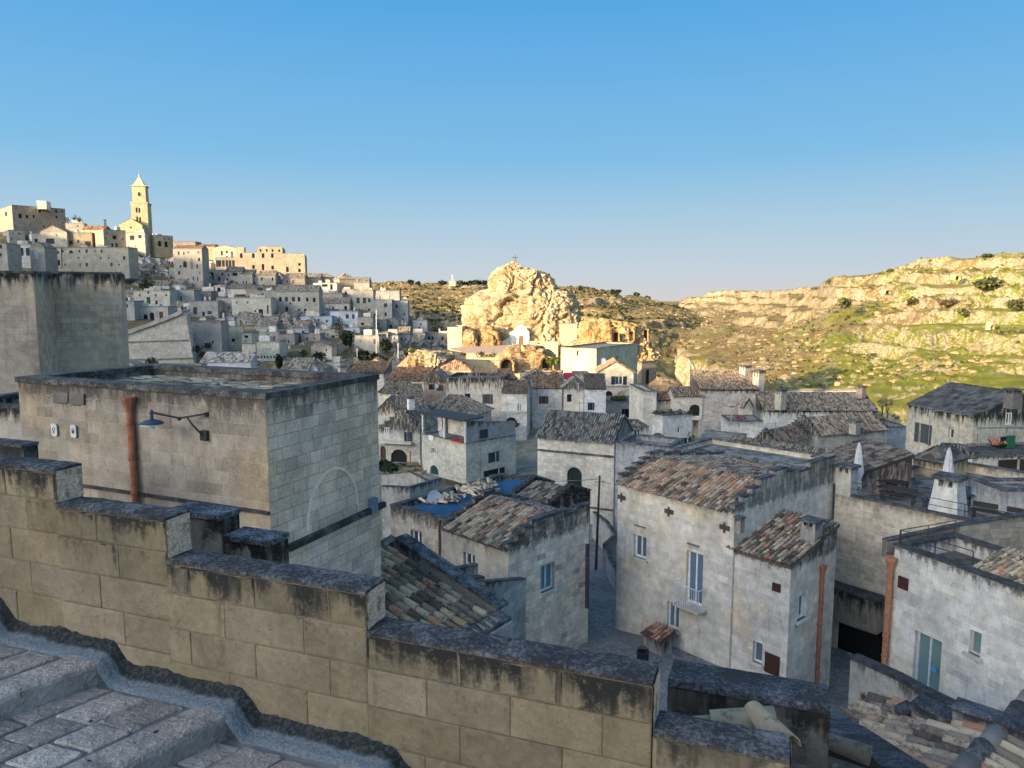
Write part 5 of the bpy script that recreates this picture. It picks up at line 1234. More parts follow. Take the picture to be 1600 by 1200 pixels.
# ------------------------------------------------------------------ village rows behind
H('small grey-roofed outbuilding at the left end of the arcaded house, by the brown wall', 590, 590, 622, 640, 670, 96, 0, b=5, color=PALE, roof='gL', rise=1.4, zb=-19)
M6 = H('white house with stepped gable over a big shadowed arch, left of the loggia', 592, 592, 656, 668, 745, 88, -14, b=7, color=(.56, .54, .47), roof='sgL', rise=2.1, zb=-20, rcol=(1., .99, .95), k=.62,
       wins=[('R', 601, 668, 608, 684, 'win', dict(glass=(.1, .14, .2))), ('R', 635, 675, 641, 691, 'winshut', DK), ('R', 611, 702, 636, 744, 'archdarkdeep'), ('R', 593, 697, 603, 722, 'archdoor', BRN)])
m = MB(); m.box(M6.R.p(M6.R.len * .42, M6.R.hz(620, 690)[1], .45), M6.R.d * M6.R.len * .42, M6.R.n * .45, Vector((0, 0, .12))); m.build('balcony', BLOCK, M6.root, PALE, topz=99., stain=0., drip=1., ochre=0.)
shrub('dark green bushes below the big shadowed arch', P(606, 738, 84), 1.6, .9, (.03, .05, .02), 300); q = P(641, 724, 85); m = MB(); m.tube([q, P(641, 706, 85)], .09, 6); tag(m.build('orange_post', PAINT, None, (.5, .13, .06), origin=q), 'bright orange-red post beside the big shadowed arch', 'post')
m = MB(); q = P(648, 738, 72)
t = thing('wood_pile', 'heap of boards and crates below the orange post', 'wood pile', tuple(q))
for k in range(14): m = MB(); m.box(q + Vector((random.uniform(-1, 1), random.uniform(-.4, .4), random.uniform(.0, .9))), (random.uniform(.3, .6), random.uniform(-.2, .2), 0), (0, .08, 0), (random.uniform(-.02, .02), 0, random.uniform(.03, .2))); m.build('board', PAINT, t, random.choice([(.3, .22, .15), (.2, .13, .1), (.3, .3, .12), (.12, .08, .06)]))
H('house with wide grey hipped tile roof behind the loggia', 655, 738, 752, 648, 670, 92, 68, a=6, color=PALE, roof='hip', rise=2.0, zb=-19, rcol=(1., .99, .95))
M5 = H('two-storey house with an open roof loggia, laundry and teal shutters', 659, 728, 806, 694, 748, 75, 42.5, color=(.58, .56, .46), roof='flat', par=.1, zb=-19.5, cap=(.4, .38, .33), stain=.3,
       wins=[('L', 673, 700, 680, 709, 'win'), ('L', 672, 727, 685, 746, 'archdoor', TEAL), ('R', 767, 706, 775, 722, 'doorshut', TEAL), ('R', 764, 733, 780, 742, 'doorshut', dict(shutter=(.01, .02, .02)))])
f = M5.R; zt = M5.zt; a_, b_ = M5.a, M5.b; O = M5.O
def p5(x, y, z): return Vector((O.x + M5.eR.x * x + M5.eL.x * y, O.y + M5.eR.y * x + M5.eL.y * y, z))
m = MB(); m.prism([p5(.15, .1, zt + .1), p5(a_, .1, zt + .1), p5(a_, .1, zt + 1.6), p5(.15, .1, zt + 2.35)], M5.eL * .25); m.build('loggia_wall', STONE, M5.root, (.36, .35, .33), topz=zt + 2.2, stain=.9, drip=1., ochre=.2)
m = MB(); m.prism([p5(2.2, .3, zt + .1), p5(2.2, b_ - .1, zt + .1), p5(2.2, b_ - .1, zt + 2.1), p5(2.2, .3, zt + 2.1)], M5.eR * .2); m.build('loggia_wall', STONE, M5.root, (.62, .61, .57), topz=99., stain=0., drip=1., ochre=.1)
m = MB(); m.prism([p5(-.2, 0, zt + 2.42), p5(-.2, b_, zt + 2.3), p5(2.5, b_, zt + 2.45), p5(2.5, 0, zt + 2.5)], (0, 0, .14)); m.build('loggia_roof', PAINT, M5.root, (.05, .045, .045))
for y in (b_ * .48, b_ - .15, .2): m = MB(); m.box(p5(.12, y, zt + 1.2), M5.eR * .1, M5.eL * .12, Vector((0, 0, 1.15))); m.build('pillar', STONE, M5.root, (.58, .57, .53), topz=99., stain=0., drip=1., ochre=0.)
m = MB(); m.prism([p5(2.17, b_ - 1.0, zt + .1), p5(2.17, b_ - 2.0, zt + .1), p5(2.17, b_ - 2.0, zt + 1.9), p5(2.17, b_ - 1.0, zt + 1.9)], M5.eR * -.05); m.build('door', PAINT, M5.root, (.07, .06, .05))
q = [M5.R.hz(750, 683), M5.R.hz(762, 683)]; m = MB(); m.prism([M5.R.p(q[0][0], zt + .35, -.08), M5.R.p(q[1][0], zt + .35, -.08), M5.R.p(q[1][0], zt + 1.25, -.08), M5.R.p(q[0][0], zt + 1.25, -.08)], M5.R.n * .12); m.build('shutter', PAINT, M5.root, (.02, .05, .06))
dish('large pale blue dish on the loggia parapet', p5(.3, b_ * .55, zt), .45, (-.5, -1, .2), (.35, .42, .5)); m = MB(); q = p5(-.08, b_ * .82, zt + .1); m.prism([q, q - M5.eL * .9, q - M5.eL * .9 - Vector((0, 0, .55)), q - Vector((0, 0, .55))], -M5.eR * .02); tag(m.build('hanging_sheet', CLOTH, None, (.7, .72, .78), origin=q), 'white sheet hung over the loggia parapet', 'laundry')
t = thing('red_cloths', 'red cloths laid over the loggia parapet to dry', 'laundry', tuple(p5(0, 1.4, zt)))
for k in range(4): m = MB(); m.box(p5(-.02, .7 + k * .5, zt + .14), M5.eR * .2, M5.eL * .22, Vector((0, 0, .06))); m.build('cloth', CLOTH, t, (.45, .03, .03))
H('pink-washed house with a pointed gable and shuttered windows, left of centre', 662, 662, 696, 596, 660, 112, 0, b=7, color=PINK, roof='sgL', rise=1.3, zb=-19, wins=[('R', 672, 600, 676, 609, 'doorshut', DK), ('R', 685, 601, 690, 611, 'doorshut', dict(shutter=(.06, .07, .08)))])
dish('white dish between the two shutters of the pink gabled house', P(682, 607, 111), .3)
H('house with a long sunlit orange tile roof left of the pink gable', 603, 603, 664, 594, 630, 119, -10, b=6, color=PALE, roof='shR', rise=1.6, zb=-19, rcol=(1.5, 1.1, .8), stain=.6)
H('dark-eaved low house with grey tile roof, leftmost of the two below the orange roof', 592, 592, 622, 612, 640, 104, -20, b=6, color=PALE, roof='gR', rise=1.2, zb=-19, rcol=(1., .99, .95))
H('dark-eaved low house with grey tile roof, right of the two below the orange roof', 626, 626, 662, 618, 650, 101, 14, b=6, color=PALE, roof='gR', rise=1.2, zb=-19, rcol=(1., .99, .95), wins=[('R', 630, 624, 634, 632, 'win')])
chimney('small white chimney on the grey roofs left of the loggia', P(642, 640, 88), .7, 1.6, WHITE); H('grey-roofed shed in front of the pair of dark-eaved houses', 618, 618, 664, 640, 670, 94, 6, b=5, color=PALE, roof='gR', rise=1.4, zb=-19, rcol=(1., .99, .95))
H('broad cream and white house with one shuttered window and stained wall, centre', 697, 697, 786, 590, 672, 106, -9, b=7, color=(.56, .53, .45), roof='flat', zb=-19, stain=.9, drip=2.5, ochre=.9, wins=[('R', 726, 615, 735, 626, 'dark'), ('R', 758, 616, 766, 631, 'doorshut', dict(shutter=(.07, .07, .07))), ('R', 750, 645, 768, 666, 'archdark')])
H('narrow side wing with red clay edge, right of the broad cream house', 786, 786, 808, 592, 640, 108, 8, b=7, color=PINK, roof='shR', rise=.8, zb=-19, rcol=(1.3, .9, .7))
H('white house with a vaulted ground-floor arch and plants, centre', 784, 784, 823, 613, 680, 99, -6, b=6, color=WHITE, roof='gR', rise=1.3, zb=-19.5, rcol=(.9, .8, .7), stain=.3, wins=[('R', 808, 630, 815, 643, 'win', dict(glass=(.15, .25, .3))), ('R', 790, 652, 808, 668, 'archdark')])
m = MB(); q = P(800, 643, 98); m.box(q, (1.9, -.1, 0), (0, .15, 0), (0, 0, .06)); m.build('string_course', BLOCK, None, PALE, origin=q, topz=99., stain=0., drip=1., ochre=0., label='thin stone ledge across the white house above its arch', category='ledge')
shrub('potted plants in front of the vaulted arch of the white house', P(798, 668, 96), 1.5, .6, (.13, .09, .06), 160, name='potted_plants', cat='plants')
H('white house with brown roof and one brown-shuttered window, centre', 832, 832, 878, 606, 672, 105, -3, b=6, color=(.62, .60, .55), roof='gR', rise=1.5, zb=-19.5, rcol=(1.1, .85, .7), stain=.3, wins=[('R', 846, 619, 853, 631, 'doorshut', BRN)])
H('white house with a rounded gable and corbelled hood, right of the brown-roofed one', 881, 881, 912, 606, 672, 102, -4, b=6, color=(.58, .56, .50), roof='sgL', rise=1.0, zb=-19.5, rcol=(.95, .93, .9), ochre=1., wins=[('R', 886, 616, 893, 628, 'dark')])
H('pale blue-white house with a slanting ledge and narrow door, centre right', 913, 913, 947, 607, 672, 101, -5, b=7, color=(.56, .59, .63), roof='shR', rise=1.4, zb=-19.5, rcol=(.8, .78, .75), stain=.3, wins=[('R', 921, 629, 926, 641, 'doorshut', DK)])
H('low sunlit cream wall-house behind the white rows', 812, 812, 880, 582, 612, 124, -4, b=4, color=(.52, .45, .33), roof='flat', zb=-19, stain=.3, wins=[('R', 842, 593, 846, 598, 'dark')])
H('ruined pale gable stub behind the brown-roofed white house', 822, 822, 858, 590, 612, 117, 4, b=3, color=GREY, roof='sgL', rise=.9, zb=-19, wins=[('R', 836, 592, 839, 596, 'dark'), ('R', 841, 593, 846, 598, 'dark')])
m = MB(); q = P(888, 592, 119); m.prism([P(881, 582, 119), P(896, 582, 119), P(895, 592, 119), P(881, 593, 119)], (0, .06, 0)); tag(m.build('hanging_blanket', CLOTH, None, (.30, .02, .09), origin=q), 'crimson blanket hung out in the sun below the yellow house', 'blanket')
H('small pale parapet block right of the crimson blanket', 896, 896, 920, 583, 606, 118, 0, b=3, color=(.42, .38, .33), roof='flat', zb=-19)
shrub('dry brown palm-like plant on the sunlit wall', P(866, 592, 121), .9, .8, (.22, .15, .06), 120, s=.25)
H('sunlit yellow flat-roofed house with white-curtained balcony door, under the crag', 876, 932, 996, 545, 604, 134, 58, b=7.4, color=(.62, .55, .38), roof='flat', par=.2, zb=-19, stain=.2, wins=[('L', 893, 563, 911, 581, 'doorglass', dict(frame=(.4, .38, .3), glass=(.75, .75, .72))), ('L', 901, 548, 904, 556, 'dark'), ('R', 962, 556, 967, 563, 'win')])
H('gabled cream house with open dark shutters and a white dish, right of the yellow house', 935, 935, 990, 581, 635, 119, -4, b=7, color=(.58, .52, .42), roof='gL', rise=1.7, zb=-19, rcol=(1.2, .95, .75), stain=.2, wins=[('R', 961, 588, 973, 601, 'winshut', DK), ('R', 945, 611, 957, 626, 'archdark'), ('R', 964, 611, 978, 626, 'archdoor', dict(shutter=(.35, .3, .22)))])
m = MB(); q = P(962, 602, 118.4); m.box(q, (2.9, -.1, 0), (0, .12, 0), (0, 0, .08)); m.build('string_course', BLOCK, None, PALE, origin=q, topz=99., stain=0., drip=1., ochre=0., label='thin ledge across the gabled cream house above its arches', category='ledge')
dish('white dish on the left corner of the gabled cream house', P(942, 570, 118), .5, (.4, -1, .2)); H('low terrace front with a small black door beside the stairway', 946, 946, 996, 627, 660, 111, -3, b=6, color=(.50, .44, .36), roof='flat', par=.1, zb=-19.5, stain=.3, wins=[('R', 976, 639, 984, 652, 'doorshut', dict(shutter=(.01, .01, .01)))])
shrub('green hedge plants on the low terrace before the arches', P(966, 625, 112), 1.6, .35, (.09, .11, .03), 160, name='plants', cat='plants'); shrub('red-flowered plants near the top of the stairway', P(992, 624, 111), .6, .35, (.30, .04, .05), 90, name='flowers', cat='flowers', s=.1); shrub('green plant beside the small black door', P(992, 649, 108), .5, .6, (.05, .09, .03), 120)
t = thing('stone_stairs', 'long narrow stone stairway climbing between the terrace and the white houses', 'stairway', tuple(P(1005, 660, 102)))
for k in range(18):
    q = P(1003 + 2.6 * k / 17, 657 - 52 * k / 17, 102 + k * 1.35); m = MB(); m.box(q - Vector((0, 0, .5)), (.95, 0, 0), (0, .72, 0), (0, 0, .5)); m.build('step', BLOCK, t, (.40, .385, .35), topz=99., stain=0., drip=1., ochre=0.)
H('dark brown arched gatehouse at the top of the stairway, below the cliff', 996, 1003, 1026, 566, 612, 132, 30, color=(.30, .25, .19), roof='flat', zb=-19, stain=.6, wins=[('R', 1009, 577, 1015, 600, 'archdarkdeep')])
H('tall cream house end beside the stairway, left of the flower terrace', 1006, 1006, 1026, 612, 700, 93, 4, b=8, color=(.60, .58, .50), roof='flat', zb=-19, stain=.4); H('white house with flower-lined roof terrace, small window and teal double door', 1019, 1036, 1082, 650, 706, 83, 22, a=None, color=(.60, .60, .57), roof='flat', par=.05, zb=-18.5, stain=.4, cap=(.35, .34, .3), wins=[('R', 1059, 668, 1063, 677, 'win'), ('R', 1056, 684, 1065, 700, 'doorglass', dict(glass=(.2, .28, .28))), ('R', 1065, 684, 1075, 703, 'doorshut', dict(shutter=(.02, .045, .055)))])
H('veranda house with a large round-arched opening above the flower terrace', 1052, 1052, 1098, 618, 652, 92, -3, b=4, color=(.58, .54, .46), roof='gR', rise=.9, zb=-15.5, rcol=(1., .9, .8), stain=.2, wins=[('R', 1077, 632, 1094, 650, 'archdark')])
H('small grey-walled roof shed left of the veranda', 1024, 1024, 1052, 624, 652, 94, 5, b=3, color=(.40, .37, .32), roof='shR', rise=.6, zb=-15.5, rcol=(1.1, .85, .7))
for k, (u, w) in enumerate(((1024, .9), (1036, 1.), (1049, 1.), (1062, .8), (1077, .9))): shrub(f'{ORD[k]} leafy pot from the left along the edge of the flower terrace', P(u, 649, 84), w * .5, .45, ((.06, .06, .035), (.1, .05, .04))[k % 2], 90, name='potted_plant', cat='potted plant', group='pots along the flower terrace edge', s=.09)
shrub('tall green climbing plant beside the teal double door', P(1080, 700, 82), .5, 1.4, (.05, .08, .025), 200)
H('tall tufa house with half-sunlit tile roof and a dark recessed doorway, right of centre', 1094, 1094, 1186, 608, 702, 92, -3, b=7, color=(.46, .43, .38), roof='shR', rise=1.7, zb=-18.5, rcol=(1.25, 1.15, 1.), ochre=.8, wins=[('R', 1128, 654, 1137, 684, 'dark')], stones=(), )
chimney('sunlit cream chimney on the ridge of the tall tufa house', P(1163, 600, 97), 1.0, 2.6, (.55, .50, .40)); chimney('tall cream chimney at the right end of the tall tufa house roof', P(1184, 620, 93), 1.0, 3.6, (.55, .50, .40))
H('narrow gabled shrine-like turret in front of the tall tufa house', 1163, 1163, 1176, 634, 668, 88, 3, b=2, color=(.55, .52, .42), roof='gL', rise=.9, zb=-17, stain=.3)
H('low whitewashed garden wall house below the doorway with wreaths', 1138, 1138, 1192, 658, 712, 80, -5, b=4, color=(.58, .59, .56), roof='flat', par=.1, zb=-17.5, stain=.5); 
for u in (1133, 1139.5): shrub('round dark clipped bush ' + ('left' if u < 1135 else 'right') + ' of the recessed doorway post', P(u, 668, 84), .3, .45, (.02, .035, .02), 80, group='clipped bushes by the doorway', s=.06)
shrub('red and pink flowers along the top of the whitewashed garden wall', P(1154, 657, 79), 1.3, .4, (.22, .05, .07), 160, name='flowers', cat='flowers', s=.08)
t = thing('street_lamp', 'twin-lantern grey lamp post by the whitewashed garden wall', 'street lamp', tuple(P(1142, 660, 78))); m = MB(); q = P(1142, 660, 78); m.tube([q, q + Vector((0, 0, 1.6))], .05, 6); m.build('post', METAL, t, (.35, .36, .36)); m = MB(); m.lathe(q + Vector((0, 0, 1.6)), [(.1, 0), (.4, .25), (.42, .32), (.1, .4)], 8); m.build('lantern', PAINT, t, (.4, .42, .43))
H('sloping pale roof wedge between the arched-door house and the garden wall', 1084, 1150, 1172, 700, 730, 62, 60, a=4, color=(.52, .50, .45), roof='shL', rise=.6, zb=-17, tiles='flat', rcol=(1.2, 1.2, 1.15))
H('long low white house under a broad grey tile roof, right of centre', 1194, 1194, 1372, 640, 690, 88, -2, b=8, color=(.60, .60, .57), roof='gR', rise=1.6, zb=-17.5, rcol=(.98, .98, .95), stain=.9, drip=1.2)
chimney('open-topped cream chimney on the broad grey tile roof', P(1219, 640, 87), .9, 2.6, (.50, .46, .36)); chimney('short chimney with red clay base at the far end of the broad grey roof', P(1345, 622, 90), .8, 1.6, (.38, .30, .26))
H('small house with ruined stepped gable and a broken dark hole in its wall', 1180, 1209, 1261, 692, 722, 70, 40, color=(.40, .37, .30), roof='sgR', rise=1.0, zb=-17, rcol=(.5, .47, .45), stain=.9, drip=.8, wins=[('R', 1239, 696, 1247, 706, 'dark')])
H('long grey-tiled house with rounded stone gable at its left end', 1236, 1277, 1386, 678, 722, 74, 22, b=4.2, color=(.45, .43, .37), roof='sgR', rise=1.3, zb=-17, rcol=(.85, .82, .78), stain=.8, drip=.8, wins=[('R', 1304, 707, 1316, 719, 'win')]); chimney('pale block chimney on the long grey-tiled roof', P(1335, 678, 75), .8, 1.5, (.42, .40, .35))
H('sunlit cream wall running below the ravine slope behind the broad grey roof', 1226, 1226, 1350, 610, 640, 104, 0, b=2, color=(.58, .52, .40), roof='flat', zb=-20, stain=0.)
H('grey-blue low roof seen between the long house and the big old house', 1385, 1385, 1420, 668, 700, 84, 0, b=6, color=(.3, .33, .36), roof='flat', zb=-19, stain=.3)
for k, (u, v) in enumerate(((1378, 648), (1386, 652))): tree(('left' if k == 0 else 'right') + '-hand spindly shrub at the foot of the ravine slope', P(u, v, 92), .8, .9, .8, (.09, .08, .06), 90, group='spindly shrubs by the ravine')
# person walking
def person(label, foot, h=1.72):
    foot = Vector(foot); t = thing('person', label, 'person', tuple(foot)); s = h / 1.72
    vs_ = [(0, 0, .95, .15), (0, 0, 1.2, .15), (0, 0, 1.42, .16), (0, 0, 1.52, .06), (0, -.02, 1.62, .10), (.1, 0, .9, .1), (.12, -.12, .5, .075), (.12, -.1, .08, .055), (-.1, 0, .9, .1), (-.12, .1, .5, .075), (-.12, .2, .1, .055), (.2, 0, 1.4, .06), (.27, .05, 1.12, .05), (.26, -.05, .88, .04), (-.2, 0, 1.4, .06), (-.27, -.05, 1.12, .05), (-.26, -.12, .88, .04), (.12, -.24, .03, .04), (-.12, .06, .04, .04)]
    ed = [(0, 1), (1, 2), (2, 3), (3, 4), (0, 5), (5, 6), (6, 7), (0, 8), (8, 9), (9, 10), (2, 11), (11, 12), (12, 13), (2, 14), (14, 15), (15, 16), (7, 17), (10, 18)]
    me = bpy.data.meshes.new('body'); me.from_pydata([(x * s, y * s, z * s) for x, y, z, r in vs_], ed, []); o = bpy.data.objects.new('body', me); COL.objects.link(o); o.parent = t
    me.materials.append(CLOTH); o.color = (.02, .02, .022, 1); md = o.modifiers.new('skin', 'SKIN'); md.use_smooth_shade = True
    for sv, (x, y, z, r) in zip(me.skin_vertices[0].data, vs_): sv.radius = (r * s, r * s * .8)
    me.skin_vertices[0].data[0].use_root = True; ss = o.modifiers.new('sub', 'SUBSURF'); ss.levels = 1; ss.render_levels = 1
    m = MB(); m.lathe(foot + Vector((0, .02, 1.6)), [(.05, -.05), (.115, .02), (.1, .1), (.03, .135)], 10); m.build('hair', CLOTH, t, (.015, .012, .01))
person('person in black walking at the foot of the long narrow stairway', P(1013.5, 655, 96), 1.5)
# overhead cables
for k, (a, b, sg, lab) in enumerate((((600, 672, 86), (801, 700, 76), 1., 'upper thin cable crossing the front of the loggia house'), ((600, 690, 84), (806, 712, 76), 1.2, 'second thin cable crossing the front of the loggia house'), ((596, 715, 80), (936, 748, 44), 1.2, 'long thin cable from the shadowed arch to the alley pole'),
                                     ((937, 748, 44), (966, 757, 35), .1, 'short cable from the alley pole to the white house'), ((937, 748, 44), (800, 728, 70), .6, 'cable from the alley pole towards the loggia house'), ((1335, 640, 88), (1600, 668, 50), .6, 'thin cable crossing in front of the big old house'))):
    wire(lab, P(*a), P(*b), sg, .014)
antenna('television antenna on the corner of the loggia house', P(738, 722, 74), 2.2); antenna('thin antenna mast before the big old house', P(1496, 700, 50), 2.6)

# ------------------------------------------------------------------ crag: chapel, bastions, forecourt, cross
CH = House('small white chapel front with curved gable set into the crag', 796, 796, 827, 521, 540, 194, 0, b=3, color=(.80, .78, .72), roof='flat', par=.01, zb=P(800, 545, 194).z, stain=0., ochre=0., tiles='sheet', cap=(.8, .78, .7))
z_ = CH.zt; w_ = CH.a; CH.R.prof = [(h * w_, z_ + q) for h, q in ((0, 0), (.0, .2), (.12, .35), (.24, 1.0), (.36, 1.7), (.5, 2.2), (.66, 2.45), (.74, 1.9), (.84, 1.6), (.92, .8), (1, .4), (1, 0))]
CH.win('R', 811, 525, 818, 538, 'doorshut', shutter=(.20, .12, .06)); CH.done((), cope=False)
m = MB(); f = CH.R; h0 = f.hz(814, 520)[0]; m.box(f.p(h0, z_ + 1.3, .03), f.d * .3, f.n * .03, Vector((0, 0, .4))); m.build('niche', PAINT, CH.root, (.35, .33, .28))
fwall('white curved wall sweeping down left of the chapel front', [(796, 527, 193.5), (789, 531, 193), (781, 535, 192)], 2.0, .5, (.68, .64, .52), cap=(.7, .66, .55), stain=0.)
H('sunlit square masonry bastion at the left foot of the crag', 699, 699, 722, 511, 560, 190, -4, b=12, color=(.60, .53, .38), roof='flat', zb=-17, stain=0., cap=(.5, .45, .34), rcol=(1.3, 1.1, .8))
H('smooth sunlit retaining wall at the right foot of the crag', 875, 875, 902, 506, 545, 195, 4, b=6, color=(.64, .56, .38), roof='flat', zb=-17, stain=0., cap=(.6, .54, .4))
t = thing('forecourt', 'sloping pinkish paved forecourt before the chapel', 'forecourt', tuple(P(770, 552, 180)))
m = MB(); m.prism([P(818, 538, 192), P(724, 541, 190), P(700, 545, 184), P(728, 551, 174), P(786, 552, 174), P(798, 544, 182)], (0, 0, -.3)); m.build('paving', MORTAR, t, (.50, .38, .28))
fwall('long sunlit yellow wall below the chapel forecourt', [(640, 545, 162), (694, 546, 168), (728, 552, 172), (786, 554, 172)], 2.2, .4, (.58, .50, .33), cap=(.5, .44, .32), stain=.1); fwall('sunlit garden wall right of the chapel with a small plant', [(828, 533, 191), (872, 534, 190)], 4, .5, (.60, .52, .34), cap=(.5, .45, .33), stain=.1)
fwall('lower sunlit wall with a dark doorway under the forecourt', [(705, 561, 160), (742, 562, 160), (782, 564, 160)], 4, .4, (.58, .48, .30), cap=(.5, .44, .3), stain=.1); fwall('long low sunlit wall above the white rows', [(660, 582, 140), (720, 584, 138), (800, 584, 134), (880, 584, 130)], 3, .4, (.56, .47, .32), cap=(.5, .44, .32), stain=.1)
H('pink hipped roof house on the sunlit terrace left of the caves', 684, 684, 736, 578, 604, 136, -3, b=6, color=(.52, .42, .30), roof='hip', rise=1.6, zb=-18.5, rcol=(1.7, 1.15, .8), stain=.1, wins=[('R', 736, 575, 740, 580, 'dark')])
H('small house with red clay roof beside the dark sunlit doorway', 736, 736, 775, 590, 606, 128, 0, b=4, color=(.5, .40, .3), roof='shR', rise=.7, zb=-18.5, rcol=(1.4, .8, .6), stain=.1)
for i_, (u, v, rr, c) in enumerate(((640, 552, 1.2, (.13, .15, .04)), (660, 556, 1.5, (.12, .14, .04)), (694, 552, .8, (.10, .12, .04)), (724, 556, .9, (.12, .10, .05)), (752, 558, 1.4, (.16, .13, .05)), (768, 558, 1.2, (.15, .15, .05)), (863, 570, 1.7, (.13, .17, .03)), (872, 566, 1.3, (.12, .16, .03)), (841, 538, .5, (.1, .12, .03)))):
    shrub(f'{ORD[i_]} low sunlit shrub counted along the terraces below the crag', P(u, v, 158 if v > 545 else 189), rr, rr * .6, c, 140, group='shrubs on the terraces below the crag')
def cross(label, foot, h, w):
    foot = Vector(foot); t = thing('cross', label, 'cross', tuple(foot)); m = MB(); m.box(foot + Vector((0, 0, h / 2)), (w * .07, 0, 0), (0, w * .07, 0), (0, 0, h / 2)); m.build('shaft', METAL, t, (.10, .07, .05)); m = MB(); m.box(foot + Vector((0, 0, h * .72)), (w / 2, 0, 0), (0, w * .06, 0), (0, 0, w * .07)); m.build('arm', METAL, t, (.10, .07, .05))
cross('tall iron cross on the summit of the crag', P(805, 413, 205), 2.6, 1.7); m = MB(); q = P(778, 436, 200); m.tube([q, q + Vector((0, 0, 2.6))], .07, 4); tag(m.build('mast', METAL, None, (.12, .09, .07), origin=q), 'thin mast on the left shoulder of the crag', 'mast')

for (u, v, d, h_, lab) in ((765, 605, 106, 2.4, 'antenna on the roof of the broad cream and white house'), (858, 606, 106, 2.2, 'antenna on the brown-roofed white house'), (905, 660, 60, 1.8, 'antenna behind the ribbed tile roof ridge'), (1120, 604, 96, 2.6, 'antenna on the half-sunlit tile roof'),
                            (1290, 628, 92, 2.6, 'antenna on the broad grey tile roof'), (1210, 700, 52, 2., 'antenna above the two small attic windows'), (1450, 700, 42, 2.4, 'antenna beside the ochre-walled house'), (630, 640, 88, 2.4, 'antenna on the grey roofs left of the loggia')):
    antenna(lab, P(u, v, d), h_, 'television antennas on the old roofs')
# ------------------------------------------------------------------ hillside town on the left
def TH(label, uL, uC, uR, vt, vb, roof='flat', color=GREY, th=25, wins=(), auto=(), dd=0, b=None, clutter=True, **kw):
    d = hillD((uC + uR) / 2, min(vb, 600)) + dd; kw.setdefault('stain', .35); kw.setdefault('rcol', (1., .97, .92))
    if uL == uC and b is None: b = 8
    d_zb = P(uC, vb, d).z - 4
    h = House(label, uL, uC, uR, vt, vb, d, th, color=color, roof=roof, b=b, zb=d_zb, **kw); MASK[int(vt):int(vb), max(0, int(uL)):int(uR)] = True
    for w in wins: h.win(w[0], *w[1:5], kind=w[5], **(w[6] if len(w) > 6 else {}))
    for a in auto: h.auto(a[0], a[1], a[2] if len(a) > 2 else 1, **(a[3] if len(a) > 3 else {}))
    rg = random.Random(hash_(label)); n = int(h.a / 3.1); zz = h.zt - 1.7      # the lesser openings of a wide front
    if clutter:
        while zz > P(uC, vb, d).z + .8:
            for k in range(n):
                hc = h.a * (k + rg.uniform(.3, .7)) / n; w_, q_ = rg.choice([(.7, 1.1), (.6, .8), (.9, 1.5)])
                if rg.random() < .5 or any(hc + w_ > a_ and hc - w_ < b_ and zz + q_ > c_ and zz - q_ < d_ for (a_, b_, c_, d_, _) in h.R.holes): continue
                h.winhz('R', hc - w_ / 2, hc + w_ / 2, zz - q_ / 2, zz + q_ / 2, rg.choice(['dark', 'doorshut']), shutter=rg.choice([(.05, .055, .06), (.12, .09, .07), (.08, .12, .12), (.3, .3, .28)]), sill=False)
            zz -= rg.uniform(2.6, 3.2)
    h.done()
    if clutter and roof == 'flat' and h.a > 3.5:                       # cabins and chimneys standing on the flat roofs
        for k in range(int(min(3, h.a / 5)) + 1):
            sx, sy, sz = rg.uniform(.7, 1.6), rg.uniform(.8, 1.5), rg.uniform(.5, 1.2)
            if rg.random() < .4: sx = sy = .28; sz = .9
            p_ = h.R.p(rg.uniform(.2, .8) * h.a, h.zt + sz - .35, -rg.uniform(1.8, max(2., h.b - 2))); m = MB(); m.box(p_, h.eR * sx, h.eL * sy, (0, 0, sz)); m.build('roof_cabin' if sx > .3 else 'chimney', STONE, h.root, rg.choice([PALE, WHITE, GREY, CREAM]), topz=99., stain=0., drip=1., ochre=.3)
    return h
import zlib
def hash_(s_): return zlib.crc32(s_.encode())
W = 'dark'; S = 'doorshut'
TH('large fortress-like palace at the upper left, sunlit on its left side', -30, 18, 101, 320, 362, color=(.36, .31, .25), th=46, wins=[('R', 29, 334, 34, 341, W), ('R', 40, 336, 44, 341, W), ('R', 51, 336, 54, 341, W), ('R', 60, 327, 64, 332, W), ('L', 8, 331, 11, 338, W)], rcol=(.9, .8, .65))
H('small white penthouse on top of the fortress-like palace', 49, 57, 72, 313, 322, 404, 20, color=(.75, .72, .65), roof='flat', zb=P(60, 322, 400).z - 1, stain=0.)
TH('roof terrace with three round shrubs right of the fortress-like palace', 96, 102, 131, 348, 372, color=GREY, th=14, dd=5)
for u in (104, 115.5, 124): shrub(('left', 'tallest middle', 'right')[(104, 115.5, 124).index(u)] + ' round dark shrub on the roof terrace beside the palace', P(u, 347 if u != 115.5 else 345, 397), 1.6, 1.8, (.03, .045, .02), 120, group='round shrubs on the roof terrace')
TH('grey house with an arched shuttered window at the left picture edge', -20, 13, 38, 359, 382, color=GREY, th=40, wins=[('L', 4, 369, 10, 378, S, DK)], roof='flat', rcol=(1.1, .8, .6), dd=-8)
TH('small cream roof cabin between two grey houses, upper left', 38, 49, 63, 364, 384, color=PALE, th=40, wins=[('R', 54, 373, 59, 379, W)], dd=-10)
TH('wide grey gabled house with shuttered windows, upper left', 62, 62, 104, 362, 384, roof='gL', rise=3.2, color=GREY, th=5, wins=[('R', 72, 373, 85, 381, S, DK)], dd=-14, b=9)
TH('wide brown house with two pairs of dark shutters, upper left', 104, 104, 143, 363, 386, color=BROWN, th=5, wins=[('R', 105, 376, 114, 382, S, DK), ('R', 133, 377, 142, 384, S, DK)], dd=-14)
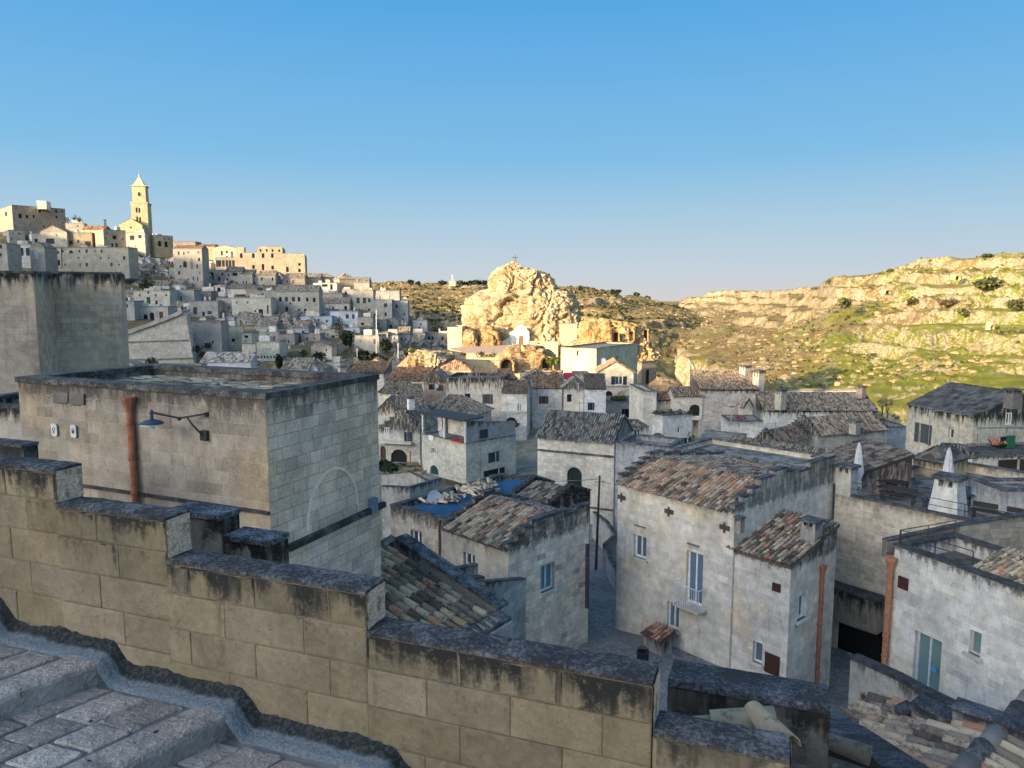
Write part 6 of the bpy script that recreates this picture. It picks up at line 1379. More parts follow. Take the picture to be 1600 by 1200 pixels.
TH('orange-roofed house, sunlit on its left side, with a tall thin chimney', 140, 161, 196, 358, 388, color=(.42, .37, .28), th=48, roof='flat', wins=[('R', 176, 368, 182, 374, W), ('R', 174, 380, 177, 387, W), ('R', 181, 380, 184, 387, W)], dd=-22, rcol=(1.5, 1., .6))
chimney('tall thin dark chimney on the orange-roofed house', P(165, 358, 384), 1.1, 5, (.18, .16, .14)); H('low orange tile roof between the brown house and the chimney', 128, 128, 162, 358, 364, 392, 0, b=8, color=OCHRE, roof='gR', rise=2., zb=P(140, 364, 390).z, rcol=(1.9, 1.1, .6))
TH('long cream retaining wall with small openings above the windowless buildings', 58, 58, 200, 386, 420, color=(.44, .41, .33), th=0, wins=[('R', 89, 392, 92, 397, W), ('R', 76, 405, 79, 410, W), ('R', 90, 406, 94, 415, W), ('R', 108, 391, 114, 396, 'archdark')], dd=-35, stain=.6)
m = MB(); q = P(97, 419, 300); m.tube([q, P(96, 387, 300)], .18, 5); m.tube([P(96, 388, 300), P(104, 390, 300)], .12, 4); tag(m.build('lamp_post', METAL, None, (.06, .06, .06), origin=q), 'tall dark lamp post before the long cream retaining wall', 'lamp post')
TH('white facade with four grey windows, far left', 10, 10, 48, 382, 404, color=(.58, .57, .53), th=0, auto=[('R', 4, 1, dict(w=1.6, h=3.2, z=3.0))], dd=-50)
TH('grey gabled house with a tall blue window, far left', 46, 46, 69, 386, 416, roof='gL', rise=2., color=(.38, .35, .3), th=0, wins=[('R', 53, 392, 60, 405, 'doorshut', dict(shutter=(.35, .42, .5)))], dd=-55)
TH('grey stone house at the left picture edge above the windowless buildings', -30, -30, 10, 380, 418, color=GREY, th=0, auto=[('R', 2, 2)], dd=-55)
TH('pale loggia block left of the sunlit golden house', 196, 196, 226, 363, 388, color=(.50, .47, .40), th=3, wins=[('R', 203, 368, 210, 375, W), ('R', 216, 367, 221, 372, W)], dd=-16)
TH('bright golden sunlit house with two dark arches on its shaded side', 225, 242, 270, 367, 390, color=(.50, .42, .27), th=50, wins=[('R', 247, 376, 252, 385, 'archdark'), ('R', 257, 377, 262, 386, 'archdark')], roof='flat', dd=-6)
# bell tower and cathedral
tw = 410
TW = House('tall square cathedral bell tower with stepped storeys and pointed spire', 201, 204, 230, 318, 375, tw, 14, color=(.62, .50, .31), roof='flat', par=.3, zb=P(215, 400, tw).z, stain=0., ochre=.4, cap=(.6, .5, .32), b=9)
for (u, v) in ((213.5, 328), (217.8, 328.5), (214.5, 342), (219, 343)): TW.win('R', u - 1.5, v - 4, u + 1.5, v + 4, 'archdark')
TW.done((), cope=False); c = Vector((TW.root.location.x, TW.root.location.y, 0)); hw = TW.a / 2
def ring(z, k): return [c + TW.eR * sx * hw * k + TW.eL * sy * hw * k + Vector((0, 0, z)) for sx, sy in ((-1, -1), (1, -1), (1, 1), (-1, 1))]
z1 = TW.zt; zc = P(213, 290, tw).z; ztip = P(213, 271, tw).z; pr = dict(topz=999., stain=0., drip=1., ochre=.3)
m = MB(); m.strip(ring(z1 + .1, 1.08), ring(z1 + 1.0, 1.08), True); m.face(*ring(z1 + 1., 1.08)); m.face(*ring(z1 + .1, 1.08)[::-1]); m.build('cornice', BLOCK, TW.root, (.62, .5, .31), **pr)
m = MB(); m.strip(ring(z1 + 1.0, .82), ring(zc, .8), True); m.face(*ring(zc, .8)); m.build('upper_storey', STONE, TW.root, (.62, .5, .31), **pr)
m = MB(); m.strip(ring(zc, .93), ring(zc + .5, .93), True); m.face(*ring(zc + .5, .93)); m.face(*ring(zc, .93)[::-1]); m.build('cornice', BLOCK, TW.root, (.62, .5, .31), **pr)
m = MB(); m.strip(ring(zc + .5, .62), ring(zc + 1.2, .6), True); m.strip(ring(zc + 1.2, .6), ring(zc + 4.8, .16), True); m.face(*ring(zc + 4.8, .16)); m.build('spire', BLOCK, TW.root, (.60, .5, .34), **pr)
m = MB(); m.lathe(c + Vector((0, 0, zc + 4.8)), [(.5, 0), (.9, .2), (.5, .6), (.45, 1.4), (.7, 1.6), (.25, 2.0)], 8); m.build('finial', BLOCK, TW.root, (.6, .5, .36), **pr)
m = MB(); q = c + Vector((0, 0, zc + 6.6)); m.box(q + Vector((0, 0, 1.1)), (.12, 0, 0), (0, .12, 0), (0, 0, 1.1)); m.box(q + Vector((0, 0, 1.4)), (.6, 0, 0), (0, .1, 0), (0, 0, .12)); m.build('cross', METAL, TW.root, (.12, .1, .08))
fz = Face(c - TW.eL * hw * .87 - TW.eR * hw * .87, TW.eR, -TW.eL, hw * 1.74); m = MB(); zz = (z1 + zc) / 2 + .5; m.prism([fz.p(hw * .87 + x, zz + z, .04) for x, z in ((-.45, -1.1), (.45, -1.1), (.45, .8), (0, 1.3), (-.45, .8))], fz.n * .02); m.build('window', PAINT, TW.root, (.03, .025, .02))
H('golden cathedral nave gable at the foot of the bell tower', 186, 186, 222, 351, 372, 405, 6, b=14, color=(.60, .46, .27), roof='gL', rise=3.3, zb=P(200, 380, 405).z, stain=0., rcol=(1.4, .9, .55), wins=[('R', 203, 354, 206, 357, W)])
# central upper houses
TH('tall grey church-like house with a big arched window, below the skyline', 270, 270, 315, 388, 448, color=(.42, .39, .34), th=2, wins=[('R', 278, 393, 280.5, 398, W), ('R', 286, 394, 288.5, 398, W), ('R', 286, 408, 292, 418, 'archdark'), ('R', 298, 403, 302, 421, 'archdoor', dict(shutter=(.2, .18, .15))), ('R', 307, 413, 309, 420, W), ('R', 301, 432, 303, 438, W), ('R', 308, 433, 310, 439, W)], roof='gR', rise=1.6, rcol=(1.3, .95, .75), dd=-5)
H('dark flat roof on the skyline right of the golden house', 270, 270, 305, 377, 386, 392, 3, b=9, color=(.30, .27, .24), roof='flat', zb=P(290, 390, 390).z, stain=.3, rcol=(.5, .5, .5))
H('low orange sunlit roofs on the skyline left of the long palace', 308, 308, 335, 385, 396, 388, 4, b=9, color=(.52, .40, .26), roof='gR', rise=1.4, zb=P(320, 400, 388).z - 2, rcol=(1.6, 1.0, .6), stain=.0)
H('pale pedimented house just left of the long palace', 333, 333, 369, 387, 412, 384, 3, b=9, color=(.52, .44, .33), roof='gL', rise=1.5, zb=P(350, 412, 384).z - 2, stain=.1, wins=[('R', 345, 392, 348, 399, W), ('R', 353, 392, 356, 399, W), ('R', 361, 393, 364, 400, W)])
TH('dark colonnaded restaurant terrace under the pedimented house', 336, 336, 378, 402, 426, color=(.33, .30, .26), th=3, auto=[('R', 8, 1, dict(w=1.3, h=3.2, z=3.0, kind='dark'))], dd=-8)
LP = House('long three-storey palace with two rows of windows on the skyline', 352, 368, 476, 395, 436, 362, 14, color=(.52, .44, .31), roof='flat', par=.2, zb=P(420, 436, 362).z - 3, stain=0., cap=(.5, .42, .3))
for u in (377, 396, 411, 425.5, 448, 468): LP.win('R', u - 2, 396, u + 2, 403, 'dark')
for u, v0, v1 in ((396, 414, 420), (411, 412, 422), (426, 415, 421), (449, 417, 425), (468, 411, 415), (468, 420, 425)): LP.win('R', u - 2, v0, u + 2, v1, 'dark' if u != 411 else 'archdark')
LP.done(()); H('upper floor on the roof of the long palace, lit gold on its left', 394, 402, 441, 385, 396, 365, 14, color=(.56, .46, .31), roof='flat', zb=P(420, 399, 365).z, stain=0., auto=[('R', 4, 1, dict(w=.9, h=1.2, z=1.9, kind='dark'))])
H('small box dormer at the left end of the long palace roof', 369, 369, 381, 386, 394, 368, 10, b=5, color=(.5, .42, .31), roof='flat', zb=P(375, 398, 365).z, stain=0.)
rows = [
 ('small pale wall house with a cave-like arch, left slope', 264, 264, 300, 418, 441, 'flat', PALE, 3, ()),
 ('tiny pale block right of the tall church-like house', 316, 316, 329, 411, 425, 'flat', PALE, 5, ()),
 ('arched cave house below the restaurant terrace', 320, 325, 352, 422, 442, 'flat', GREY, 20, [('R', 327, 425, 334, 437, 'archdark'), ('R', 341, 432, 344, 439, 'archdark')]),
 ('grey house with a dark arched balcony, right of the arched cave house', 352, 352, 378, 424, 448, 'gR', GREY, 6, [('R', 363, 426, 371, 431, W), ('R', 354, 434, 357, 443, 'archdark'), ('R', 368, 441, 372, 446, W)]),
 ('plain grey house with a sloping top under the long palace', 374, 374, 394, 428, 450, 'shR', GREY, 5, [('R', 379, 439, 381, 444, W), ('R', 384, 439, 386, 444, W)]),
 ('narrow white two-window tower house under the long palace', 393, 393, 403, 427, 449, 'flat', WHITE, 4, [('R', 396, 429, 399, 433, W), ('R', 396, 441, 399, 445, W)]),
 ('grey terraced house beside the narrow white tower house', 403, 403, 430, 430, 452, 'gR', GREY, 5, ()),
 ('small white gabled house with three black windows under the long palace', 421, 421, 442, 431, 447, 'gL', WHITE, 3, [('R', 426, 432, 429, 435, W), ('R', 430.5, 432, 433, 435, W), ('R', 435, 432, 438, 435, W)]),
 ('low grey ruin under the right end of the long palace', 444, 444, 476, 434, 452, 'gR', DARKST, 3, ()),
 ('grey-roofed house right of the low ruin', 470, 470, 500, 434, 450, 'gR', GREY, 3, [('R', 479, 446, 485, 450, S)]),
 ('white cubic house with black shutter and leafy terrace, upper middle', 489, 489, 526, 442, 462, 'flat', WHITE, 5, [('R', 503, 444, 512, 448, W), ('R', 516, 444, 520, 453, W)]),
 ('house with sunlit orange hipped roof on the crest, left of a smaller one', 490, 492, 522, 433, 444, 'hip', (.56, .45, .3), 20, [('R', 501, 435, 505, 442, W)]),
 ('house with wide sunlit orange roof at the right end of the crest', 520, 530, 556, 436, 456, 'hip', (.5, .4, .28), 30, [('L', 524, 441, 528, 450, W)]),
 ('central broad grey palazzo with seven windows and an arched door', 430, 430, 498, 455, 500, 'gR', (.45, .42, .36), 4, [('R', 436, 464, 440, 471, W), ('R', 445, 464, 450, 471, S), ('R', 456, 464, 461, 471, S), ('R', 465, 464, 469, 471, W), ('R', 478, 465, 482, 471, W), ('R', 489, 465, 493, 472, W), ('R', 446, 479, 450, 490, 'archdark'), ('R', 428, 489, 432, 498, W)]),
 ('left wing of the broad grey palazzo', 402, 402, 430, 454, 494, 'flat', (.42, .40, .35), 4, ()),
 ('large white house with terraces and an awning, left of the palazzo', 362, 362, 423, 465, 502, 'flat', (.60, .57, .48), 4, [('R', 371, 489, 378, 494, W), ('R', 385, 490, 397, 496, 'dark'), ('R', 417, 477, 419.5, 490, W), ('R', 404, 483, 411, 494, W)]),
 ('cream house with a lean-to roof above the large white house', 352, 352, 386, 451, 466, 'shR', CREAM, 3, [('R', 368, 460, 384, 464, 'dark')]),
 ('dark wedge-roofed house right of the cream lean-to house', 384, 384, 402, 450, 468, 'gL', DARKST, 3, ()),
 ('grey stone house with two windows left of the large white house', 338, 338, 363, 465, 494, 'flat', GREY, 4, [('R', 345, 486, 351, 492, S), ('R', 356, 479, 359, 482, W)]),
 ('long grey house with black shutters above the white-walled street', 296, 296, 340, 470, 497, 'flat', (.42, .40, .36), 4, [('R', 302, 480, 308, 491, S), ('R', 324, 486, 331, 491, S)]),
 ('small white roadside house next to a yellow block', 286, 286, 297, 473, 490, 'flat', WHITE, 3, [('R', 288, 480, 292, 486, W)]),
 ('pale yellow stone block at the top of the street ramp', 273, 273, 282, 480, 494, 'flat', (.6, .57, .38), 3, ()),
 ('grey house with three tall windows beside the cream balcony house', 265, 265, 303, 453, 478, 'flat', (.45, .43, .39), 4, [('R', 268, 466, 270.5, 473, W), ('R', 275, 463, 277, 471, W), ('R', 282, 463, 284, 471, W)]),
 ('cream house with green door and black balcony, left slope', 208, 208, 265, 454, 482, 'flat', (.60, .57, .46), 3, [('R', 229, 464, 235, 475, S, dict(shutter=(.02, .07, .05))), ('R', 230, 455, 233, 459, W)]),
 ('vaulted ground floor with four dark arches under the cream balcony house', 206, 206, 262, 479, 503, 'flat', (.50, .48, .43), 3, [('R', 209, 487, 215, 502, 'archdark'), ('R', 224, 491, 231, 503, 'archdark'), ('R', 234, 488, 241, 503, 'archdark'), ('R', 249, 487, 255, 498, 'doorshut', BRN)]),
 ('grey two-storey house beside the tall windowless building', 188, 188, 209, 470, 505, 'flat', (.45, .43, .4), 3, [('R', 196, 465, 200, 470, W)]),
 ('small white cottage with dark tiled roofs, left slope', 232, 232, 264, 446, 456, 'gR', WHITE, 3, ()),
 ('dark tiled roof cottage above the grey three-window house', 262, 262, 284, 444, 456, 'gR', PALE, 3, ()),
 ('white vaulted house with a dark round opening, middle slope', 316, 316, 352, 448, 464, 'flat', WHITE, 3, [('R', 339, 449, 345, 456, 'archdark')]),
 ('low round-cornered ruin under the white vaulted house', 302, 302, 330, 455, 472, 'flat', DARKST, 3, ()),
 ('flat-fronted pinkish house with two windows, right of the palazzo', 502, 502, 535, 458, 478, 'flat', (.44, .39, .33), 3, [('R', 512, 465, 515, 472, W), ('R', 524, 466, 527, 473, W)]),
 ('narrow cream house beside the tall triple-windowed house', 534, 534, 553, 452, 478, 'flat', (.5, .46, .38), 3, [('R', 538, 466, 541, 470, W)]),
 ('tall house with three dark windows in a row near the crest', 552, 552, 583, 453, 494, 'flat', (.46, .43, .37), 3, [('R', 557, 465, 562, 474, S), ('R', 567, 465, 572, 474, S), ('R', 575, 466, 579, 472, S), ('R', 575, 482, 578, 486, W)]),
 ('grey roofed block stepping above the triple-windowed house', 553, 553, 577, 441, 456, 'gR', (.42, .38, .33), 3, ()),
 ('low grey house with blue window at the right end of the crest', 583, 583, 624, 454, 470, 'flat', (.40, .38, .35), 3, [('R', 588, 460, 592, 465, W), ('R', 606, 461, 609, 465, W)]),
 ('wide grey house with a dark double window, right end of the slope', 582, 582, 612, 468, 506, 'flat', (.40, .38, .35), 3, [('R', 600, 474, 605, 480, S), ('R', 601, 488, 604, 494, W), ('R', 584, 490, 587, 494, W)]),
 ('pale house with small window on the rim above the ravine', 611, 611, 637, 470, 510, 'flat', (.46, .44, .41), 3, [('R', 618, 476, 621, 481, W), ('R', 631, 489, 633, 493, W)]),
 ('blue-white house with two dark windows and an outside stair, middle', 516, 516, 559, 486, 512, 'flat', (.55, .59, .64), 3, [('R', 540, 491, 545, 498, S), ('R', 550, 491, 554, 498, S)]),
 ('long blue-white terrace house left of the outside stair', 470, 470, 518, 494, 512, 'flat', (.50, .55, .62), 3, [('R', 497, 498, 499, 502, W), ('R', 509, 500, 512, 504, W), ('R', 485, 499, 488, 505, W)]),
 ('white house with a slanting parapet above the blue-white terrace', 490, 490, 518, 484, 498, 'flat', (.56, .58, .6), 3, [('R', 504, 490, 507, 494, W)]),
 ('round-gabled pale house above the blue-white one', 500, 500, 546, 474, 490, 'gR', PALE, 3, [('R', 538, 478, 542, 484, W)]),
 ('pale brown house with a roadside arch, right of the outside stair', 558, 558, 582, 495, 520, 'flat', (.46, .42, .36), 3, [('R', 564, 494, 569, 498, W), ('R', 564, 504, 569, 508, W)]),
 ('small white block below the blue-white house', 531, 531, 562, 512, 524, 'flat', (.55, .58, .62), 3, [('R', 552, 515, 554, 519, W)]),
 ('cream gabled house with a steep slanting top, above the parapet roof', 343, 345, 380, 510, 556, 'flat', (.60, .57, .44), 12, [('R', 356, 508, 359, 514, W), ('R', 368, 510, 371, 516, W), ('R', 362, 529, 367, 534, W)]),
 ('cream annex with a blind arch right of the steep gabled house', 377, 377, 393, 520, 560, 'flat', (.62, .59, .46), 4, [('R', 382, 524, 388, 528, W), ('R', 383, 531, 385, 534, W)]),
 ('long cream building with a row of little dark arches at its base', 398, 398, 436, 534, 574, 'flat', (.60, .58, .47), 3, [('R', u, 556, u + 2.5, 560, W) for u in range(402, 434, 5)]),
 ('cream corner block left of the building with little arches', 376, 378, 399, 537, 578, 'flat', (.60, .57, .44), 6, [('R', 393, 553, 396, 556, W)]),
 ('grey house with a semicircular blind arch, lower slope', 393, 393, 436, 519, 536, 'flat', (.46, .44, .40), 3, [('R', 397, 525, 405, 533, 'archdark'), ('R', 418, 522, 421, 526, W)]),
 ('long dark tiled roof above the blind-arch house', 380, 380, 432, 509, 522, 'gR', (.40, .38, .35), 4, ()),
 ('low pale vaulted roofs in the middle of the slope', 380, 380, 404, 500, 512, 'gR', PALE, 3, ()),
 ('pinkish flat house above the stone steps, lower slope', 434, 434, 460, 522, 546, 'flat', (.42, .38, .34), 3, [('R', 450, 531, 452, 536, W)]),
 ('grey houses with long roof and blue tarpaulin, lower slope', 458, 458, 482, 512, 530, 'gR', (.42, .44, .48), 3, ()),
 ('brown striped house right of the blue-roofed one, lower slope', 470, 470, 500, 522, 542, 'flat', (.44, .38, .33), 3, [('R', 479, 527, 481, 531, W), ('R', 490, 527, 492, 531, W)]),
 ('grey low house left of the dark evergreen tree', 500, 500, 530, 515, 532, 'flat', (.44, .41, .37), 3, [('R', 518, 524, 523, 528, W)]),
 ('cream round-gabled barn near the dark evergreen tree', 486, 486, 512, 540, 566, 'gL', (.48, .43, .35), 3, ()),
 ('narrow pale gabled house right of the round-gabled barn', 505, 505, 518, 542, 570, 'gL', PALE, 3, [('R', 509, 545, 511, 549, W)]),
 ('small grey block with one window beside the narrow gabled house', 516, 516, 531, 538, 562, 'flat', GREY, 3, [('R', 518, 545, 521, 549, W)]),
 ('big curved retaining wall house right of the dark evergreen tree', 554, 554, 592, 524, 556, 'flat', (.47, .44, .39), -6, ()),
 ('row house with small black windows above the ivy', 590, 590, 606, 520, 546, 'flat', (.45, .43, .39), 3, [('R', 595, 524, 598, 529, W)]),
 ('pale hipped house above the garden, lower right of the slope', 604, 604, 622, 524, 548, 'flat', (.52, .50, .44), 3, [('R', 604, 528, 606, 532, W), ('R', 615, 527, 617, 531, W)]),
 ('row house with a lean-to roof beside the sunlit knoll', 621, 621, 640, 522, 546, 'gR', (.47, .44, .39), 3, [('R', 624, 527, 628, 532, W), ('R', 633, 529, 635, 533, W)]),
 ('white house alone below the shadowed cliff, right end', 645, 645, 667, 500, 520, 'flat', (.55, .53, .50), 3, [('R', 654, 511, 656.5, 516, W)]),
 ('brown house with round doorway arches beside the sunlit bastion', 664, 664, 699, 521, 545, 'flat', (.42, .38, .32), 3, [('R', 669, 526, 672, 532, W), ('R', 690, 526, 693, 532, W), ('R', 674, 535, 680, 542, 'archdark'), ('R', 686, 535, 692, 542, 'archdark')]),
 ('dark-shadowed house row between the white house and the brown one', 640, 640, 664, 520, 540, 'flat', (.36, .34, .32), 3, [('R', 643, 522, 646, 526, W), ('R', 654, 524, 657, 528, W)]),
 ('small gabled hut with a dark door in the middle right of the slope', 603, 603, 622, 502, 520, 'gL', (.45, .43, .40), 3, [('R', 609, 508, 613, 513, W)]),
 ('stepped grey wall house under the wide grey house', 585, 585, 603, 500, 520, 'flat', (.42, .40, .37), 3, [('R', 590, 505, 592, 508, W)]),
 ('pale gabled cottage just above the parapet roof, middle', 448, 448, 482, 576, 596, 'gR', PALE, -6, [('R', 455, 580, 459, 584, W)]),
 ('white gabled cottage right of the pale one, above the parapet roof', 480, 480, 496, 574, 596, 'gL', WHITE, -4, ()),
 ('tiny grey gabled hut beside the white cottage above the parapet roof', 494, 494, 504, 576, 596, 'gL', GREY, -4, ()),
 ('white block house just above the parapet roof with a flat top', 506, 506, 532, 566, 590, 'flat', (.55, .54, .50), -3, [('R', 515, 572, 517, 575, W)]),
]
for (lab, uL, uC, uR, vt, vb, roof, colr, th, wn_) in rows:
    TH(lab, uL, uC, uR, vt, vb, roof, colr, th, wins=wn_, dd=-3)
# street lamp masts
for (u, v0, v1, lab) in ((588, 552, 484, 'tall pale lamp mast in the lower right of the slope'), (558, 572, 545, 'short pale lamp mast above the long ridge roof'), (622, 560, 536, 'pale lamp mast near the sunlit knoll')):
    d = 170; q = P(u, v0, d); m = MB(); m.tube([q, P(u, v1, d)], .12, 5); tag(m.build('lamp_mast', METAL, None, (.5, .5, .48), origin=q), lab, 'lamp mast')
tree('large dark evergreen tree on the lower slope', P(546, 552, 196), 2.6, 2.7, 1.0, (.012, .025, .012), 900, name='evergreen_tree'); tree('small dark tree in front of the long cream building', P(475, 570, 180), 1.3, 1.2, 1.6, (.03, .045, .02), 220); tree('small round tree at the foot of the ramp wall', P(238, 584, 150), 1.5, 1.3, 1.2, (.05, .06, .03), 260)
tree('dark bushy tree beside the small gabled barns', P(502, 566, 178), 2., 1.2, .5, (.025, .035, .02), 260); tree('narrow dark cypress-like tree among the lower houses', P(530, 530, 215), 1.5, 3.4, .5, (.02, .035, .02), 300)
for i_, (u, v, rx, rz) in enumerate(((578, 564, 2.6, 1.1), (592, 567, 2.2, 1.0), (604, 553, 1.3, 2.2), (566, 558, 1.6, .9), (640, 556, 1.4, .8), (436, 572, .8, 1.8))): shrub('dark green garden bush ' + ('below the big curved wall', 'at the foot of the ivy', 'of tall ivy on the lower houses', 'left of the big curved wall foot', 'beside the sunlit knoll', 'right of the building with little arches')[i_], P(u, v, 172), rx, rz, (.025, .04, .018), 320, group='dark garden growth on the lower slope', s=.4)
shrub('olive-green bushes on the left rocky slope', P(226, 450, 300), 3.5, 3, (.07, .085, .035), 240, s=.5)
for i_, (u, v) in enumerate(((309, 552), (318, 560), (325, 545))): shrub(('left', 'lowest', 'right')[i_] + ' dark shrub before the shadowed yard wall', P(u, v, 180), 1.7, 1., (.02, .03, .02), 150, group='shrubs by the shadowed yard', s=.2)

# the great ramp wall
t = thing('ramp_wall', 'huge battered retaining wall of the ascending street, left of centre', 'retaining wall', tuple(P(240, 590, 172)))
pts = [P(186, 524, 186), P(200, 521, 186), P(255, 500, 186), P(283, 488, 186), P(291, 492, 186), P(308, 600, 186), P(186, 600, 186)]
m = MB(); m.prism(pts, (0, 2, 0)); m.build('wall', STONE, t, (.50, .465, .41), topz=P(240, 505, 186).z, stain=.2, drip=1., ochre=.3)
pts2 = [(186, 518, 185.4), (200, 516, 185.4), (255, 496, 185.4), (284, 484, 185.4)]
for a, b in zip(pts2[:-1], pts2[1:]): m = MB(); p, q = P(*a), P(*b); m.prism([p, q, q + Vector((0, .8, 0)), p + Vector((0, .8, 0))], (0, 0, -1.)); m.build('parapet', STONE, t, (.40, .38, .35), topz=99., stain=0., drip=1., ochre=0.)
for v in (534, 562): m = MB(); a, b = P(188, v, 185.8), P(302 - (8 if v < 550 else 0), v - 3, 185.8); m.tube([a, b], .22, 5); m.build('string_course', STONE, t, (.36, .34, .31), topz=99., stain=0., drip=1., ochre=0.)
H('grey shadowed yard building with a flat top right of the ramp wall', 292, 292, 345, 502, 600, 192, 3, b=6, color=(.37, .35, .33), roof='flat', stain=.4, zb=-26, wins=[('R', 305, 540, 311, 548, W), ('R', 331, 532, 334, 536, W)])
H('whitewashed sloping wall with dark arch above the parapet roof', 312, 312, 392, 566, 600, 150, 2, b=4, color=(.55, .57, .6), roof='shR', rise=1.8, zb=-20, stain=.2, rcol=(1.4, 1.4, 1.4), wins=[('R', 313, 565, 321, 575, 'archdark')])
H('low white terrace wall just above the parapet roof, left', 246, 246, 314, 570, 600, 145, 0, b=3, color=(.60, .58, .52), roof='flat', zb=-19, stain=.3); H('tiny white shed with a blue door left of the low white terrace', 192, 192, 213, 571, 600, 140, 4, b=3, color=(.55, .56, .58), roof='gL', rise=.6, zb=-19, stain=.2)
H('long grey-tiled roof house with white wall and a chimney, just above the parapet roof corner', 545, 545, 600, 583, 600, 122, -3, b=6, color=(.58, .56, .52), roof='shR', rise=1.5, zb=-19, rcol=(.8, .75, .7)); chimney('pale sunlit chimney left of the long grey-tiled roof', P(535, 592, 118), 1.0, 2.2, (.55, .5, .42))
H('low house with a sunlit golden gable behind the long grey-tiled roof', 566, 566, 608, 574, 590, 136, 0, b=4, color=(.60, .50, .34), roof='gL', rise=1.6, zb=-19, stain=0., rcol=(1.4, 1.1, .8)); H('low sunlit golden wall left of the golden gable', 552, 552, 572, 574, 590, 138, 0, b=4, color=(.58, .48, .33), roof='flat', zb=-19, stain=0.)
# remaining small houses filling the terraces
near_marks = [('the bell tower', 215, 385), ('the tall church-like house', 293, 430), ('the long palace', 420, 432), ('the broad grey palazzo', 464, 478), ('the large white house', 392, 485), ('the cream balcony house', 236, 468), ('the ramp wall', 250, 500), ('the triple-windowed house', 567, 475), ('the blue-white houses', 520, 500),
              ('the cream steep-gabled house', 362, 530), ('the cream building with little arches', 416, 555), ('the dark evergreen tree', 546, 540), ('the round-gabled barn', 498, 555), ('the pale lamp mast', 588, 520), ('the sunlit knoll', 640, 560), ('the shadowed yard', 320, 540), ('the rim of the ravine', 630, 500)]
used = set(); cols_ = [('grey', GREY), ('pale', PALE), ('cream', CREAM), ('brown', BROWN), ('white', (.56, .55, .52)), ('dark grey', DARKST), ('bluish', (.44, .46, .49))]
rnd = random.Random(11); nfill = 0
for vb in range(392, 598, 9):
    u = 192 + rnd.uniform(0, 16)
    while u < 690:
        w = rnd.uniform(10, 19); h = rnd.uniform(8.5, 14)
        rid = np.interp(u, [190, 330, 470, 560, 630, 700], [394, 420, 438, 470, 500, 545])
        if vb < rid + 10 or (u < 200 and vb > 505) or (u < 305 and vb > 500): u += w; continue
        y0, y1, x0, x1 = int(vb - h), int(vb), int(u), int(u + w)
        if MASK[y0:y1, x0:x1].mean() > .68: u += w * .5; continue
        cn, cc = rnd.choice(cols_); roof = rnd.choice(['flat', 'flat', 'gR', 'gL', 'shR', 'hip']); nw = rnd.choice([0, 1, 1, 2, 2, 3])
        rt = {'flat': 'flat-roofed', 'gR': 'tile-roofed', 'gL': 'gabled', 'shR': 'lean-to', 'hip': 'hip-roofed'}[roof]; wt = ('blind', 'one-windowed', 'two-windowed', 'three-windowed')[nw]
        mk_, mu, mv = min(near_marks, key=lambda q: (q[1] - u - w / 2) ** 2 + 2 * (q[2] - vb) ** 2)
        du, dv_ = u + w / 2 - mu, vb - mv
        base_ = ('left of ' if du < 0 else 'right of ') if abs(du) > abs(dv_) * 1.3 else ('above ' if dv_ < 0 else 'below ')
        lab = None
        for siz in (('narrow',) if w < 13 else ('wide',) if w > 16 else ('small',)):
            for ext in ('', 'just ', 'well ', 'slightly ', 'directly ', 'closely '):
                cand = f'{siz} {cn} {rt} {wt} house {ext}{base_}{mk_} on the hillside'
                if cand not in used: lab = cand; break
        u0 = u
        if lab:
            used.add(lab); nfill += 1
            hh_ = TH(lab, u0, u0, u0 + w, vb - h, vb, roof, tuple(c * rnd.uniform(.85, 1.1) for c in cc), rnd.uniform(-8, 14), auto=[('R', nw, 1, dict(w=.8, h=1.5, z=1.7, kind=rnd.choice(['dark', 'dark', 'archdark'])))] if nw else (), dd=3, b=7)
            if rnd.random() < .35:
                m = MB(); p_ = hh_.R.p(hh_.a * rnd.uniform(.2, .8), hh_.zt + .5, -rnd.uniform(1.5, 4)); m.box(p_, (.3, 0, 0), (0, .3, 0), (0, 0, 1.3)); m.build('chimney', PAINT, hh_.root, (.5, .47, .4))
        u += w * rnd.uniform(.85, 1.15)
print('fill houses', nfill)

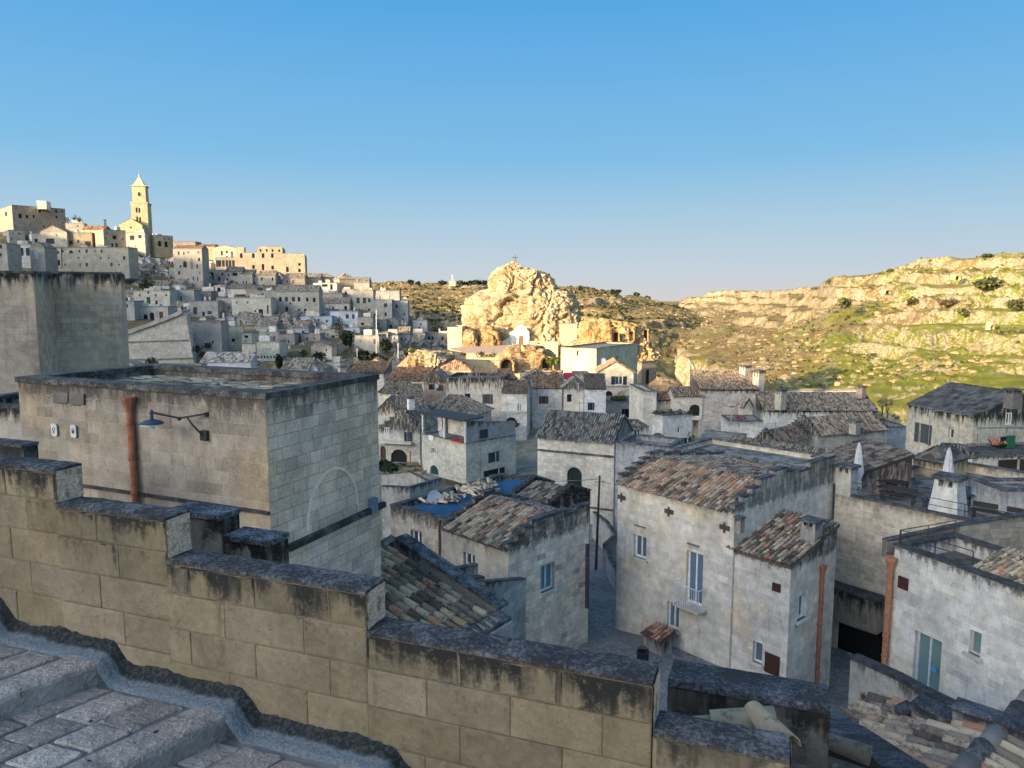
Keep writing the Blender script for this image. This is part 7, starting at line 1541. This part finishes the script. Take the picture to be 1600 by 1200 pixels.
# ------------------------------------------------------------------ far slopes: trees, bushes, loose rocks, transmitter
for i_, (u, v, rx, rz, g_) in enumerate(((641, 445, 5, 3, 0), (653, 445, 3, 2, 0), (690, 446, 6, 3, 0), (722, 446, 7, 3, 0), (735, 446, 6, 3, 0), (746, 445, 6, 3, 0), (757, 446, 4, 3, 0), (907, 453, 2.5, 2, 0), (958, 458, 2.5, 2, 0), (967, 458, 3, 2, 0), (995, 463, 4, 2.5, 0), (1012, 469, 4, 2.5, 0))):
    tree(f'{ORD[i_]} dark tree from the left on the skyline of the far plateau', P(u, v + 1, 860 if u < 800 else 810), rx, rz, .5, (.045, .055, .03), 160, group='trees along the far plateau skyline', s=1.3)
for (u, v, d, rx, rz, lab) in ((1295, 444, 575, 2.6, 2.6, 'lone bush at the top of the ravine slope where the skyline steps down'), (1390, 425, 535, 2.6, 1.6, 'lone bush on the skyline of the ravine slope, middle'), (1541, 402, 492, 5, 2, 'wide dark bush on the skyline near the right edge'), (1320, 481, 420, 5, 3.6, 'large round bush below the middle cave of the ravine slope'), (1585, 482, 370, 4.6, 3.2, 'large dark green bush near the right edge of the ravine slope'),
                                (1545, 450, 410, 9, 3.4, 'broad dark thicket near the upper right of the ravine slope'), (1506, 493, 370, 3, 2.5, 'small round bush left of the large dark one'), (1428, 476, 410, 3.5, 3, 'small bush in the middle of the ravine slope'), (1480, 478, 400, 5, 2.2, 'low brown bush right of the middle of the slope'), (1570, 530, 330, 6, 2., 'reddish-brown thicket low on the right slope')):
    shrub(lab, P(u, v, d), rx, rz, (.085, .095, .035) if 'brown' not in lab else (.13, .09, .05), 300, s=rx * .16)
q = P(707, 446, 900); t = thing('transmitter', 'slender red and white transmitter mast on the far plateau skyline', 'transmitter mast', tuple(q)); m = MB(); m.box(q + Vector((0, 0, 2)), (4, 0, 0), (0, 3, 0), (0, 0, 3)); m.build('hut', PAINT, t, (.5, .38, .28))
for a in (-1, 1): m = MB(); m.tube([q + Vector((a * 2, 0, 3)), q + Vector((a * .6, 0, 9)), q + Vector((a * .4, 0, 13))], .35, 4); m.build('mast', METAL, t, (.5, .5, .5))
m = MB()
for k in range(5): m.tube([q + Vector((-1.6 + k * .2, 0, 4 + k * 2)), q + Vector((1.6 - k * .2, 0, 4.8 + k * 2))], .25, 4)
m.build('brace', METAL, t, (.5, .4, .38))
# caves on the ravine slope, with their cut faces
for (u, v, w, h, d, lab) in ((1497, 434, 8, 6, 440, 'round dark cave high on the right of the ravine slope'), (1388, 456, 8, 5, 468, 'low wide cave under a ledge of the ravine slope'), (1551, 513, 6, 10, 345, 'upright dark cave doorway low on the right of the slope'), (1597, 476, 8, 12, 372, 'dark cave at the right picture edge')):
    c = P(u, v, d - 3); sc = d / F; m = MB(); n = 12; w2, h2 = w * sc / 2, h * sc
    out = [(-w2, 0)] + [(-w2 * math.cos(math.pi * i / n), h2 - w2 * .7 + w2 * .7 * math.sin(math.pi * i / n)) for i in range(n + 1)] + [(w2, 0)]
    t = thing('cave_opening', lab, 'cave', (c.x, c.y, c.z - h2 / 2)); z0 = c.z - h2 / 2; o2 = [(x * 2.2, z * 1.5) for x, z in out]
    m.strip([Vector((c.x + x, c.y + 2, z0 + z)) for x, z in o2], [Vector((c.x + x, c.y, z0 + z)) for x, z in out]); m.strip([Vector((c.x + x, c.y, z0 + z)) for x, z in out], [Vector((c.x + x, c.y + 3, z0 + z)) for x, z in out]); m.build('rim', ROCK, t, (1.05, 1.0, .9))
    m = MB(); m.prism([Vector((c.x + x, c.y + 2.6, z0 + z)) for x, z in out], (0, .2, 0)); m.build('hollow', PAINT, t, (.03, .025, .02))
# loose rock and low scrub scattered over the slopes
def scatter(name, ob, n, smin, smax, m_, color, rock, umin=0, umax=9e9):
    me = ob.data; V = np.empty(len(me.vertices) * 3, np.float32); me.vertices.foreach_get('co', V); V = V.reshape(-1, 3)
    rg = np.random.RandomState(len(name)); idx = rg.choice(len(V), n * 3); mb = MB(); k = 0
    for i in idx:
        x, y, z = V[i]
        if k >= n: break
        if noise.noise(Vector((x * .018, y * .018, 2.0 if rock else 9.))) < -.02: continue
        k += 1; s = smin + (smax - smin) * random.random() ** 2.6; c = Vector((x + random.uniform(-1, 1), y + random.uniform(-1, 1), z))
        if rock:
            i0 = len(mb.v); a = random.uniform(0, 6)
            for dz, rr in ((-.4, .8), (.25, .95), (.6, .5)):
                for q in range(5): mb.v.append(tuple(c + Vector((math.cos(a + q * 1.257) * s * rr * random.uniform(.75, 1.3) * 1.3, math.sin(a + q * 1.257) * s * rr * random.uniform(.8, 1.2), dz * s))))
            for r_ in range(2):
                for q in range(5): q2 = (q + 1) % 5; mb.f.append((i0 + r_ * 5 + q, i0 + r_ * 5 + q2, i0 + r_ * 5 + 5 + q2, i0 + r_ * 5 + 5 + q))
            mb.f.append(tuple(i0 + 10 + q for q in range(5)))
        else:
            for q in range(7):
                p = c + Vector((random.gauss(0, .4) * s, random.gauss(0, .4) * s, random.uniform(.1, .8) * s)); a = Vector((random.gauss(0, 1), random.gauss(0, 1), random.gauss(0, 1))).normalized() * s * .5; b = a.orthogonal().normalized() * s * .4
                mb.face(p - a - b, p + a - b, p + a + b, p - a + b)
    mb.build(name, m_, None, color, kind='stuff')
rh = bpy.data.objects['ravine_hillside']; pl = bpy.data.objects['plateau']
scatter('loose_rocks', rh, 4500, .25, 1.6, ROCK, (.72, .66, .55), True); scatter('scrub', rh, 5000, .4, 1.3, LEAF, (.10, .105, .035), False)
scatter('plateau_rocks', pl, 2500, .5, 1.6, ROCK, (.8, .72, .6), True); scatter('plateau_scrub', pl, 6000, .6, 2.0, LEAF, (.07, .075, .03), False)
# ------------------------------------------------------------------ stepped parapet and stairs at the photographer's feet
WD = Vector((.939, -.344, 0)).normalized(); WN = Vector((-.344, -.939, 0)).normalized()    # along the wall; towards the stairs
D0 = 3.2; W0 = Vector((0, D0, 0))
def ws(u):
    x = (u - 800) / F / CP * 1.0; d = D0 / (1 + .366 * x); return (Vector((x * d, d, 0)) - W0).dot(WD)
def wsv(u, v):   # along-wall coordinate and height of a picture point on the wall face
    r = ray(u, v); t = D0 / (r.y + .366 * r.x); p = r * t; return (p - W0).dot(WD), p.z
TH_ = .17
def end_mat():
    t = mk('pitted_tufa'); a = t.noise(t.pos, 85, 3, .7); c = t.mix(t.math('MULTIPLY', t.rng(a, .54, .46), .5), t.ocol, (.20, .16, .12)); c = t.mix(t.rng(t.noise(t.pos, 12, 3), .5, .65), c, t.vm('MULTIPLY', c, (.5, .5, .5)))
    t.col(c); t.norm(t.bump(a, .01, .9)); return t.m
ENDST = end_mat()
par = thing('parapet_wall', 'stepped tufa parapet with blue-grey lichened coping running down the stairs', 'parapet', tuple(W0 + Vector((0, 0, -3.2))))
segs = [(wsv(-260, 690)[0], wsv(-60, 700)[0], wsv(0, 722)[1] + .2), (wsv(-60, 700)[0], wsv(85, 728)[0], wsv(0, 722)[1]), (wsv(85, 785)[0], wsv(258, 808)[0], wsv(170, 796)[1]), (wsv(258, 872)[0], wsv(572, 922)[0], wsv(400, 894)[1]),
        (wsv(572, 985)[0], wsv(1020, 1065)[0], wsv(800, 1024)[1]), (wsv(1020, 1142)[0], wsv(1235, 1182)[0], wsv(1120, 1160)[1]), (wsv(1235, 1225)[0], wsv(1500, 1250)[0], wsv(1120, 1160)[1] - .2)]
CH_ = .2; BOT = -3.4
props = dict(stain=1., drip=.19, ochre=1.)
mb = MB()
for (a, b, z) in segs:
    p, q = W0 + WD * a, W0 + WD * b
    mb.prism([Vector((p.x, p.y, z - .03)), Vector((q.x, q.y, z - .03)), Vector((q.x, q.y, BOT)), Vector((p.x, p.y, BOT))], -WN * TH_)
mb.build('wall_core', BLOCK, par, (.19, .15, .10), topz=99., stain=0., drip=1., ochre=.6)
face = lambda a, z: W0 + WD * a + Vector((0, 0, z))
for si, (a, b, z) in enumerate(segs):
    Ms = []; r = 0; zz = z - .03
    Mb = Matrix(((WD.x, WN.x, 0, 0), (WD.y, WN.y, 0, 0), (0, 0, 1, 0), (0, 0, 0, 1)))
    while zz > BOT:
        h = CH_ if r else .17
        x = a
        # courses run on under the steps with broken joints
        grid = [a]; off = (round((zz - (-.97)) / .2) % 2) * .23
        k = math.ceil((a - off) / .47 + .25)
        while off + k * .47 < b - .1: grid.append(off + k * .47 + .05 * math.sin(k * 7.1 + r * 3.3)); k += 1
        grid.append(b)
        for g0, g1 in zip(grid[:-1], grid[1:]):
            gp = .0075; M = Mb.copy(); q = face(g0 + gp / 2, zz - h + gp / 2); M.translation = q
            Ms.append((M @ Matrix.Diagonal((g1 - g0 - gp, random.uniform(.003, .007), h - gp, 1)), zz))
        zz -= h; r += 1
    o0 = Vector(par['_o']); T0 = Matrix.Translation(-o0)
    for k, (M, ztop) in enumerate(Ms):
        o = bpy.data.objects.new('stone', BLOCKS[k % 5]); COL.objects.link(o); o.parent = par; o.matrix_local = T0 @ M
        j = random.uniform(.86, 1.1); w_ = random.uniform(.93, 1.05); o['vary'] = .2; o.color = (.25 * j, .207 * j, .137 * j * w_, 1); o['topz'] = z + .01; o['stain'] = 1.; o['drip'] = random.uniform(.16, .42); o['ochre'] = 1.
    # coping slabs, rough top
    x = a; n = max(1, int((b - a) / .52))
    for k in range(n):
        x0, x1 = a + (b - a) * k / n + .002, a + (b - a) * (k + 1) / n - .002; m = MB(); nx, ny = 14, 6; g = []
        for i in range(nx + 1):
            for j in range(ny + 1):
                e = j in (0, ny) or i in (0, nx); p = face(x0 + (x1 - x0) * i / nx, z) - WN * (-.004 + (TH_ + .012) * j / ny)
                g.append(p + Vector((0, 0, (0 if not e else -.008) + .006 * noise.noise(p * 22) + .004 * noise.noise(p * 60) + .002 * (k % 2))))
        i0 = len(m.v); m.v += [tuple(p) for p in g]
        for i in range(nx):
            for j in range(ny): q = i0 + i * (ny + 1) + j; m.f.append((q, q + ny + 1, q + ny + 2, q + 1))
        per = [g[i * (ny + 1)] for i in range(nx + 1)] + [g[nx * (ny + 1) + j] for j in range(1, ny + 1)] + [g[i * (ny + 1) + ny] for i in range(nx - 1, -1, -1)] + [g[j] for j in range(ny - 1, 0, -1)]
        m.strip(per, [p - Vector((0, 0, .02 + .005 * noise.noise(p * 30))) for p in per], True)
        m.build('coping_stone', CAP, par, (.20, .21, .22))
    # pale pitted end face where the wall steps down
    if si < len(segs) - 1:
        z2 = segs[si + 1][2]; m = MB(); nz, ny = 10, 6; e = face(b, 0) + WD * .006
        G_ = [[e - WN * (TH_ * j / ny) + Vector((0, 0, z2 + (z - .02 - z2) * i / nz)) + WD * .006 * noise.noise((e - WN * (TH_ * j / ny) + Vector((0, 0, i * .02))) * 60) for j in range(ny + 1)] for i in range(nz + 1)]
        for i in range(nz): m.strip(G_[i], G_[i + 1])
        m.build('end_stone', ENDST, par, (.90, .64, .46), topz=z2 + .05 if False else 99., stain=0., drip=1., ochre=.4)

# stairs: broad low steps falling along the wall
n1 = G(0, 1090, -2.05); n2 = G(135, 1040, -2.05); ND = (n1 - n2).normalized()       # nosing direction, away from the wall
A1 = n2; stepL = .915; dz = .118
st = thing('stairs', 'broad low stone stair with worn limestone paving beside the parapet', 'stairs', tuple(A1 + Vector((0, 0, -.2))))
st['kind'] = 'structure'
rr = random.Random(3)
def stone_slab(parent, quad, zt, th, name, color, bulge=.006, holes=2):
    """irregular paving stone: rounded outline, slightly domed and pitted"""
    q = [Vector((p.x, p.y, 0)) for p in quad]; N = 5; out = []
    c = sum(q, Vector()) / 4; rad = .5 * min((q[1] - q[0]).length, (q[2] - q[1]).length)
    for k in range(4):
        a, b, d_ = q[k], q[(k - 1) % 4], q[(k + 1) % 4]; e1 = (b - a); e2 = (d_ - a); s1 = min(.35, rr.uniform(.05, .22) * rad / e1.length); s2 = min(.35, rr.uniform(.05, .22) * rad / e2.length)
        out += [a + e1 * s1, a + (e1 * s1 + e2 * s2) * .33, a + e2 * s2]; mid = a + e2 * .5; out.append(mid + (mid - c).normalized() * rr.uniform(-.008, .006))
    m = MB(); n = len(out); R1 = [Vector((p.x, p.y, zt - th)) for p in out]; R2 = [Vector((p.x, p.y, zt - .006)) for p in out]; R3 = [Vector(((p - c).x * .93 + c.x, (p - c).y * .93 + c.y, zt + rr.uniform(-.002, .002))) for p in out]; R4 = [Vector(((p - c).x * .5 + c.x, (p - c).y * .5 + c.y, zt + bulge * rr.uniform(.2, 1))) for p in out]
    m.strip(R1, R2, True); m.strip(R2, R3, True); m.strip(R3, R4, True); m.face(*R4)
    return m.build(name, PAVST, parent, color, smooth=False)
def pav_mat():
    t = mk('worn_limestone'); a = t.noise(t.pos, 9, 5, .7); b_ = t.noise(t.pos, 40, 4, .6)
    c = scalecol(t, t.ocol, t.math('ADD', t.rng(a, .3, .7, .72, 1.15), t.rng(b_, .3, .7, -.1, .1)))
    wl = t.rng(t.noise(t.pos, 20, 5, .75), .56, .66); c = t.mix(t.math('MULTIPLY', wl, .5), c, (.48, .48, .46)); hole = t.rng(t.vor(t.pos, 7), .11, .07); hole = t.math('MULTIPLY', hole, t.rng(t.noise(t.pos, 3, 2), .5, .55))
    c = t.mix(hole, c, (.03, .03, .03)); t.col(c); t.b.inputs['Roughness'].default_value = .6
    t.norm(t.bump(t.math('SUBTRACT', t.math('ADD', a, t.math('MULTIPLY', b_, .5)), hole), .03, .9)); t.b.inputs['Roughness'].default_value = .75; return t.m
PAVST = pav_mat()
for k in range(-2, 5):
    zt = -2.05 - dz * k; o = A1 + WD * stepL * k; o.z = 0; W1 = o   # at the wall end of this nosing
    # bed under the stones
    m = MB(); b0 = W1 - WD * stepL - ND * .3; b1 = W1 - ND * .3; m.prism([Vector((b0.x, b0.y, zt - .012)), Vector((b1.x - WD.x * .02, b1.y - WD.y * .02, zt - .012)), Vector(((b1 + ND * 6).x - WD.x * .02, (b1 + ND * 6).y - WD.y * .02, zt - .012)), Vector(((b0 + ND * 6).x, (b0 + ND * 6).y, zt - .012))], (0, 0, -.3)); m.build('bed', MORTAR, st, (.17, .175, .18))
    def Q(s0, s1, t0, t1, j=.012):
        return [W1 + WD * (s + rr.uniform(-j, j)) + ND * (t + rr.uniform(-j, j)) for s, t in ((s0, t0), (s1, t0), (s1, t1), (s0, t1))]
    tt = -.1
    while tt < 4.2:                                             # long kerb stones with a rounded worn nose
        L = rr.uniform(.45, .8); quad = Q(-.2, .02, tt, tt + L - .006, .003); c = rr.uniform(.8, 1.1)
        q = [Vector((p.x, p.y, 0)) for p in quad]; m = MB(); prof = [(-.0, -.012), (.0, .0), (.86, .003), (.95, -.006), (.995, -.025), (1.0, -.06), (.985, -dz - .02)]; nn = 8; lines = []
        for i in range(nn + 1):
            f_ = i / nn; lines.append([q[0].lerp(q[3], f_).lerp(q[1].lerp(q[2], f_), s) + Vector((0, 0, zt + z_ + .004 * noise.noise(Vector((f_ * L * 14 + tt * 9, s * 7, k))) - (.012 if i in (0, nn) and s > .8 else 0))) for s, z_ in prof])
        for a_, b_ in zip(lines[:-1], lines[1:]): m.strip(a_, b_)
        m.face(*lines[0]); m.face(*lines[-1][::-1]); m.build('kerb_stone', PAVST, st, (.36 * c, .34 * c, .31 * c), smooth=False); tt += L
    s = -.91
    for wdt in (.17, .25, .26):
        tt = .0 + rr.uniform(-.05, .03)
        while tt < 4.2:
            L = rr.uniform(.2, .42); c = rr.uniform(.6, 1.25); stone_slab(st, Q(s + .007, s + wdt - .007, tt, tt + L - .014, .009), zt + rr.uniform(-.003, .003), .05, 'paver', (.36 * c, .34 * c, .31 * c)); tt += L
        s += wdt
# smooth cement fillet with dark moss along the foot of the wall
def wallz(a):     # stair height at along-wall coordinate, smoothed over each drop
    k = (a - (A1 - W0).dot(WD)) / stepL; i = math.floor(k); f_ = k - i; t_ = min(1, max(0, (f_ - .0) / .16)); t_ = t_ * t_ * (3 - 2 * t_); return -2.05 - dz * (i + t_)
def fillet_mat():
    t = mk('damp_cement'); n = t.nt.nodes.new('ShaderNodeAttribute'); n.attribute_name = 'across'; x = n.outputs['Fac']
    a = t.noise(t.pos, 7, 5, .7); b_ = t.noise(t.pos, 45, 4, .7); e = t.math('ADD', x, t.math('MULTIPLY', t.math('SUBTRACT', a, .5), .5))
    c = t.mix(t.rng(b_, .3, .7), (.11, .145, .17), (.19, .23, .25)); c = t.mix(t.rng(e, .30, .52), c, t.mix(t.rng(b_, .45, .6), (.018, .021, .022), (.05, .058, .06)))
    t.col(c); t.norm(t.bump(t.math('ADD', a, b_), .02, .9)); return t.m
FIL = fillet_mat()
m = MB(); ac_ = []; rows_ = []
a_lo, a_hi = (A1 - W0).dot(WD) - 2.6, (A1 - W0).dot(WD) + 4.0
for i in range(420):
    a = a_lo + (a_hi - a_lo) * i / 419; z = wallz(a); p = W0 + WD * a
    wd_ = .12 + .02 * noise.noise(Vector((a * 3, 4, 0))); top = .075 + .03 * noise.noise(Vector((a * 4, 0, 0))) + .012 * noise.noise(Vector((a * 22, 0, 0))) + .004 * noise.noise(Vector((a * 90, 0, 0)))
    r_ = []
    for s, h, x in ((1.25, -.02, 0), (1.08, .006, .02), (.9, .010, .12), (.7, .014, .25), (.5, .022, .42), (.32, .036, .58), (.2, top * .7, .75), (.11, top * .9, .9), (.05, top, 1.)):
        q = p + WN * (wd_ * s + .004 * noise.noise(Vector((a * 30, s * 9, 2)))) + Vector((0, 0, z + h)); m.v.append(tuple(q)); ac_.append(x)
for i in range(419):
    for k in range(8): q = i * 9 + k; m.f.append((q, q + 9, q + 10, q + 1))
o_ = m.build('cement_fillet', FIL, st, smooth=True); at_ = o_.data.attributes.new('across', 'FLOAT', 'POINT'); at_.data.foreach_set('value', ac_)
# ------------------------------------------------------------------ lower walls and tiles just beyond the parapet
def nwall(label, u0, u1, vt0, vt1, Dw, hgt, thick=.2, cap=(.20, .22, .25), color=(.22, .19, .15)):
    def pp(u, v): r = ray(u, v); return r * (Dw / (r.y + .366 * r.x))
    a, b = pp(u0, vt0), pp(u1, vt1); z = (a.z + b.z) / 2; t = thing('low_wall', label, 'wall', (a.x, a.y, z - hgt))
    a.z = b.z = z; m = MB(); m.prism([a, b, b - Vector((0, 0, hgt)), a - Vector((0, 0, hgt))], -WN * thick); m.build('wall', BLOCK, t, color, topz=z, stain=1., drip=.35, ochre=.5)
    L = (b - a).length; n = max(1, int(L / .7)); e = (b - a).normalized()
    for k in range(n): m = MB(); m.box(a + e * L * (k + .5) / n - WN * thick / 2 + Vector((0, 0, .02)), e * (L / n / 2 - .004), WN * (thick / 2 + .02), Vector((0, 0, .02))); m.build('coping_stone', CAP, t, cap)
    return a, b
nwall('low dark wall with lichened coping behind the lower parapet step, right', 1043, 1298, 1076, 1106, 4.15, 2.0)
nwall('stub of low wall just behind the second parapet step', 262, 346, 802, 814, 4.7, 1.5, cap=(.36, .38, .41), color=(.34, .30, .24)); nwall('short low wall right of the first stub behind the parapet', 350, 424, 842, 855, 4.6, 1.5, cap=(.36, .38, .41), color=(.34, .30, .24))
def tile_run(t, p0, dirv, n, s=1., color=(1.3, 1.25, 1.1), lift=.02):
    dirv = Vector(dirv).normalized(); up = Vector((0, 0, 1)); ac = dirv.cross(up).normalized(); nn = ac.cross(dirv).normalized(); o0 = Vector(t['_o'])
    for i in range(n):
        p = Vector(p0) + dirv * i * .36 * s + nn * lift * (1 if i % 2 else 1.2); M = Matrix(((*ac, 0), (*dirv, 0), (*nn, 0), (0, 0, 0, 1))).transposed(); M.translation = p - o0
        o = bpy.data.objects.new('ridge_tile', TILES[i % 4]); COL.objects.link(o); o.parent = t; o.matrix_local = M @ Matrix.Diagonal((s, s, s, 1)); o.color = (*color, 1)
# mortar-set ridge tiles in the gutter roof behind the parapet
q0 = P(1070, 1120, 3.75); t = thing('gutter_roof', 'strip of mortared roof with big lichened ridge tiles behind the parapet, lower right', 'roof', tuple(q0))
m = MB(); a, b = P(1015, 1118, 3.95), P(1262, 1142, 3.7); a.z = b.z = -2.42; m.prism([a, b, b + WN * .62 - Vector((0, 0, .12)), a + WN * .62 - Vector((0, 0, .12))], (0, 0, -.3)); m.build('bed', MORTAR, t, (.24, .20, .16))
e_ = (P(1190, 1120, 3.5) - P(1075, 1140, 3.55)); e_.z *= .3
tile_run(t, P(1072, 1140, 3.55), e_, 1, .62, (.9, .85, .7)); tile_run(t, P(1110, 1132, 3.5), e_, 1, .72, (1.0, .92, .76)); d3 = (P(1210, 1140, 3.25) - P(1178, 1106, 3.45)); d3.z *= .4; tile_run(t, P(1176, 1116, 3.5), d3, 1, .75, (1.0, .92, .76))
q0 = P(1300, 1170, 4.6); t = thing('tiled_roof', 'patch of broad old roof tiles between the parapet end and the dark coping block', 'roof', tuple(q0))
z0 = -2.75; a, b, c_, d_ = G(1190, 1140, z0 + .05), G(1340, 1160, z0 + .05), G(1420, 1240, z0 - .1), G(1180, 1240, z0 - .1)
dn = (P(1345, 1190, 4.2) - P(1240, 1150, 4.4)); tile_roof(t, [a, b, c_, d_], dn, 'parts', color=(1.3, 1.15, .92), pitch=.16, row=.30, name='roof_bed')
# dark coping block and diagonal wall
t = thing('low_wall', 'diagonal dark-coped wall running to the bottom edge beside the broad old tiles', 'wall', tuple(P(1380, 1190, 5.5)))
for (a, b) in ((P(1300, 1122, 6.2), P(1348, 1150, 5.4)), (P(1348, 1150, 5.4), P(1445, 1215, 4.4))):
    b.z = min(b.z, a.z) if False else b.z; e = b - a; n = Vector((e.y, -e.x, 0)).normalized(); n = -n if n.y < 0 else n
    m = MB(); m.prism([a, b, b - Vector((0, 0, 1)), a - Vector((0, 0, 1))], n * .3); m.build('wall', BLOCK, t, (.2, .18, .15), topz=a.z, stain=1., drip=.5, ochre=.3); m = MB(); ex = e.normalized(); m.box((a + b) / 2 + n * .15 + Vector((0, 0, .03)), ex * e.length / 2, n * .19, Vector((0, 0, .03))); m.build('coping_stone', CAP, t, (.19, .21, .24))
# roof at the lower right corner
q0 = P(1480, 1170, 9); t = thing('house', 'tiled roof with a pale ridge line filling the lower right corner', 'house', tuple(q0 - Vector((0, 0, 3))))
z0 = -5.6; rt, rb = G(1572, 1136, z0), G(1508, 1205, z0 - .0); w = rt - rb; w.z = 0; wn_ = Vector((w.y, -w.x, 0)).normalized(); wn_ = -wn_ if wn_.x > 0 else wn_
e0, e1 = rt - w * -.1, rb - w * .6; ov = Vector((0, 0, .9))
tile_roof(t, [e0, e1, e1 + wn_ * 1.45 - ov * .4, e0 + wn_ * 1.45 - ov * .4], wn_, 'parts', color=(1.35, 1.15, .98), pitch=.2, row=.36, limit=260); tile_roof(t, [e0, e1, e1 - wn_ * 3.0 - ov * .8, e0 - wn_ * 3.0 - ov * .8], -wn_, 'parts', color=(1.35, 1.2, 1.0), pitch=.2, row=.36, limit=120)
tile_run(t, e1 + Vector((0, 0, .04)), e0 - e1, int((e0 - e1).length / .36) + 1, 1.25, (1.5, 1.2, 1.1)); m = MB(); m.prism([e0 + wn_ * 1.4 - ov * .4 - Vector((0, 0, .15)), e0 - wn_ * 2.8 - ov - Vector((0, 0, .15)), e0 - wn_ * 2.8 - ov * 4, e0 + wn_ * 1.4 - ov * 4], -w.normalized() * 2.4); m.build('wall', STONE, t, (.4, .38, .34), topz=-5.6, stain=.3, drip=1., ochre=0.)
for k, (u0, v0, u1, v1, z1) in enumerate(((1376, 1122, 1396, 1130, -5.9), (1398, 1107, 1420, 1118, -5.75), (1424, 1100, 1485, 1125, -5.6), (1488, 1106, 1640, 1158, -5.45))):
    a, b = G(u0, v0, z1), G(u1, v1, z1); e = b - a; n = Vector((-e.y, e.x, 0)).normalized(); m = MB(); m.prism([a, b, b - Vector((0, 0, .6)), a - Vector((0, 0, .6))], n * .25); m.build('parapet', BLOCK, t, (.27, .26, .24), topz=z1, stain=.8, drip=.3, ochre=0.)
    m = MB(); m.box((a + b) / 2 + n * .12 + Vector((0, 0, .025)), e / 2, n * .15, Vector((0, 0, .025))); m.build('coping_stone', CAP, t, (.2, .21, .23))
# bits beside the left corner
nwall('low dark mossy wall at the left edge behind the parapet', -80, 36, 690, 697, 7.0, 1.2, color=(.12, .12, .11))
